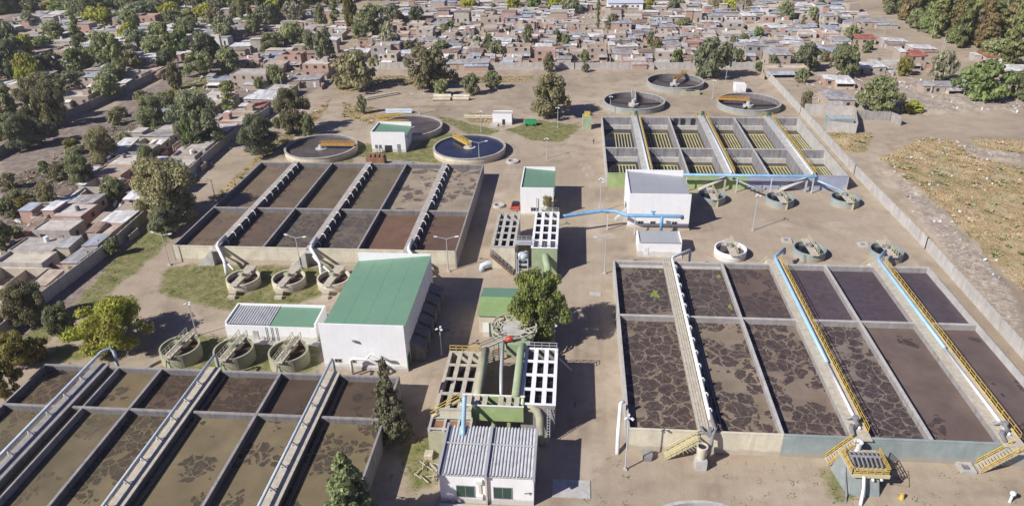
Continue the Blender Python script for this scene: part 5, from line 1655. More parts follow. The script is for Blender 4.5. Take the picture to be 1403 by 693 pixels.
b = thing('flume', 'raised apple green flume box on legs above the ridged grey roof', 'flume', (-11, 83.2, 0))
mb = MB()
mb.box(-15.6, -6.4, 82.0, 82.2, 3.5, 6.3)
mb.box(-15.6, -6.4, 84.1, 84.3, 3.5, 6.3)
mb.box(-15.6, -15.4, 82.2, 84.1, 3.5, 6.3)
mb.box(-6.6, -6.4, 82.2, 84.1, 3.5, 6.3)
mb.box(-15.4, -6.6, 82.2, 84.1, 3.5, 3.7)
mb.build('trough', M['green_paint'], b)
mb = MB()
mb.box(-15.7, -6.3, 81.9, 82.02, 6.3, 6.5)
mb.box(-15.7, -6.3, 84.28, 84.4, 6.3, 6.5)
mb.build('rim', M['white'], b)
for k in range(7):
    if k != 3:
        mb = MB()
        x = -14.9 + k * 1.18
        mb.box(x, x + 0.75, 82.03, 84.27, 6.31, 6.4)
        mb.build('cover_plate', M['plank'], b)
for x in (-14.9, -11.2, -8.9):
    mb = MB()
    mb.box(x, x + 0.5, 82.4, 83.4, 0, 3.5)
    mb.build('leg', M['green_paint'], b)
mb = MB()
mb.tube([(-6.4, 83.2, 5.2), (-5.2, 83.1, 5.3), (-4.4, 82.8, 5.1), (-4.0, 82.2, 4.3), (-3.85, 81.6, 2.0), (-3.85, 81.4, 0)], 0.62, 14)
mb.build('drop_pipe', M['olive_paint'], b, smooth=True)
mb = MB()
for x in (-2.9, -2.5):
    mb.bar((x, 81.2, 0), (x, 82.6, 5.8), 0.08)
for k in range(12):
    mb.bar((-2.9, 81.25 + k * 0.11, 0.4 + 0.45 * k), (-2.5, 81.25 + k * 0.11, 0.4 + 0.45 * k), 0.06)
mb.build('ladder', M['galv'], b)
o = MB()
o.tube([(-14.9, 81.7, 8.2), (-14.9, 81.5, 8.0), (-14.6, 77.4, 6.0), (-14.5, 76.2, 5.8)], 0.33, 10)
o = o.build('inlet_pipe', M['sky_pipe'], smooth=True, loc=(-14.9, 80, 5))
tag(o, 'sky blue pipe leaning from the green flume box down onto the ridged roof', 'pipe')

# round steel frame over a green hopper
b = thing('round_frame', 'round openwork steel platform above a green hopper, beside the pine', 'platform', (-9.4, 102.6, 0))
cx, cy, rad = -9.4, 102.7, 3.9
P12 = [(cx + rad * math.cos(2 * math.pi * k / 12), cy + rad * math.sin(2 * math.pi * k / 12)) for k in range(12)]
P12i = [(cx + 2.3 * math.cos(2 * math.pi * k / 12), cy + 2.3 * math.sin(2 * math.pi * k / 12)) for k in range(12)]
mb = MB()
for k in range(12):
    a, c = P12[k], P12[(k + 1) % 12]
    ai, ci = P12i[k], P12i[(k + 1) % 12]
    for z in (5.6, 6.6):
        mb.bar((*a, z), (*c, z), 0.22, 0.22)
    mb.bar((*ai, 6.0), (*ci, 6.0), 0.2, 0.2)
    mb.bar((*a, 6.6), (*ai, 6.0), 0.16, 0.16)
    mb.bar((*a, 5.6), (*a, 6.6), 0.16, 0.16)
    if k % 2:
        mb.bar((*a, 6.6), (*ci, 6.0), 0.12, 0.12)
mb.build('ring_truss', M['plank'], b)
mb = MB()
mb.cyl(cx, cy + 0.3, 5.75, 5.95, 2.3, 2.3, 24)
for k in range(5):
    mb.box(cx - 1.9, cx + 1.9, cy - 1.5 + k * 0.75, cy - 1.2 + k * 0.75, 5.96, 6.12)
mb.build('grating', M['conc_light'], b)
mb = MB()
mb.tube([(cx, cy, 1.6), (cx, cy, 3.6), (cx, cy, 5.5)], [1.7, 3.4, 3.5], 24)
mb.build('hopper', M['soft_green'], b)
for k in range(4):
    mb = MB()
    a = P12[k * 3 + 1]
    mb.bar((*a, 0), (*a, 5.6), 0.28, 0.28)
    mb.build('leg', M['soft_green'], b)
mb = MB()
mb.box(cx - 0.9, cx + 3.0, cy - 4.6, cy - 3.3, 3.4, 5.8)
mb.build('outlet_box', M['soft_green'], b)
mb = MB()
mb.tube([(cx - 1.1, cy - 3.9, 6.3), (cx - 0.2, cy - 3.7, 6.5), (cx + 0.1, cy - 3.5, 6.3)], [0.4, 0.55, 0.3], 10)
mb.build('red_motor', M['red'], b, smooth=True)
mb = MB()
mb.bar((-14.4, 95.8, 6.4), (-10.3, 99.4, 6.3), 0.8, 0.14)
gw = mb.build('gangway', M['plank'], b)
mb = MB()
for s in (-0.4, 0.4):
    mb.bar((-14.4, 95.8 + s, 7.3), (-10.3, 99.4 + s, 7.2), 0.09)
mb.build('railing', M['steel'], gw)
mb = MB()
mb.tube([(-10.9, 98.6, 6.2), (-10.6, 92.0, 5.0), (-10.2, 86.6, 4.0)], 0.3, 10)
mb.build('conveyor_tube', M['galv'], b, smooth=True)
mb = MB()
for k in range(9):
    z = 1.0 + 0.45 * k
    mb.bar((-13.4, 97.4, z), (-11.6, 98.2, z + 0.2), 0.14, 0.1)
for q in ((-13.4, 97.4), (-11.6, 98.2), (-12.4, 96.6)):
    mb.bar((*q, 0), (*q, 6.0), 0.14)
mb.build('stair_tower', M['plank'], b)
o = MB()
o.tube([(-15.0, 98.6, 0), (-15.0, 98.6, 2.6), (-15.0, 98.6, 3.4)], [0.9, 0.95, 0.4], 16)
tag(o.build('white_vessel', M['white_pipe'], smooth=False, loc=(-15, 98.6, 0)), 'small white round topped vessel left of the round steel frame', 'vessel')

# rusty valve chamber behind the upper left tank
b = thing('valve_chamber', 'rusty beige valve chamber at the back edge of the upper left tank', 'chamber', (-56.6, 193.6, 0))
mb = MB()
mb.box(-59.2, -53.9, 191.4, 194.4, 0, 2.6)
mb.build('wall', M['rust'], b)
for k in range(4):
    mb = MB()
    mb.box(-58.9 + k * 1.3, -58.1 + k * 1.3, 192.0, 194.0, 2.6, 3.2)
    mb.build('valve_gear', M['rust'], b)
mb = MB()
mb.box(-53.7, -46.0, 192.2, 194.0, 0, 0.9)
mb.build('side_channel', M['conc'], b)

# ------------------------------------------------------------------ blue pipelines
b = thing('pipeline', 'long bright blue pipe bridging from the grit channel to the white filter hall', 'pipeline', (8.4, 152, 0))
mb = MB()
mb.tube([(-2.7, 149.4, 5.0), (-1.2, 150.2, 5.0), (7.0, 153.3, 5.0), (10.2, 153.2, 5.0), (12.2, 151.6, 4.9), (13.0, 151.4, 4.8), (24.4, 151.4, 4.8), (25.2, 151.7, 4.6), (25.4, 152.4, 3.9)], 0.42, 12)
mb.build('main_run', M['blue_pipe'], b, smooth=True)
mb = MB()
mb.tube([(20.4, 151.4, 4.9), (20.6, 151.2, 4.2), (20.6, 151.1, 0)], 0.38, 10)
mb.build('drop_leg', M['blue_pipe'], b, smooth=True)
mb = MB()
mb.cyl(18.6, 151.4, 4.9, 5.9, 0.3, 0.3, 10)
mb.bar((18.0, 151.4, 5.9), (19.2, 151.4, 5.9), 0.2, 0.2)
mb.build('valve', M['blue_pipe'], b)
for p in ((8.4, 153.4), (14.6, 151.4)):
    mb = MB()
    mb.bar((*p, 0), (*p, 4.7), 0.22)
    mb.bar((p[0] - 0.6, p[1], 4.5), (p[0] + 0.6, p[1], 4.5), 0.18)
    mb.build('post', M['pale_blue_pipe'], b)
b = thing('pipeline', 'straight blue pipe along the front of the emptied tank', 'pipeline', (45, 177.4, 0))
mb = MB()
mb.tube([(27.4, 176.8, 4.7), (61.6, 176.8, 4.7), (62.1, 176.9, 4.6), (62.3, 177.6, 3.6)], 0.36, 12)
mb.build('main_run', M['blue_pipe'], b, smooth=True)
for x in (29.5, 42.4, 51.0, 61.4):
    mb = MB()
    mb.bar((x, 176.8, 0), (x, 176.8, 4.4), 0.24)
    mb.build('post', M['pale_blue_pipe'], b)
mb = MB()
mb.tube([(7.4, 79.9, 0), (7.5, 81.6, 2.2), (7.9, 85.2, 5.0), (8.4, 85.6, 5.2)], 0.3, 10)
o = mb.build('riser_pipe', M['white_pipe'], smooth=True, loc=(7.4, 80, 0))
tag(o, 'white pipe slanting up against the left wall of the lower right tank', 'pipe')

# ------------------------------------------------------------------ perimeter walls
def panel_wall(name, label, pts, h, mat='conc_panel', t=0.18, step=2.5):
    root = thing(name, label, 'wall', (*pts[0], 0))
    mb = MB()
    posts = MB()
    for (xa, ya), (xb, yb) in zip(pts[:-1], pts[1:]):
        L = math.hypot(xb - xa, yb - ya)
        ux, uy = (xb - xa) / L, (yb - ya) / L
        nx_, ny_ = -uy * t / 2, ux * t / 2
        mb.prism([(xa + nx_, ya + ny_), (xa - nx_, ya - ny_), (xb - nx_, yb - ny_), (xb + nx_, yb + ny_)], 0, h)
        n = int(L / step)
        for k in range(n + 1):
            px, py = xa + ux * L * k / max(n, 1), ya + uy * L * k / max(n, 1)
            w = t * 0.5 + 0.06
            posts.prism([(px - w, py - w), (px + w, py - w), (px + w, py + w), (px - w, py + w)], 0, h + 0.12)
    o = mb.build('panel', M[mat], root)
    posts.build('wall_post', M[mat], root)
    return root


panel_wall('boundary_wall', 'long pale panel wall between the back yard and the crowded houses', [(-101, 305.5), (-60, 304.8), (0, 304.6), (75.6, 305.2)], 2.7)
panel_wall('boundary_wall', 'long pale panel wall down the right side of the plant', [(75.8, 305.0), (76.2, 244), (76.4, 190), (77.6, 147), (77.4, 104), (77.2, 66)], 2.7, 'conc_light')
panel_wall('boundary_wall', 'grey panel wall in shade between the plant grass and the roofed shacks', [(-105.3, 70), (-105.2, 115), (-104.2, 140), (-105.6, 165), (-108, 190), (-109, 215), (-107, 240)], 2.8, 'conc_panel')
panel_wall('yard_wall', 'long block wall in shade on the left side of the wide dirt street', [(-175.4, 150), (-175.4, 196), (-177.5, 232), (-175.4, 266), (-174.6, 300)], 3.0, 'conc')
panel_wall('yard_wall', 'short dark ended wall stub on the waste ground right of the walled enclosure', [(92.6, 238.6), (103.0, 237.4), (104.4, 232.6)], 3.0, 'conc')

# ------------------------------------------------------------------ lamp posts
def lamp_proto(h, arms):
    r = thing('lamp_post', '', 'lamp post', (0, 0, 0), 'lamp posts')
    mb = MB()
    mb.tube([(0, 0, 0), (0, 0, h)], [0.13, 0.07], 8)
    mb.build('pole', M['galv'], r)
    mb = MB()
    mb.box(-0.35, 0.35, -0.35, 0.35, 0, 0.3)
    mb.build('footing', M['conc_light'], r)
    for s in arms:
        mb = MB()
        mb.bar((0, 0, h - 0.05), (s * 1.9, 0, h + 0.45), 0.1)
        a = mb.build('arm', M['galv'], r)
        mb = MB()
        mb.bar((s * 1.8, 0, h + 0.42), (s * 2.6, 0, h + 0.55), 0.36, 0.18)
        mb.build('lamp_head', M['white_pipe'], a)
    return r


def pole_proto(h):
    r = thing('lamp_post', '', 'lamp post', (0, 0, 0), 'lamp posts')
    mb = MB()
    mb.tube([(0, 0, 0), (0, 0, h)], [0.11, 0.08], 8)
    mb.build('pole', M['galv'], r)
    mb = MB()
    mb.box(-0.25, 0.25, -0.25, 0.25, 0, 0.25)
    mb.build('footing', M['conc_light'], r)
    for dx, dy in ((0.35, -0.3), (-0.35, -0.3), (0, 0.4)):
        mb = MB()
        mb.bar((0, 0, h - 0.1), (dx, dy, h + 0.1), 0.07)
        mb.bar((dx * 0.8, dy * 0.8, h + 0.12), (dx * 1.7, dy * 1.7, h + 0.02), 0.3, 0.2)
        mb.build('floodlight', M['white_pipe'], r)
    return r


LP = [(-87.7, 132.0, 7.4, 2, 'double armed lamp post at the front left corner of the cream tank'), (-58.1, 132.0, 7.4, 2, 'double armed lamp post before the middle of the cream tank'),
      (-25.8, 132.0, 7.9, 2, 'double armed lamp post at the front right corner of the cream tank'), (-92.7, 165.9, 6.0, 1, 'single armed lamp post left of the cream tank, under a big tree'),
      (-26.8, 194.6, 6.5, 2, 'double armed lamp post in front of the blue water clarifier'), (-53.6, 241.5, 6.8, 2, 'double armed lamp post behind the half hidden clarifier'),
      (-29.8, 223.7, 6.6, 0, 'plain floodlight pole between the blue clarifier and the white hut'), (7.2, 132.7, 8.3, 1, 'tall floodlight pole left of the lower right tank, near its back corner'),
      (7.0, 163.5, 8.7, 0, 'tall floodlight pole left of the filter hall'), (-5.1, 228.0, 6.6, 0, 'floodlight pole beside the lone big olive tree'),
      (-7.6, 199.9, 6.0, 0, 'dark lone pole in the open yard behind the tall narrow building'), (-22.3, 102.5, 5.6, 0, 'floodlight pole at the corner of the sand coloured grit block'),
      (-2.6, 105.4, 5.2, 0, 'floodlight pole at the corner of the white grit block'), (8.4, 76.9, 9.6, 0, 'tall bare pole at the front left corner of the lower right tank'),
      (42.1, 154.5, 8.9, 0, 'tall floodlight pole with long shadow in the open right yard'), (-68.9, 105.9, 7.0, 0, 'thin dark pole beside the first olive basin'),
      (-84.0, 218.0, 8.0, 2, 'double armed lamp post beside the small tree behind the clarifier'), (-92.8, 198.6, 6.5, 2, 'double armed lamp post at the left of the first clarifier'),
      (-6.7, 152.4, 5.6, 0, 'thin pole between the tall narrow building and the grit block'), (50.0, 262.0, 6.5, 0, 'thin pole between the two drained clarifiers'),
      (58.5, 284.0, 6.0, 0, 'thin white pole behind the small white shed'), (12.5, 243.0, 6.0, 0, 'thin pole in front of the drained grey bridge clarifier')]
for x, y, h, arms, lab in LP:
    r = pole_proto(h) if arms == 0 else lamp_proto(h, (-1, 1) if arms == 2 else (-1,))
    r.location = (x, y, 0)
    r.rotation_euler.z = R(rng.uniform(-12, 12))
    r['label'] = lab

# ------------------------------------------------------------------ small things in the yards
def simple(name, mb, mat, label, cat, loc, smooth=False, group=None):
    return tag(mb.build(name, mat, smooth=smooth, loc=loc), label, cat, group)


def manhole(x, y, label, mat='conc_light'):
    mb = MB()
    mb.box(x - 1.0, x + 1.0, y - 1.0, y - 0.55, 0.01, 0.45)
    mb.box(x - 1.0, x + 1.0, y + 0.55, y + 1.0, 0.01, 0.45)
    mb.box(x - 1.0, x - 0.55, y - 0.55, y + 0.55, 0.01, 0.45)
    mb.box(x + 0.55, x + 1.0, y - 0.55, y + 0.55, 0.01, 0.45)
    o = mb.build('manhole', M[mat], loc=(x, y, 0))
    d = MB()
    d.box(x - 0.54, x + 0.54, y - 0.54, y + 0.54, 0.01, 0.2)
    d.build('manhole_cover', M['conc_dark'], o)
    tag(o, label, 'manhole')


manhole(48.5, 149.4, 'square pale manhole frame left of the second grey-green basin')
manhole(64.7, 148.0, 'square pale manhole frame left of the last grey-green basin')
manhole(56.0, 80.0, 'square pale manhole frame before the grey-green front wall')
mb = MB()
mb.ring(-18.4, 165.6, 0, 0.6, 1.0, 1.5, 16)
simple('well_ring', mb, M['conc_light'], 'pale concrete well ring on the dirt beside the red trailer', 'well ring', (-18.4, 165.6, 0))
mb = MB()
mb.ring(-17.4, 196.7, 0, 0.5, 1.1, 1.9, 16)
simple('well_ring', mb, M['conc_light'], 'pale well ring with scrub round it, behind the tall narrow building', 'well ring', (-17.4, 196.7, 0))
mb = MB()
mb.ring(8.6, 183.0, 0, 0.25, 0.5, 0.9, 14)
simple('well_ring', mb, M['conc_light'], 'tiny pale ring on the ground left of the filter hall', 'well ring', (8.6, 183, 0))

b = thing('trailer', 'red trailer with a dark load parked at the tall narrow building', 'trailer', (-14.0, 164.4, 0))
mb = MB()
mb.box(-15.0, -12.9, 162.8, 163.0, 0.5, 1.3)
mb.box(-15.0, -12.9, 165.6, 165.8, 0.5, 1.3)
mb.box(-15.0, -14.85, 163.0, 165.6, 0.5, 1.3)
mb.box(-13.05, -12.9, 163.0, 165.6, 0.5, 1.3)
mb.box(-14.85, -13.05, 163.0, 165.6, 0.5, 0.62)
mb.build('bed', M['red'], b)
mb = MB()
mb.box(-14.7, -13.2, 163.9, 165.4, 0.63, 1.7)
mb.build('load', M['dark'], b)
for y in (163.6, 165.0):
    mb = MB()
    mb.tube([(-15.15, y, 0.4), (-12.75, y, 0.4)], 0.4, 12)
    mb.build('wheel', M['rubber'], b)
mb = MB()
mb.bar((-13.95, 162.8, 0.55), (-13.95, 161.6, 0.5), 0.12)
mb.build('drawbar', M['steel'], b)

b = thing('farm_implement', 'green metal machine on the grass right of the white hut', 'machine', (-14.0, 230.3, 0))
mb = MB()
mb.box(-16.0, -12.2, 229.4, 229.6, 0.4, 1.9)
mb.box(-16.0, -12.2, 231.0, 231.2, 0.4, 1.9)
for k in range(6):
    mb.box(-16.0 + k * 0.72, -15.8 + k * 0.72, 229.6, 231.0, 0.5, 1.8)
mb.build('rack', M['bright_green'], b)
mb = MB()
mb.tube([(-15.9, 230.3, 1.2), (-12.3, 230.3, 1.2)], 0.5, 12)
mb.build('roller', M['bright_green'], b)
for x in (-15.4, -12.9):
    mb = MB()
    mb.tube([(x, 229.2, 0.4), (x, 231.4, 0.4)], 0.4, 12)
    mb.build('wheel', M['rubber'], b)


def pipe_pile(name, label, x, y, L, n, r, mat, ang=0.0):
    root = thing(name, label, 'pipe pile', (x, y, 0))
    proto = None
    for k in range(n):
        lay = 0 if k < (n + 1) // 2 else 1
        j = k if lay == 0 else k - (n + 1) // 2 + 0.5
        mb = MB()
        c, s_ = math.cos(R(ang)), math.sin(R(ang))
        oy = (j - n / 4) * 2.1 * r
        sh = rng.uniform(-0.4, 0.4)
        mb.tube([(x - s_ * oy - c * (L / 2 + sh), y + c * oy - s_ * (L / 2 + sh), r + lay * 1.7 * r), (x - s_ * oy + c * (L / 2 - sh), y + c * oy + s_ * (L / 2 - sh), r + lay * 1.7 * r)], r, 10)
        mb.build('pipe', M[mat], root, smooth=False)
    return root


pipe_pile('pipe_pile', 'pile of pale blue pipes lying behind the half hidden clarifier', -61.0, 243.0, 9.0, 5, 0.38, 'pale_blue_pipe', 4)
pipe_pile('pipe_pile', 'pile of weathered beams lying in the yard by the big left tree', -71.8, 262.4, 13.0, 4, 0.3, 'plank', 38)
pipe_pile('pipe_pile', 'pile of cream pipes on the verge under the small trees', -48.2, 259.0, 6.5, 4, 0.55, 'cream', 2)
pipe_pile('pipe_pile', 'row of cream pipes right of the other cream pile, under small trees', -41.2, 259.2, 6.0, 3, 0.55, 'cream', -2)
pipe_pile('pipe_pile', 'long cream pipes stacked behind the white hut', -29.0, 237.4, 16.0, 3, 0.32, 'cream', 0)
b = thing('old_bridge', 'discarded yellow walkway lying left of the half hidden clarifier', 'walkway', (-62, 235, 0))
mb = MB()
mb.bar((-67.0, 235.2, 0.7), (-58.4, 238.0, 0.9), 1.2, 0.5)
mb.build('deck', M['yellow'], b)
mb = MB()
railing(mb, [(-66.8, 234.7, 0.9), (-58.3, 237.5, 1.1)], 0.9, 1.4, 0.1)
mb.build('railing', M['yellow'], b)
mb = MB()
mb.box(-1.8, 3.4, 71.2, 74.4, 0.004, 0.12)
simple('concrete_pad', mb, M['conc_light'], 'bare concrete pad in shadow beside the white front building', 'pad', (0, 72, 0))
mb = MB()
mb.box(-24.6, -22.0, 110.0, 112.4, 0, 0.5)
simple('concrete_pad', mb, M['conc'], 'small raised slab in shadow left of the cream gabled building', 'pad', (-23.4, 111, 0))
mb = MB()
mb.prism([(4.0, 124.0), (6.2, 123.7), (6.2, 124.9), (4.0, 125.2)], 0.004, 0.1)
simple('paving_slab', mb, M['conc_light'], 'pale loose slab lying on the dirt right of the pine', 'slab', (5, 124.4, 0))
mb = MB()
mb.box(11.0, 12.4, 78.9, 80.2, 0.0, 0.9)
mb.box(11.15, 12.25, 78.7, 78.9, 0.1, 0.8)
simple('electric_box', mb, M['steel'], 'dark grey metal cabinet before the cream front wall of the right tank', 'cabinet', (11.7, 79.5, 0))
mb = MB()
for k in range(10):
    a = rng.uniform(0, math.pi)
    x, y = -19.8 + rng.uniform(-1.4, 1.4), 74.6 + rng.uniform(-1.6, 1.6)
    L = rng.uniform(1.0, 2.2)
    mb.bar((x - math.cos(a) * L / 2, y - math.sin(a) * L / 2, 0.1 + 0.06 * k), (x + math.cos(a) * L / 2, y + math.sin(a) * L / 2, 0.12 + 0.05 * k), 0.12)
simple('scrap_pile', mb, M['plank'], 'heap of loose planks left of the white front building', 'scrap heap', (-19.8, 74.6, 0))
mb = MB()
mb.tube([(45.0, 73.9, 0), (45.0, 73.9, 0.9)], [0.35, 0.22], 10)
simple('bollard', mb, M['yellow'], 'stubby yellow bollard right of the railed pump platform', 'bollard', (45, 73.9, 0))
mb = MB()
for a, c in (((44.3, 76.5), (46.8, 76.0)), ((46.8, 76.0), (47.8, 79.0)), ((44.8, 79.4), (47.8, 79.0)), ((45.5, 77.8), (47.4, 77.6))):
    mb.bar((*a, 0.1), (*c, 0.1), 0.12, 0.1)
simple('timber_lattice', mb, M['wood'], 'low wooden frame lying on the dirt right of the pump platform', 'frame', (46, 77.5, 0))
mb = MB()
mb.tube([(59.0, 74.2, 0), (59.0, 74.2, 1.2), (59.0, 74.2, 1.5)], [0.18, 0.18, 0.38], 12)
mb.tube([(59.0, 74.2, 1.5), (59.0, 74.2, 1.75), (59.0, 74.2, 1.9)], [0.38, 0.34, 0.12], 12)
simple('vent_pipe', mb, M['white_pipe'], 'white capped vent pipe near the bottom right corner', 'vent', (59, 74.2, 0))

# ------------------------------------------------------------------ people
def person(x, y, facing, top, legs, label, stride=0.14):
    root = thing('person', label, 'person', (x, y, 0))
    V = [(0, 0, 0.93), (0, 0, 1.15), (0, 0, 1.40), (0, 0.01, 1.52), (0, 0.02, 1.66), (0, 0.02, 1.76),
         (0.09, 0, 0.90), (0.11, stride * 0.6, 0.50), (0.11, stride, 0.09), (0.11, stride + 0.15, 0.04),
         (-0.09, 0, 0.90), (-0.11, -stride * 0.5, 0.50), (-0.11, -stride, 0.09), (-0.11, -stride + 0.15, 0.04),
         (0.20, 0, 1.40), (0.27, -0.03, 1.13), (0.29, 0.08, 0.88), (-0.20, 0, 1.40), (-0.27, 0.04, 1.13), (-0.27, 0.18, 0.92)]
    E = [(0, 1), (1, 2), (2, 3), (3, 4), (4, 5), (0, 6), (6, 7), (7, 8), (8, 9), (0, 10), (10, 11), (11, 12), (12, 13), (2, 14), (14, 15), (15, 16), (2, 17), (17, 18), (18, 19)]
    rad = [0.15, 0.15, 0.17, 0.06, 0.105, 0.07, 0.10, 0.07, 0.045, 0.035, 0.10, 0.07, 0.045, 0.035, 0.075, 0.048, 0.036, 0.075, 0.048, 0.036]
    me_ = bpy.data.meshes.new('body')
    me_.from_pydata(V, E, [])
    o = bpy.data.objects.new('body', me_)
    COL.objects.link(o)
    sk = o.modifiers.new('skin', 'SKIN')
    sd = o.modifiers.new('sub', 'SUBSURF')
    sd.levels = sd.render_levels = 1
    if not me_.skin_vertices:
        o.modifiers.clear()
    else:
        for i, r in enumerate(rad):
            me_.skin_vertices[0].data[i].radius = (r, r * 0.85)
        me_.skin_vertices[0].data[0].use_root = True
    m, t, bs = nodes_of('clothed_body')
    tc = t.nodes.new('ShaderNodeTexCoord')
    sp = t.nodes.new('ShaderNodeSeparateXYZ')
    t.links.new(tc.outputs['Object'], sp.inputs[0])
    c = mix(t, legs, top, mathn(t, 'GREATER_THAN', sp.outputs[2], 0.95))
    c = mix(t, c, (0.42, 0.26, 0.18), mathn(t, 'GREATER_THAN', sp.outputs[2], 1.49))
    c = mix(t, c, (0.05, 0.04, 0.035), mathn(t, 'LESS_THAN', sp.outputs[2], 0.09))
    t.links.new(c, bs.inputs['Base Color'])
    bs.inputs['Roughness'].default_value = 0.9
    me_.materials.append(m)
    o.parent = root
    mb = MB()
    mb.tube([(x, y - 0.01, 1.66), (x, y - 0.02, 1.76), (x, y - 0.02, 1.82)], [0.125, 0.12, 0.06], 10)
    h_ = mb.build('hair', M['dark'], root, smooth=True)
    root.rotation_euler.z = facing
    return root


person(6.3, 212.4, 0.4, (0.05, 0.05, 0.07), (0.06, 0.06, 0.08), 'person in dark clothes standing in the open yard by the green tower')
person(46.0, 177.2, 2.0, (0.07, 0.08, 0.20), (0.30, 0.28, 0.26), 'person in blue top and pale trousers at the foot of the emptied tank')
person(49.2, 178.0, 1.2, (0.05, 0.05, 0.11), (0.10, 0.10, 0.13), 'person in dark navy under the blue pipe by the emptied tank')
person(47.0, 176.4, -0.5, (0.50, 0.48, 0.46), (0.08, 0.08, 0.20), 'person in a whitish top and blue trousers by the emptied tank')
person(1.2, 90.0, 1.6, (0.07, 0.10, 0.26), (0.05, 0.07, 0.16), 'person in blue overalls standing in the big shadow right of the grit blocks')
# ------------------------------------------------------------------ houses
WALLS = {'brick': brickmat('brown_brick', (0.345, 0.255, 0.195), (0.40, 0.315, 0.25), (0.41, 0.36, 0.31)), 'red': brickmat('red_brick', (0.38, 0.205, 0.155), (0.44, 0.265, 0.20), (0.40, 0.32, 0.27)),
         'plaster': pmat('grey_plaster', (0.40, 0.36, 0.32), stain=(0.22, 0.19, 0.16), stain_amt=0.5, streak=True, rnd=0.2), 'cream': pmat('cream_plaster', (0.48, 0.42, 0.33), stain=(0.3, 0.26, 0.2), stain_amt=0.5, streak=True),
         'pink': pmat('pink_plaster', (0.46, 0.34, 0.30), stain=(0.3, 0.2, 0.17), stain_amt=0.5, streak=True), 'white': pmat('white_plaster', (0.62, 0.59, 0.55), stain=(0.4, 0.36, 0.32), stain_amt=0.5, streak=True),
         'yellow': pmat('yellow_plaster', (0.60, 0.48, 0.08), stain=(0.4, 0.3, 0.1), stain_amt=0.4, streak=True)}
ROOFS = {'pale': pmat('pale_slab_roof', (0.50, 0.455, 0.41), var=0.25, scale=0.4, stain=(0.24, 0.20, 0.17), stain_amt=0.6, rnd=0.18), 'tan': pmat('tan_slab_roof', (0.42, 0.345, 0.275), var=0.25, scale=0.4, stain=(0.22, 0.17, 0.13), stain_amt=0.6, rnd=0.15),
         'tin': sheetmat('tin_roof', (0.40, 0.39, 0.385), rust_amt=0.55), 'blue': sheetmat('bluish_tin_roof', (0.38, 0.42, 0.48), rust_amt=0.2), 'white': sheetmat('whitish_tin_roof', (0.70, 0.69, 0.68), rust_amt=0.25),
         'rusty': sheetmat('rusty_tin_roof', (0.30, 0.22, 0.17), rust_amt=0.8), 'cream': pmat('cream_slab_roof', (0.54, 0.48, 0.39), var=0.2, scale=0.4, stain=(0.35, 0.30, 0.24), stain_amt=0.5), 'pink': pmat('pink_slab_roof', (0.43, 0.29, 0.25), var=0.2, scale=0.4, stain=(0.30, 0.22, 0.18), stain_amt=0.5),
         'green': pmat('greenish_slab_roof', (0.38, 0.44, 0.36), var=0.2, scale=0.4), 'red': sheetmat('red_tile_roof', (0.40, 0.13, 0.085), rust=(0.28, 0.16, 0.12), rust_amt=0.4)}
SLABS = ('pale', 'tan', 'cream', 'pink', 'green')
ROOFWORD = {'pale': 'pale flat roof', 'tan': 'tan flat roof', 'tin': 'grey tin roof', 'blue': 'bluish tin roof', 'white': 'whitish tin roof', 'rusty': 'rusty tin roof', 'cream': 'cream flat roof', 'pink': 'pinkish flat roof', 'green': 'greenish flat roof', 'red': 'red roof', 'open': 'open top'}
WALLWORD = {'brick': 'brown brick', 'red': 'red brick', 'plaster': 'grey plaster', 'cream': 'cream plaster', 'pink': 'pink plaster', 'white': 'white plaster', 'yellow': 'yellow plaster'}


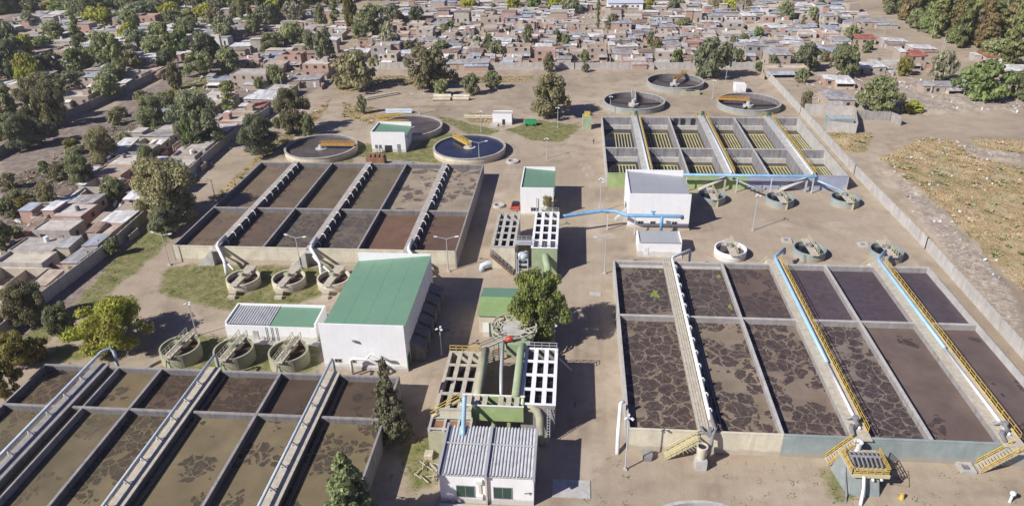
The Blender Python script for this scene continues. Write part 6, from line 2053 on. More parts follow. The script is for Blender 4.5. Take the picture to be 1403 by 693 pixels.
def house(x, y, w, d, roof, wall, st, where, hrng, rot=0.0):
    root = thing('house', '', 'house', (x, y, 0), 'houses around the plant')
    desc = f"{'tall ' if st == 2 else ''}{WALLWORD[wall]} house with {ROOFWORD[roof]}"
    later(root, desc, where, x, y)
    h = (2.75 if st == 1 else 5.4) + hrng.uniform(-0.2, 0.35)
    x0, x1, y0, y1 = x - w / 2, x + w / 2, y - d / 2, y + d / 2
    t = 0.22
    slab = roof in SLABS
    par = 0.0
    tilt = 0.0
    if slab:
        par = hrng.choice((0.12, 0.3, 0.7))
    elif roof != 'open':
        tilt = hrng.choice((-1, 1)) * hrng.uniform(0.25, 0.7)
    lean_x = hrng.random() < 0.6
    zf = zb = zl = zr = h
    if roof != 'open' and not slab:
        if lean_x:
            zl, zr = h - tilt / 2, h + tilt / 2
        else:
            zf, zb = h - tilt / 2, h + tilt / 2

    def zat(px, py):
        return h + (tilt * ((px - x) / w) if lean_x else tilt * ((py - y) / d)) + par
    mb = MB()
    for q in ([(x0, y0), (x1, y0), (x1, y0 + t), (x0, y0 + t)], [(x0, y1 - t), (x1, y1 - t), (x1, y1), (x0, y1)],
              [(x0, y0 + t), (x0 + t, y0 + t), (x0 + t, y1 - t), (x0, y1 - t)], [(x1 - t, y0 + t), (x1, y0 + t), (x1, y1 - t), (x1 - t, y1 - t)]):
        if roof == 'open':
            tops = [h + hrng.choice((-0.9, 0, 0, -0.4)) for _ in q]
        else:
            tops = [zat(*p) - 0.03 for p in q]
        mb.prism(q, 0, tops)
    if roof == 'open':
        xm = x0 + w * hrng.uniform(0.35, 0.65)
        mb.box(xm, xm + 0.2, y0 + t, y1 - t, 0, h - 0.5)
    mb.build('wall', WALLS[wall], root)
    if slab:
        mb = MB()
        mb.box(x0 + t, x1 - t, y0 + t, y1 - t, h - 0.2, h)
        rf = mb.build('roof', ROOFS[roof], root)
    elif roof == 'open':
        mb = MB()
        mb.box(x0 + t, x1 - t, y0 + t, y1 - t, h * 0.5 if st == 2 else 0.05, h * 0.5 + 0.12 if st == 2 else 0.12)
        rf = mb.build('floor', ROOFS['tan'], root)
    else:
        e = 0.28
        q = [(x0 - e, y0 - e), (x1 + e, y0 - e), (x1 + e, y1 + e), (x0 - e, y1 + e)]
        z = [zat(*p) for p in q]
        mb = MB()
        mb.prism(q, [k - 0.02 for k in z], [k + 0.06 for k in z])
        rf = mb.build('roof', ROOFS[roof], root)
        if hrng.random() < 0.6:
            mb = MB()
            for k in range(1):
                bx_, by_ = x + hrng.uniform(-0.35, 0.35) * w, y + hrng.uniform(-0.35, 0.35) * d
                zz = zat(bx_, by_) + 0.06
                mb.box(bx_ - 0.25, bx_ + 0.25, by_ - 0.18, by_ + 0.18, zz, zz + 0.25)
            mb.build('roof_weight', ROOFS['tan'], rf)
    if slab and hrng.random() < 0.45:
        tx, ty = x + hrng.uniform(-0.25, 0.25) * w, y + hrng.uniform(-0.1, 0.3) * d
        mb = MB()
        mb.cyl(tx, ty, h + 0.0, h + 1.2, 0.55, 0.5, 10)
        mb.build('water_tank', M['white'] if hrng.random() < 0.5 else M['conc_dark'], rf)
    if slab and hrng.random() < 0.3:
        mb = MB()
        ax = hrng.choice((x0 + 1.2, x1 - 3.4))
        mb.box(ax, ax + 2.2, y - 1.2, y + 1.2, h, h + 1.9)
        mb.build('roof_room', WALLS[hrng.choice(('brick', 'plaster', 'red'))], root)
    # openings
    rows = [1.0] if st == 1 else [1.0, 3.7]
    for zi, z in enumerate(rows):
        n = max(1, int(w / 3.2))
        dpos = hrng.randrange(n + 1) if zi == 0 else -1
        for k in range(n):
            cx_ = x0 + w * (k + 0.5) / n
            if k == dpos:
                add_door(root, cx_ - 0.45, y0, 0.95, 2.05, hrng.choice(('dark', 'wood', 'dark_green', 'white_pipe', 'rust')))
            else:
                mb = MB()
                ww = hrng.uniform(0.9, 1.5)
                mb.box(cx_ - ww / 2, cx_ + ww / 2, y0 - 0.05, y0, z, z + 1.15)
                wn = mb.build('window', M['dark'], root)
                mb = MB()
                mb.box(cx_ - ww / 2 - 0.1, cx_ + ww / 2 + 0.1, y0 - 0.12, y0, z - 0.13, z - 0.003)
                mb.build('sill', M['conc_light'], wn)
        if hrng.random() < 0.6:
            mb = MB()
            cy_ = y0 + d * hrng.uniform(0.3, 0.6)
            mb.box(x1, x1 + 0.05, cy_, cy_ + 1.1, z, z + 1.1)
            mb.build('window', M['dark'], root)
            mb = MB()
            mb.box(x0 - 0.05, x0, cy_, cy_ + 1.1, z, z + 1.1)
            mb.build('window', M['dark'], root)
    # a second, lower or higher block built on at the back or the side
    if hrng.random() < 0.6:
        s = hrng.choice((-1, 1))
        ew, ed = hrng.uniform(2.2, 3.4), hrng.uniform(3.0, d * 0.8)
        eh = h + hrng.choice((-0.7, -0.5, 0.5, 0.9))
        ex0 = x1 + 0.06 if s > 0 else x0 - 0.06 - ew
        ey0 = y1 - ed - 0.3
        mb = MB()
        mb.box(ex0, ex0 + ew, ey0, ey0 + ed, 0, eh)
        ex = mb.build('extension', WALLS[hrng.choice(('brick', 'plaster', 'red', 'cream', 'brick'))], root)
        mb = MB()
        z1_, z2_ = eh + 0.02, eh + hrng.uniform(0.02, 0.4)
        mb.prism([(ex0 - 0.15, ey0 - 0.25), (ex0 + ew + 0.15, ey0 - 0.25), (ex0 + ew + 0.15, ey0 + ed + 0.15), (ex0 - 0.15, ey0 + ed + 0.15)], [z1_, z1_, z2_, z2_], [z1_ + 0.08, z1_ + 0.08, z2_ + 0.08, z2_ + 0.08])
        mb.build('extension_roof', ROOFS[hrng.choice(('tin', 'white', 'pale', 'rusty', 'blue', 'tan', 'white'))], ex)
    # lean-to at the back or front, yard wall
    if hrng.random() < 0.65:
        lw, ld = w * hrng.uniform(0.35, 0.7), hrng.uniform(2.0, 3.6)
        lx = x0 if hrng.random() < 0.5 else x1 - lw
        ly = y0 - ld - 0.02
        mb = MB()
        mb.box(lx, lx + 0.15, ly, y0 - 0.06, 0, 2.0)
        mb.box(lx + lw - 0.15, lx + lw, ly, y0 - 0.06, 0, 2.0)
        mb.box(lx + 0.15, lx + lw - 0.15, ly, ly + 0.15, 0, 1.95 if hrng.random() < 0.6 else 0.8)
        lt = mb.build('lean_to', WALLS[hrng.choice(('brick', 'plaster', 'brick', 'red', 'cream'))], root)
        mb = MB()
        mb.prism([(lx - 0.2, ly - 0.3), (lx + lw + 0.2, ly - 0.3), (lx + lw + 0.2, y0 - 0.13), (lx - 0.2, y0 - 0.13)], [2.0, 2.0, 2.4, 2.4], [2.06, 2.06, 2.46, 2.46])
        mb.build('lean_to_roof', ROOFS[hrng.choice(('tin', 'white', 'rusty', 'blue', 'tin'))], lt)
    if hrng.random() < 0.7:
        mb = MB()
        s = hrng.choice((-1, 1))
        yw = hrng.uniform(2.5, 4.5)
        xa = x1 + 0.01 if s > 0 else x0 - 0.01
        xb = xa + s * hrng.uniform(1.2, 3.0)
        mb.box(min(xa, xb), max(xa, xb), y0 + 0.3, y0 + 0.5, 0, hrng.uniform(1.4, 2.3))
        mb.box(min(xb, xb + s * 0.2), max(xb, xb + s * 0.2), y0 - yw, y0 + 0.5, 0, hrng.uniform(1.4, 2.2))
        mb.build('yard_wall', WALLS[hrng.choice(('brick', 'plaster', 'red', 'brick'))], root)
    if rot:
        root.rotation_euler.z = rot
    return root


hrng = random.Random(5)
WHERE = {'alley': 'left of the shaded alley', 'strip': 'between the alley and the tanks', 'west': 'left of the wide dirt street', 'lane': 'just behind the back wall', 'yard': 'near the right dirt road'}
taken = []
for x, y, w, d, roof, wall, st, reg in HOUSES:
    if reg in ('strip', 'alley') and y < 262:
        continue
    house(x, y, w, d, roof, wall, st, WHERE[reg], hrng, R(hrng.uniform(-4, 4)))
    taken.append((x, y, w, d))

# terraces either side of the shaded alley
ALX = lambda y: float(np.interp(y, [95, 102, 121, 137, 152, 165, 183, 198, 214, 262], [-101, -103.5, -107.5, -111.7, -115.7, -118.6, -121.3, -122.9, -123.1, -124]))
WEX = lambda y: float(np.interp(y, [95, 154, 171, 197, 222, 262], [-124, -132, -136.5, -138.4, -143, -147]))
EEX = lambda y: float(np.interp(y, [110, 140, 165, 190, 215, 262], [-105.6, -104.7, -106.0, -108.5, -109.5, -107]))
ya = 97.0
while ya < 258:
    d = hrng.uniform(5.2, 8.2)
    yc = ya + d / 2
    full = ALX(yc) - 2.6 - WEX(yc)
    w = min(11.0, full * hrng.uniform(0.5, 0.72))
    cx_ = ALX(yc) - 2.6 - w / 2
    if not any(math.hypot(cx_ - t_[0], yc - t_[1]) < 3.2 for t_ in TREES):
        house(cx_, yc, w, d - 0.15, hrng.choice(('pale', 'tan', 'pale', 'tin', 'open', 'cream', 'pink', 'pale', 'blue')), hrng.choice(('brick', 'plaster', 'plaster', 'cream', 'red')), 1, 'left of the shaded alley', hrng)
        taken.append((cx_, yc, w, d))
    w2 = full - w - hrng.uniform(0.8, 2.0)
    if w2 > 3.0 and hrng.random() < 0.55:
        cx_ = WEX(yc) + w2 / 2
        house(cx_, yc - 0.4, w2, d * 0.75, hrng.choice(('tin', 'white', 'rusty', 'open', 'blue', 'tan')), hrng.choice(('brick', 'plaster', 'brick')), 1, 'backing onto the spoil heaps', hrng)
        taken.append((cx_, yc, w2, d))
    ya += d + (hrng.uniform(1.5, 4.0) if hrng.random() < 0.3 else 0.1)
ya = 127.0
while ya < 258:
    d = hrng.uniform(4.4, 7.6)
    yc = ya + d / 2
    lo, hi = ALX(yc) + 2.4, EEX(yc) - 0.5
    w = max(3.2, (hi - lo) * hrng.uniform(0.6, 0.95))
    cx_ = hi - w / 2
    house(cx_, yc, w, d - 0.15, hrng.choice(('pale', 'white', 'blue', 'cream', 'tin', 'open', 'pale', 'red', 'tan', 'white')), hrng.choice(('brick', 'plaster', 'plaster', 'cream', 'red')), 1, 'between the alley and the tanks', hrng)
    taken.append((cx_, yc, w, d))
    ya += d + (hrng.uniform(1.5, 3.5) if hrng.random() < 0.35 else 0.1)

# crowded rows behind the back wall
TREE_SPOTS = [(t[0], t[1], t[3]) for t in TREES]
ROWY = [313.5, 325.5, 338, 351, 364.5, 378.5, 393, 408.5, 425, 443]
ROWNAME = ['nearest row', 'second row', 'third row', 'fourth row', 'fifth row', 'sixth row', 'seventh row', 'eighth row', 'ninth row', 'farthest row']
N_ROW = 0
for ri, ry in enumerate(ROWY):
    if ry > 400:
        break
    x = -106 + hrng.uniform(0, 4) + (6 if ri > 5 else 0)
    lim = 100 + (ry - 313) * 0.55 if ry < 400 else 150
    while x < lim:
        w = hrng.uniform(6.0, 9.5)
        d = hrng.uniform(6.5, 9.0)
        cx_, cy_ = x + w / 2, ry + hrng.uniform(-1.5, 1.5)
        x += w + hrng.uniform(1.6, 4.6)
        if 372 < ry < 440 and 0 < cx_ < 16:        # open square
            continue
        if ry > 418 and 12 < cx_ < 46:             # big hall stands here
            continue
        if cx_ > 78 and ry < 316:
            continue
        if cx_ > 172 - (ry - 305) * -0.02 - 8 and ry < 440:
            continue
        if any(abs(cx_ - a) < (w + c) / 2 + 0.3 and abs(cy_ - b_) < (d + e) / 2 + 0.3 for a, b_, c, e in taken):
            continue
        if hrng.random() < 0.07 or any(math.hypot(cx_ - a, cy_ - b_) < 2.6 + 0.16 * c for a, b_, c in TREE_SPOTS):
            continue
        roof = hrng.choice(('pale', 'pale', 'tan', 'tan', 'tin', 'tin', 'white', 'blue', 'white', 'rusty', 'cream', 'pink', 'open', 'tin', 'pale', 'white', 'open'))
        wall = hrng.choice(('brick', 'brick', 'red', 'plaster', 'plaster', 'plaster', 'cream', 'cream', 'white', 'pink'))
        st = 2 if hrng.random() < 0.12 and roof in ('pale', 'tan', 'open', 'tin', 'cream') else 1
        house(cx_, cy_, w, d, roof, wall, st, f'{ROWNAME[ri]} behind the back wall', hrng, R(hrng.uniform(-5, 5)))
        taken.append((cx_, cy_, w, d))
        N_ROW += 1

# shacks squeezed in behind each row
for ri, ry in enumerate(ROWY[:7]):
    x = -104 + hrng.uniform(0, 6)
    while x < 96 + (ry - 313) * 0.6:
        w, d = hrng.uniform(3.8, 6.0), hrng.uniform(3.2, 4.6)
        cx_, cy_ = x + w / 2, ry + 6.6 + hrng.uniform(-0.8, 0.8)
        x += w + hrng.uniform(2.0, 9.0)
        if N_ROW > 168 or (372 < cy_ < 440 and 0 < cx_ < 16):
            continue
        if any(abs(cx_ - a) < (w + c) / 2 + 0.15 and abs(cy_ - b_) < (d + e) / 2 + 0.15 for a, b_, c, e in taken) or any(math.hypot(cx_ - a, cy_ - b_) < 2.4 + 0.12 * c for a, b_, c in TREE_SPOTS):
            continue
        house(cx_, cy_, w, d, hrng.choice(('tin', 'white', 'rusty', 'pale', 'blue', 'open', 'tan')), hrng.choice(('brick', 'plaster', 'brick', 'red', 'cream')), 1, f'squeezed in behind the {ROWNAME[ri]}', hrng, R(hrng.uniform(-9, 9)))
        taken.append((cx_, cy_, w, d))
        N_ROW += 1

# small houses scattered among the trees on the far left
for k in range(200):
    px, py = hrng.uniform(-260, -182), hrng.uniform(205, 325)
    if px < -80 - py * 0.58 or any(abs(px - a) < 11 and abs(py - b_) < 12 for a, b_, c, e in taken):
        continue
    if any(math.hypot(px - a, py - b_) < 3.5 + 0.3 * c for a, b_, c in TREE_SPOTS):
        continue
    roof = hrng.choice(('pale', 'tan', 'tin', 'white', 'cream', 'blue', 'pale'))
    house(px, py, hrng.uniform(8, 12), hrng.uniform(7, 10), roof, hrng.choice(('brick', 'plaster', 'plaster', 'cream', 'red')), 1, 'far left among the trees', hrng, R(hrng.uniform(-8, 8)))
    taken.append((px, py, 10, 9))

# beyond some three hundred single houses the rest of the town is one mass
def town(name, spots, seed):
    r = random.Random(seed)
    wk = ['brick', 'red', 'plaster', 'cream', 'white', 'plaster']
    rk = ['pale', 'tan', 'tin', 'blue', 'white', 'rusty', 'cream', 'white']
    mb = MB()
    for (cx_, cy_, w, d) in spots:
        a = R(r.uniform(-6, 6))
        for part in range(r.choice((1, 2, 2, 3))):
            if part == 0:
                px_, py_, pw, pd = cx_, cy_, w, d
            else:
                pw, pd = w * r.uniform(0.35, 0.6), d * r.uniform(0.35, 0.6)
                px_, py_ = cx_ + r.choice((-1, 1)) * (w + pw) * 0.5, cy_ + r.uniform(-0.3, 0.3) * d
            h = r.uniform(2.3, 3.3) if r.random() < 0.88 else r.uniform(5.0, 5.8)
            c, s_ = math.cos(a), math.sin(a)
            rot = lambda u, v: (px_ + u * c - v * s_, py_ + u * s_ + v * c)
            q = [rot(-pw / 2, -pd / 2), rot(pw / 2, -pd / 2), rot(pw / 2, pd / 2), rot(-pw / 2, pd / 2)]
            mb.prism(q, 0, h, r.randrange(6))
            e_ = r.choice((-0.15, 0.3))
            q = [rot(-pw / 2 - e_, -pd / 2 - e_), rot(pw / 2 + e_, -pd / 2 - e_), rot(pw / 2 + e_, pd / 2 + e_), rot(-pw / 2 - e_, pd / 2 + e_)]
            t0, t1 = r.uniform(0, 0.5), r.uniform(0, 0.5)
            mb.prism(q, [h + 0.01 + k for k in (t0, t0, t1, t1)], [h + 0.1 + k for k in (t0, t0, t1, t1)], 6 + r.randrange(8))
            for k in range(max(1, int(pw / 3))):
                u = -pw / 2 + pw * (k + 0.5) / max(1, int(pw / 3))
                ww, z0 = r.uniform(0.4, 0.6), r.choice((0.0, 1.0))
                mb.prism([rot(u - ww, -pd / 2 - 0.05), rot(u + ww, -pd / 2 - 0.05), rot(u + ww, -pd / 2 + 0.02), rot(u - ww, -pd / 2 + 0.02)], z0, 2.1, 14)
    o_ = mb.build(name, [WALLS[k] for k in wk] + [ROOFS[k] for k in rk] + [M['dark']])
    o_['kind'] = 'stuff'


TOWN = []
for ry in (408, 417, 426, 435, 445, 456):
    x = -118 + hrng.uniform(0, 5)
    while x < 152:
        w, d = hrng.uniform(5.5, 9.0), hrng.uniform(5.0, 7.0)
        cx_, cy_ = x + w / 2, ry + hrng.uniform(-1.2, 1.2)
        x += w + hrng.uniform(0.8, 4.0)
        if (0 < cx_ < 16 and ry < 441) or (ry > 425 and 12 < cx_ < 46) or any(math.hypot(cx_ - a, cy_ - b_) < 2.6 + 0.14 * c for a, b_, c in TREE_SPOTS) or any(abs(cx_ - a) < (w + c) / 2 and abs(cy_ - b_) < (d + e) / 2 for a, b_, c, e in taken):
            continue
        TOWN.append((cx_, cy_, w, d))
for k in range(900):
    px, py = hrng.uniform(-330, -112), hrng.uniform(322, 436)
    w, d = hrng.uniform(6, 11), hrng.uniform(5, 8)
    if px < -84 - py * 0.62 or -176 < px < -158 or any(abs(px - a) < (w + c) / 2 + 0.8 and abs(py - b_) < (d + e) / 2 + 1.2 for a, b_, c, e in taken + TOWN) or any(math.hypot(px - a, py - b_) < 3.0 + 0.2 * c for a, b_, c in TREE_SPOTS):
        continue
    if len(TOWN) < 330:
        TOWN.append((px, py, w, d))
town('far_houses', TOWN, 3)
taken += TOWN

b = thing('big_hall', 'large white hall with pale bluish roof far behind the crowded houses', 'building', (28.5, 440.0, 0))
mb = MB()
mb.box(18.6, 38.6, 440.0, 440.3, 0, 4.4)
mb.box(18.6, 38.6, 461.7, 462.0, 0, 4.4)
for xa in (18.6, 38.3):
    mb.prism([(xa, 440.3), (xa + 0.3, 440.3), (xa + 0.3, 451.0), (xa, 451.0)], 0, [4.4, 4.4, 6.9, 6.9])
    mb.prism([(xa, 451.0), (xa + 0.3, 451.0), (xa + 0.3, 461.7), (xa, 461.7)], 0, [6.9, 6.9, 4.4, 4.4])
mb.build('wall', M['white'], b)
for ya, yb, za, zb in ((439.4, 451.0, 4.3, 7.0), (451.01, 462.6, 7.0, 4.3)):
    mb = MB()
    mb.prism([(18.2, ya), (39.0, ya), (39.0, yb), (18.2, yb)], [za, za, zb, zb], [za + 0.12, za + 0.12, zb + 0.12, zb + 0.12])
    mb.build('roof', M['hall_roof'], b)
for k in range(6):
    add_window(b, 20.4 + k * 2.9, 440.0, 1.6, 1.5, 1.5, pane='dark')
add_door(b, 28.5, 440.0, 1.2, 2.2, 'dark')

b = thing('van', 'pale blue van parked on the waste lot right of the plant', 'van', (125.1, 299.5, 0))
mb = MB()
mb.prism([(124.1, 297.2), (126.1, 297.2), (126.1, 301.8), (124.1, 301.8)], 0.35, [1.3, 1.3, 2.1, 2.1])
mb.build('body', M['pale_blue_pipe'], b)
mb = MB()
mb.prism([(124.2, 297.9), (126.0, 297.9), (126.0, 298.9), (124.2, 298.9)], [1.45, 1.45, 1.6, 1.6], [1.5, 1.5, 1.75, 1.75])
mb.build('windscreen', M['glass'], b)
for yy in (298.0, 301.0):
    for xx in (124.0, 126.0):
        mb = MB()
        mb.tube([(xx, yy, 0.35), (xx + 0.2, yy, 0.35)], 0.35, 12)
        mb.build('wheel', M['rubber'], b)

# utility poles between the houses
up = None
for i, (x, y, h) in enumerate([(-86, 334, 8), (-60, 352, 8), (-22, 346, 8), (14, 331, 8), (36, 366, 8), (64, 390, 9), (92, 420, 11), (112, 342, 8), (138, 344, 8), (158, 330, 9), (166, 360, 9), (152, 316, 8), (128, 268, 8),
                               (-120, 330, 9), (-128, 360, 9), (-172, 318, 8), (-165, 290, 8), (-110, 262, 8), (-118, 216, 8), (10, 400, 9)]):
    if up is None:
        up = thing('utility_pole', '', 'pole', (x, y, 0), 'utility poles among the houses')
        mb = MB()
        mb.tube([(x, y, 0), (x, y, 8.5)], [0.17, 0.1], 8)
        mb.build('shaft', M['conc_light'], up)
        mb = MB()
        mb.bar((x - 0.9, y, 7.9), (x + 0.9, y, 7.9), 0.12, 0.12)
        mb.build('cross_arm', M['wood'], up)
        o = up
    else:
        o = copy_tree(up, (x, y, 0), R(rng.uniform(-20, 20)))
        o.scale = (1, 1, h / 8.5)
    later(o, 'slim pale utility pole', 'among the houses behind the plant' if x > -105 else 'among the houses on the left', x, y)

# ------------------------------------------------------------------ trees
def crown_mesh(name, seed, kind, n_leaf, leaf, mat):
    """leaf sprays in clumps through a unit crown (radius 1, height 0..1)"""
    r = np.random.RandomState(seed)
    clumps = []
    lob = r.rand(7)

    def wave(u, z):
        return 0.84 + 0.30 * math.sin(2 * u + 2 * z + 6.3 * lob[0]) * lob[1] + 0.26 * math.sin(3 * u + 6 * z + 6.3 * lob[2]) * lob[3] + 0.16 * math.sin(5 * u - 9 * z + 6.3 * lob[4])
    if kind == 'round':
        for k in range(74):
            u = r.rand() * 2 * math.pi
            z = r.rand() ** 0.85
            prof = math.sqrt(max(0.0, 1 - ((z - 0.40) / 0.64) ** 2)) if z > 0.40 else 1 - 0.30 * ((0.40 - z) / 0.40) ** 2
            rad = prof * wave(u, z) * ((0.62 + 0.24 * r.rand()) if k % 4 else 0.5 * r.rand())
            clumps.append((rad * math.cos(u), rad * math.sin(u), 0.08 + 0.80 * z + 0.05 * (r.rand() - 0.5), 0.11 + 0.17 * r.rand(), 0.5))
    elif kind == 'poplar':
        for k in range(34):
            u = r.rand() * 2 * math.pi
            z = k / 33
            prof = 0.85 * math.sin(math.pi * min(1, 0.22 + 0.78 * z)) ** 0.6
            clumps.append((prof * 0.6 * math.cos(u), prof * 0.6 * math.sin(u), 0.02 + 0.95 * z, 0.36 + 0.14 * r.rand(), 0.10))
    elif kind == 'cone':
        for k in range(120):
            u = r.rand() * 2 * math.pi
            z = (k / 119) ** 1.35
            prof = 1.0 * (1 - z) ** (0.75 if seed % 2 else 0.6)
            rad = prof * wave(u, z) * (0.85 if k % 3 else 0.45 * r.rand())
            clumps.append((rad * math.cos(u), rad * math.sin(u), 0.03 + 0.93 * z, 0.08 + 0.20 * (1 - z) * (0.6 + 0.6 * r.rand()), 0.30))
    else:                                           # pine: upright tufts, ragged edge
        for k in range(130):
            u = r.rand() * 2 * math.pi
            z = r.rand() ** 0.9
            prof = math.sqrt(max(0.0, 1 - ((z - 0.42) / 0.66) ** 2)) if z > 0.42 else 1 - 0.45 * ((0.42 - z) / 0.42) ** 2
            rad = prof * wave(u, z) * ((0.68 + 0.28 * r.rand()) if k % 4 else 0.5 * r.rand())
            clumps.append((rad * math.cos(u), rad * math.sin(u), 0.06 + 0.86 * z, 0.12 + 0.10 * r.rand(), 0.42))
    C = np.array(clumps)
    wgt = C[:, 3] ** 2
    pick = r.choice(len(C), n_leaf, p=wgt / wgt.sum())
    d = r.normal(size=(n_leaf, 3))
    d /= np.linalg.norm(d, axis=1)[:, None]
    d[:, 2] = np.where(d[:, 2] < -0.3, d[:, 2] * 0.4, d[:, 2])
    rr = (0.55 + 0.5 * r.rand(n_leaf)) * C[pick, 3]
    P_ = C[pick, :3] + d * rr[:, None] * np.stack([np.ones(n_leaf), np.ones(n_leaf), C[pick, 4] if kind in ('poplar', 'cone') else np.full(n_leaf, 0.62)], 1)
    P_[:, 2] = np.clip(P_[:, 2], 0.0, 1.1)
    nrm = d + np.array([0, 0, 0.25]) + r.normal(size=(n_leaf, 3)) * 0.38
    nrm /= np.linalg.norm(nrm, axis=1)[:, None]
    a = np.cross(nrm, r.normal(size=(n_leaf, 3)))
    a /= np.linalg.norm(a, axis=1)[:, None]
    bb = np.cross(nrm, a)
    s = leaf * (0.6 + 0.8 * r.rand(n_leaf))[:, None]
    zs = np.array([1, 1, {'round': 1.0, 'poplar': 0.32, 'cone': 0.4, 'pine': 0.9}[kind]])
    q = np.stack([P_ + (-a * 0.9) * s * zs, P_ + (bb * 0.6) * s * zs, P_ + (a * 1.0) * s * zs, P_ + (-bb * 0.55) * s * zs], 1).reshape(-1, 3)
    me_ = bpy.data.meshes.new(name)
    me_.vertices.add(len(q))
    me_.vertices.foreach_set('co', q.ravel())
    me_.loops.add(n_leaf * 4)
    me_.loops.foreach_set('vertex_index', np.arange(n_leaf * 4))
    me_.polygons.add(n_leaf)
    me_.polygons.foreach_set('loop_start', np.arange(0, n_leaf * 4, 4))
    me_.polygons.foreach_set('loop_total', np.full(n_leaf, 4))
    me_.update(calc_edges=True)
    me_.materials.append(mat)
    return me_


LEAF = {'olive': leafmat('olive_leaves', (0.298, 0.281, 0.140), 0.3, (0.319, 0.272, 0.149)), 'dark': leafmat('dark_leaves', (0.251, 0.267, 0.149)), 'mid': leafmat('green_leaves', (0.283, 0.303, 0.140)),
        'pale': leafmat('pale_leaves', (0.284, 0.289, 0.149)), 'bright': leafmat('bright_leaves', (0.214, 0.271, 0.094)), 'yellow': leafmat('yellow_green_leaves', (0.466, 0.495, 0.077), 0.3, (0.397, 0.330, 0.094)),
        'autumn': leafmat('turning_leaves', (0.276, 0.244, 0.069), 0.35, (0.24, 0.21, 0.07)), 'grey': leafmat('grey_leaves', (0.397, 0.380, 0.250)), 'poplar': leafmat('poplar_leaves', (0.247, 0.266, 0.099)),
        'brown': leafmat('brown_poplar_leaves', (0.345, 0.248, 0.117), 0.3, (0.250, 0.231, 0.094)), 'pine': leafmat('pine_needles', (0.183, 0.212, 0.067), 0.35, (0.294, 0.330, 0.086)), 'cypress': leafmat('cypress_leaves', (0.289, 0.277, 0.166)), 'spruce': leafmat('spruce_needles', (0.262, 0.304, 0.137))}
SHAPE = {k: 'round' for k in LEAF}
SHAPE.update(poplar='poplar', brown='poplar', pine='pine', cypress='cone', spruce='cone')
CROWNS = {}


def crown_for(kind, big, rnd_):
    nv = 4 if not big else 3
    key = (kind, big, rnd_.randrange(nv))
    if key not in CROWNS:
        sh = SHAPE[kind]
        n, lf = {('round', 0): (2400, 0.080), ('round', 1): (8000, 0.048), ('round', 2): (17000, 0.032), ('poplar', 0): (1100, 0.16), ('poplar', 1): (1400, 0.12), ('poplar', 2): (1400, 0.12),
                 ('cone', 0): (1500, 0.10), ('cone', 1): (7000, 0.075), ('cone', 2): (15000, 0.06), ('pine', 0): (3000, 0.07), ('pine', 1): (9000, 0.05), ('pine', 2): (22000, 0.034)}[(sh, big)]
        CROWNS[key] = crown_mesh('crown_' + kind, 100 + len(CROWNS), sh, n, lf, LEAF[kind])
    return CROWNS[key]


TRUNK = {}


def trunk_mesh(v):
    if v not in TRUNK:
        r = random.Random(40 + v)
        mb = MB()
        bx_, by_ = r.uniform(-0.05, 0.05), r.uniform(-0.05, 0.05)
        mb.tube([(0, 0, 0), (bx_ * 0.4, by_ * 0.4, 0.2), (bx_, by_, 0.42), (bx_ * 1.3, by_ * 1.5, 0.78)], [0.045, 0.032, 0.026, 0.010], 8)
        for k in range(7):
            a = 2 * math.pi * k / 7 + r.uniform(-0.3, 0.3)
            z0 = r.uniform(0.2, 0.5)
            L = r.uniform(0.16, 0.30)
            mb.tube([(bx_ * z0 * 2, by_ * z0 * 2, z0), (math.cos(a) * L * 0.6, math.sin(a) * L * 0.6, z0 + 0.12), (math.cos(a) * L, math.sin(a) * L, z0 + r.uniform(0.18, 0.32))], [0.018, 0.012, 0.005], 6)
        me_ = bpy.data.meshes.new('trunk')
        me_.from_pydata(mb.v, [], mb.f)
        me_.materials.append(M['bark'])
        TRUNK[v] = me_
    return TRUNK[v]


trng = random.Random(77)
KINDWORD = {'olive': 'dull olive green tree', 'dark': 'dark green tree', 'mid': 'mid green tree', 'pale': 'pale sparse green tree', 'bright': 'bright green tree', 'yellow': 'yellow-green tree', 'autumn': 'yellowing autumn tree', 'grey': 'silvery grey tree', 'poplar': 'slender green poplar', 'brown': 'slender browning poplar', 'pine': 'pine', 'cypress': 'cypress', 'spruce': 'spruce'}
TWHERE = {'yard': 'inside the plant back yard', 'bank': 'among shacks left of the cream tank', 'waste': 'on waste ground right of the plant', 'village': 'among houses behind the plant', 'west': 'left of the wide dirt street', 'plant': 'by the lower left tank'}


def tree(x, y, h, w, kind, where, label=None, big=0):
    root = thing('tree' if kind not in ('pine', 'cypress', 'spruce', 'poplar', 'brown') else {'pine': 'pine_tree', 'cypress': 'cypress_tree', 'spruce': 'spruce_tree', 'poplar': 'poplar_tree', 'brown': 'poplar_tree'}[kind], label or '', 'tree', (x, y, 0), None if label else 'trees around the plant')
    if not label:
        size = 'small ' if h < 7.5 else ('tall broad ' if h > 13 and w > 13 else '')
        later(root, size + KINDWORD[kind], where, x, y)
    tr = bpy.data.objects.new('trunk', trunk_mesh(trng.randrange(3)))
    COL.objects.link(tr)
    tr.parent = root
    tr.scale = (h * 0.9 if SHAPE[kind] in ('round', 'pine') else h * 0.35,) * 2 + (h,)
    tr.rotation_euler.z = trng.uniform(0, 6.28)
    cr = bpy.data.objects.new('crown', crown_for(kind, big, trng))
    COL.objects.link(cr)
    cr.parent = root
    low = {'round': 0.04, 'poplar': 0.04, 'cone': 0.02, 'pine': 0.08}[SHAPE[kind]]
    cr.location = (0, 0, h * low)
    cr.scale = (w / 2 * trng.uniform(0.95, 1.08), w / 2 * trng.uniform(0.95, 1.08), h * (1 - low) * 0.97)
    cr.rotation_euler.z = trng.uniform(0, 6.28)
    return root


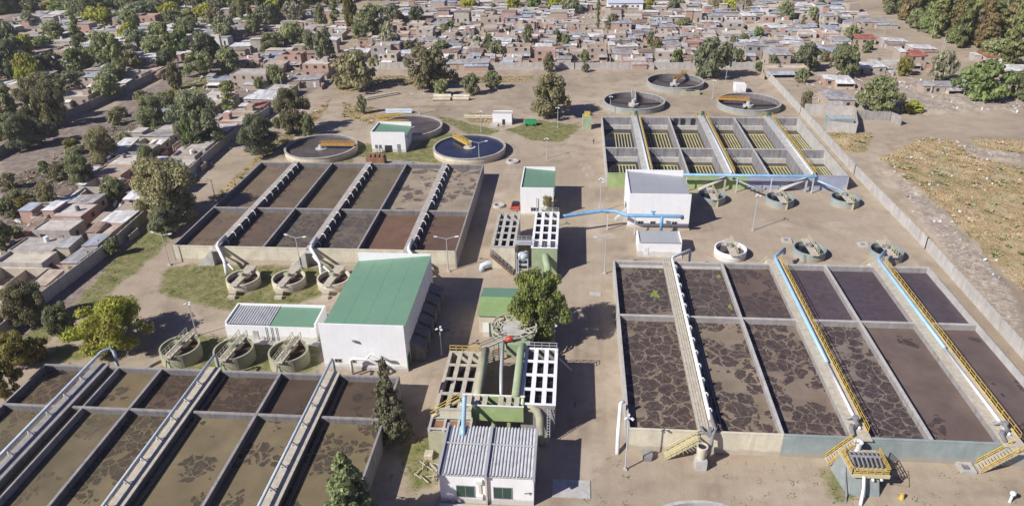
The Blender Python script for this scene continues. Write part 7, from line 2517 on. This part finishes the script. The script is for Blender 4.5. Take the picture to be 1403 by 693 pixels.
SPECIAL = {'yellow': 'broad yellow-green tree beside the dirt track, left of the low white annex', 'pine': 'bushy bright pine in the middle of the plant, behind the round steel frame',
           'cypress': 'tall grey-green cypress at the right end of the lower left tank', 'spruce': 'bushy dark conifer with pointed top at the bottom edge of the picture', 'olive': 'small olive green bush tree at the front of the tall narrow white building'}
for x, y, h, w, kind, reg in TREES:
    lab = None
    big = 1 if y < 260 and w > 5 else 0
    if y < 225 and w > 7:
        big = 2
    if reg == 'plant' and kind in SPECIAL:
        lab = SPECIAL[kind]
        big = 2 if kind != 'olive' else 1
    tree(x, y, h, w, kind, TWHERE[reg], lab, big)

# low scrub trees along the rough strip between the wide street and the shacks
sr = random.Random(23)
n_s = 0
for k in range(200):
    y = sr.uniform(120, 262)
    x = sr.uniform(WEX(y) - 18, WEX(y) - 1.5)
    if any(math.hypot(x - a, y - b_) < 4.5 for a, b_, c in TREE_SPOTS) or any(abs(x - a) < c / 2 + 1.2 and abs(y - b_) < e / 2 + 1.2 for a, b_, c, e in taken):
        continue
    tree(x, y, sr.uniform(2.5, 6.0), sr.uniform(3.5, 7.0), sr.choice(('mid', 'olive', 'pale', 'mid', 'autumn')), 'on the rough strip by the wide street')
    TREE_SPOTS.append((x, y, 4))
    n_s += 1
    if n_s > 21:
        break

# poplar belt and wood beyond the road on the right
bel = random.Random(9)
for k in range(60):
    row = k % 4
    f = (k // 4) / 14
    y = 300 + f * 150 + bel.uniform(-3, 3)
    x = 179 - 8 * math.sin(f * 3.0) + row * 8 + bel.uniform(-2, 2)
    if x > 40 + y * 0.52:
        continue
    kd = bel.choice(('poplar', 'brown', 'brown', 'poplar', 'mid')) if row else bel.choice(('mid', 'poplar', 'bright', 'poplar', 'brown'))
    hh = bel.uniform(17, 25) if kd in ('poplar', 'brown') else bel.uniform(9, 14)
    tree(x, y, hh, bel.uniform(6.5, 9) if kd in ('poplar', 'brown') else bel.uniform(11, 15), kd, 'in the belt right of the dirt road')
# trees and poplars at the far left and along the far edge of the houses
fl = random.Random(15)
n_f = 0
for k in range(900):
    px, py = fl.uniform(-330, -170), fl.uniform(205, 440)
    if px < -62 - py * 0.66:
        continue
    if py < 400 and fl.random() < 0.45:
        continue
    if any(abs(px - a) < c / 2 + 1.0 and abs(py - b_) < e / 2 + 2.0 for a, b_, c, e in taken) or any(math.hypot(px - a, py - b_) < 3.0 + 0.3 * c for a, b_, c in TREE_SPOTS):
        continue
    if -176 < px < -158 and py < 400:
        continue
    kd = fl.choice(('mid', 'dark', 'dark', 'olive', 'bright', 'yellow', 'mid', 'poplar', 'poplar' if py > 400 else 'mid'))
    hh = fl.uniform(7, 13) if kd != 'poplar' else fl.uniform(16, 24)
    ww = fl.uniform(9, 15) if kd != 'poplar' else fl.uniform(6, 8)
    tree(px, py, hh, ww, kd, 'in the far left wood')
    TREE_SPOTS.append((px, py, ww))
    n_f += 1
    if n_f > 58:
        break
# the far woods that read as one mass: beyond the houses at the left and behind the poplar belt
def wood(name, spots, seed):
    r = np.random.RandomState(seed)
    parts_, mats_ = [], []
    kinds_ = ['dark', 'mid', 'olive', 'poplar']
    for kd in kinds_:
        crown_for(kd, 0, trng)
    for (wx, wy, wh, ww) in spots:
        kd = kinds_[r.randint(4)]
        src = next(v for k_, v in CROWNS.items() if k_[0] == kd and k_[1] == 0)
        q = np.empty(len(src.vertices) * 3)
        src.vertices.foreach_get('co', q)
        q = q.reshape(-1, 3)
        a = r.rand() * 6.28
        c, s_ = math.cos(a), math.sin(a)
        hh = wh * (1.5 if kd == 'poplar' else 1.0)
        w2 = ww * (0.55 if kd == 'poplar' else 1.0)
        parts_.append(np.stack([(q[:, 0] * c - q[:, 1] * s_) * w2 / 2 + wx, (q[:, 0] * s_ + q[:, 1] * c) * w2 / 2 + wy, q[:, 2] * hh], 1))
        mats_.append(np.full(len(q) // 4, kinds_.index(kd)))
    q = np.concatenate(parts_)
    me_ = bpy.data.meshes.new(name)
    me_.vertices.add(len(q))
    me_.vertices.foreach_set('co', q.ravel())
    me_.loops.add(len(q))
    me_.loops.foreach_set('vertex_index', np.arange(len(q)))
    nf = len(q) // 4
    me_.polygons.add(nf)
    me_.polygons.foreach_set('loop_start', np.arange(0, nf * 4, 4))
    me_.polygons.foreach_set('loop_total', np.full(nf, 4))
    for kd in kinds_:
        me_.materials.append(LEAF[kd])
    me_.polygons.foreach_set('material_index', np.concatenate(mats_).astype(np.int32))
    me_.update(calc_edges=True)
    o_ = bpy.data.objects.new(name, me_)
    COL.objects.link(o_)
    o_['kind'] = 'stuff'
    return o_


wr = random.Random(31)
WOOD = [(wr.uniform(-420, -165), wr.uniform(432, 540), wr.uniform(9, 15), wr.uniform(10, 17)) for _ in range(190)]
WOOD = [w_ for w_ in WOOD if w_[0] > -80 - w_[1] * 0.66 and w_[0] < -165 + (w_[1] - 432) * 0.5]
WOOD += [(-160 + k * 6.5 + wr.uniform(-3, 3), wr.uniform(466, 498), wr.uniform(8, 13), wr.uniform(8, 14)) for k in range(62)]
wood('far_wood', WOOD, 1)
WOOD2 = [(wr.uniform(206, 300), wr.uniform(300, 540), wr.uniform(9, 15), wr.uniform(10, 16)) for _ in range(120)]
wood('far_wood', [w_ for w_ in WOOD2 if w_[0] < 60 + w_[1] * 0.55 and w_[0] > 196 + (w_[1] - 300) * 0.05], 2)

# trees filling gaps between the crowded houses
n_f = 0
for k in range(300):
    px, py = fl.uniform(-104, 140), fl.uniform(312, 450)
    if any(abs(px - a) < c / 2 + 0.6 and abs(py - b_) < e / 2 + 0.6 for a, b_, c, e in taken) or any(math.hypot(px - a, py - b_) < 5 for a, b_, c in TREE_SPOTS) or (0 < px < 16 and 372 < py < 440):
        continue
    tree(px, py, fl.uniform(3.5, 6.5), fl.uniform(3.0, 5.5), fl.choice(('mid', 'olive', 'pale', 'dark', 'bright')), 'in a gap between crowded houses')
    TREE_SPOTS.append((px, py, 4))
    n_f += 1
    if n_f > 30:
        break

# ------------------------------------------------------------------ uncountable ground cover
def scatter(name, polys, n, seed, maker, mats, avoid=None):
    r = random.Random(seed)
    mb = MB()
    bb = [(min(p[0] for p in q), max(p[0] for p in q), min(p[1] for p in q), max(p[1] for p in q)) for q in polys]
    area = [(b_[1] - b_[0]) * (b_[3] - b_[2]) for b_ in bb]
    for i in range(n):
        k = r.choices(range(len(polys)), area)[0]
        x_, y_ = r.uniform(bb[k][0], bb[k][1]), r.uniform(bb[k][2], bb[k][3])
        if not in_poly(np.array([x_]), np.array([y_]), polys[k])[0]:
            continue
        if avoid and avoid(x_, y_):
            continue
        ix, iy = np.searchsorted(xs, x_) - 1, np.searchsorted(ys, y_) - 1
        z_ = max(GZ[min(iy, ny - 1), min(ix, nx - 1)], 0) - 0.03
        maker(mb, r, x_, y_, z_)
    o = mb.build(name, mats)
    o['kind'] = 'stuff'
    return o


def tuft(mb, r, x_, y_, z_):
    s = r.uniform(0.2, 0.5)
    mi = 0 if r.random() < 0.6 else 1
    for k in range(6):
        a = r.uniform(0, 6.28)
        l_ = s * r.uniform(0.6, 1.2)
        bx_, by_ = x_ + r.uniform(-0.5, 0.5), y_ + r.uniform(-0.5, 0.5)
        w = 0.07
        mb.quadface([(bx_ - w * math.sin(a), by_ + w * math.cos(a), z_), (bx_ + w * math.sin(a), by_ - w * math.cos(a), z_), (bx_ + l_ * 0.7 * math.cos(a), by_ + l_ * 0.7 * math.sin(a), z_ + l_ * 0.8)], mi)


def stone(mb, r, x_, y_, z_):
    d_ = float(value_noise(np.array([x_ * 0.16 + 40]), np.array([y_ * 0.16]), 6)[0])
    if d_ < 0.58 and r.random() < 0.9:
        return
    s = 0.08 + 0.40 * r.random() ** 4
    n = 5
    a0 = r.uniform(0, 6)
    poly = [(x_ + s * r.uniform(0.6, 1.1) * math.cos(a0 + 6.283 * k / n), y_ + s * r.uniform(0.6, 1.1) * math.sin(a0 + 6.283 * k / n)) for k in range(n)]
    mb.prism(poly, z_, [z_ + 0.05 + s * r.uniform(0.3, 0.9) for _ in poly], 0 if r.random() < 0.5 else (1 if r.random() < 0.75 else 2))


def solid_at(x_, y_):
    if any(abs(x_ - a) < c / 2 + 0.3 and abs(y_ - b_) < e / 2 + 0.3 for a, b_, c, e in taken):
        return True
    return any(math.hypot(x_ - t_[0], y_ - t_[1]) < 3.8 for t_ in THICK) or any(math.hypot(x_ - t_[0], y_ - t_[1]) < 11.4 for t_ in CLAR) or (-88 < x_ < -24 and 133 < y_ < 185) or (-42 < x_ < -26 and 97 < y_ < 124) or (-63 < x_ < -45 and 104 < y_ < 112)


M['dry_a'] = pmat('dry_stalks', (0.44, 0.34, 0.19), var=0.3, scale=0.3)
M['dry_b'] = pmat('withered_green', (0.29, 0.275, 0.13), var=0.3, scale=0.3)
M['grass_a'] = pmat('grass_blades', (0.115, 0.145, 0.04), var=0.3, scale=0.3)
M['grass_b'] = pmat('pale_grass_blades', (0.20, 0.19, 0.075), var=0.3, scale=0.3)
M['rub_a'] = pmat('pale_rubble', (0.44, 0.40, 0.37), var=0.3, scale=1.5)
M['rub_b'] = pmat('brown_rubble', (0.26, 0.19, 0.15), var=0.3, scale=1.5)
M['rub_c'] = pmat('plastic_scraps', (0.62, 0.62, 0.64), var=0.2, scale=1.5)
M['dry_c'] = pmat('rusty_stalks', (0.38, 0.255, 0.14), var=0.3, scale=0.3)


def bush(mb, r, x_, y_, z_):
    # tufts gather in drifts, a few leafy bushes among them
    d_ = float(value_noise(np.array([x_ * 0.13]), np.array([y_ * 0.13]), 5)[0])
    if d_ < 0.42 and r.random() < 0.7:
        return
    mi = 0 if d_ > 0.62 else (1 if r.random() < 0.45 else (2 if r.random() < 0.5 else 0))
    s_ = r.uniform(0.22, 0.5) if r.random() < 0.985 else r.uniform(0.7, 1.2)
    if d_ < 0.36 and r.random() < 0.10:
        s_, mi = r.uniform(0.7, 1.3), 1
    for k in range(7 if s_ < 0.6 else 24):
        a, b_ = r.uniform(0, 6.28), r.uniform(0.1, 0.75)
        l_ = s_ * r.uniform(0.5, 1.0)
        cx_, cy_ = x_ + r.uniform(-0.5, 0.5) * s_, y_ + r.uniform(-0.5, 0.5) * s_
        w = 0.13 * s_ + 0.04
        tx, ty, tz = cx_ + l_ * math.cos(b_) * math.cos(a), cy_ + l_ * math.cos(b_) * math.sin(a), z_ + l_ * math.sin(b_)
        mb.quadface([(cx_ - w * math.sin(a), cy_ + w * math.cos(a), z_), (cx_ + w * math.sin(a), cy_ - w * math.cos(a), z_), (tx + w * math.sin(a), ty - w * math.cos(a), tz), (tx - w * math.sin(a) * 0.3, ty + w * math.cos(a) * 0.3, tz + 0.1)], mi)


scatter('dry_scrub', GROUND_PATCHES['dry'], 17000, 3, bush, [M['dry_a'], M['dry_b'], M['dry_c']], solid_at)
scatter('grass', GROUND_PATCHES['grass'], 8000, 4, tuft, [M['grass_a'], M['grass_b']], solid_at)
scatter('rubble', GROUND_PATCHES['rubble'] + [GROUND_PATCHES['dry'][2]], 5200, 5, stone, [M['rub_a'], M['rub_b'], M['rub_c']], solid_at)


def litter(mb, r, x_, y_, z_):
    if r.random() < 0.55:
        stone(mb, r, x_, y_, 0.0)
    else:
        s = r.uniform(0.4, 1.1)
        a = r.uniform(0, 3.14)
        mb.bar((x_ - s * math.cos(a), y_ - s * math.sin(a), 0.15), (x_ + s * math.cos(a), y_ + s * math.sin(a), r.uniform(0.2, 0.9)), r.uniform(0.15, 0.7), r.uniform(0.05, 0.5), r.randrange(3))


scatter('strip_scrub', GROUND_PATCHES['spoil'], 5000, 14, bush, [M['dry_b'], M['grass_a'], M['dry_c']], solid_at)
scatter('spoil_heaps', GROUND_PATCHES['spoil'], 6000, 12, stone, [M['rub_b'], M['rub_b'], M['rub_a']], solid_at)
VILL = [[(-110, 307), (110, 307), (150, 440), (-110, 440)], [(-160, 120), (-106, 100), (-106, 300), (-160, 300)], [(82, 246), (160, 246), (160, 300), (82, 304)]]
scatter('yard_clutter', VILL, 5200, 6, litter, [M['rub_a'], M['rub_b'], M['rub_c']], solid_at)
scatter('yard_weeds', [[(-1, 60), (9, 60), (9, 81), (6, 81)], [(22, 68), (60, 70), (60, 80), (22, 80)], [(-26, 70), (-17, 68), (-17, 90), (-24, 92)]], 160, 8, tuft, [M['grass_a'], M['grass_b']], None)

finish_labels()

# ------------------------------------------------------------------ air between the camera and the far houses
mb = MB()
mb.box(-760, 760, -260, 860, -1.5, 79)
hz = mb.build('haze', [])
hz['kind'] = 'stuff'
hm = bpy.data.materials.new('pale_air')
hm.use_nodes = True
ht = hm.node_tree
ht.nodes.remove(ht.nodes['Principled BSDF'])
pv = ht.nodes.new('ShaderNodeVolumePrincipled')
pv.inputs['Color'].default_value = (0.86, 0.88, 0.90, 1)
pv.inputs['Density'].default_value = 0.00014
pv.inputs['Anisotropy'].default_value = 0.2
ht.links.new(pv.outputs[0], ht.nodes['Material Output'].inputs['Volume'])
hz.data.materials.append(hm)
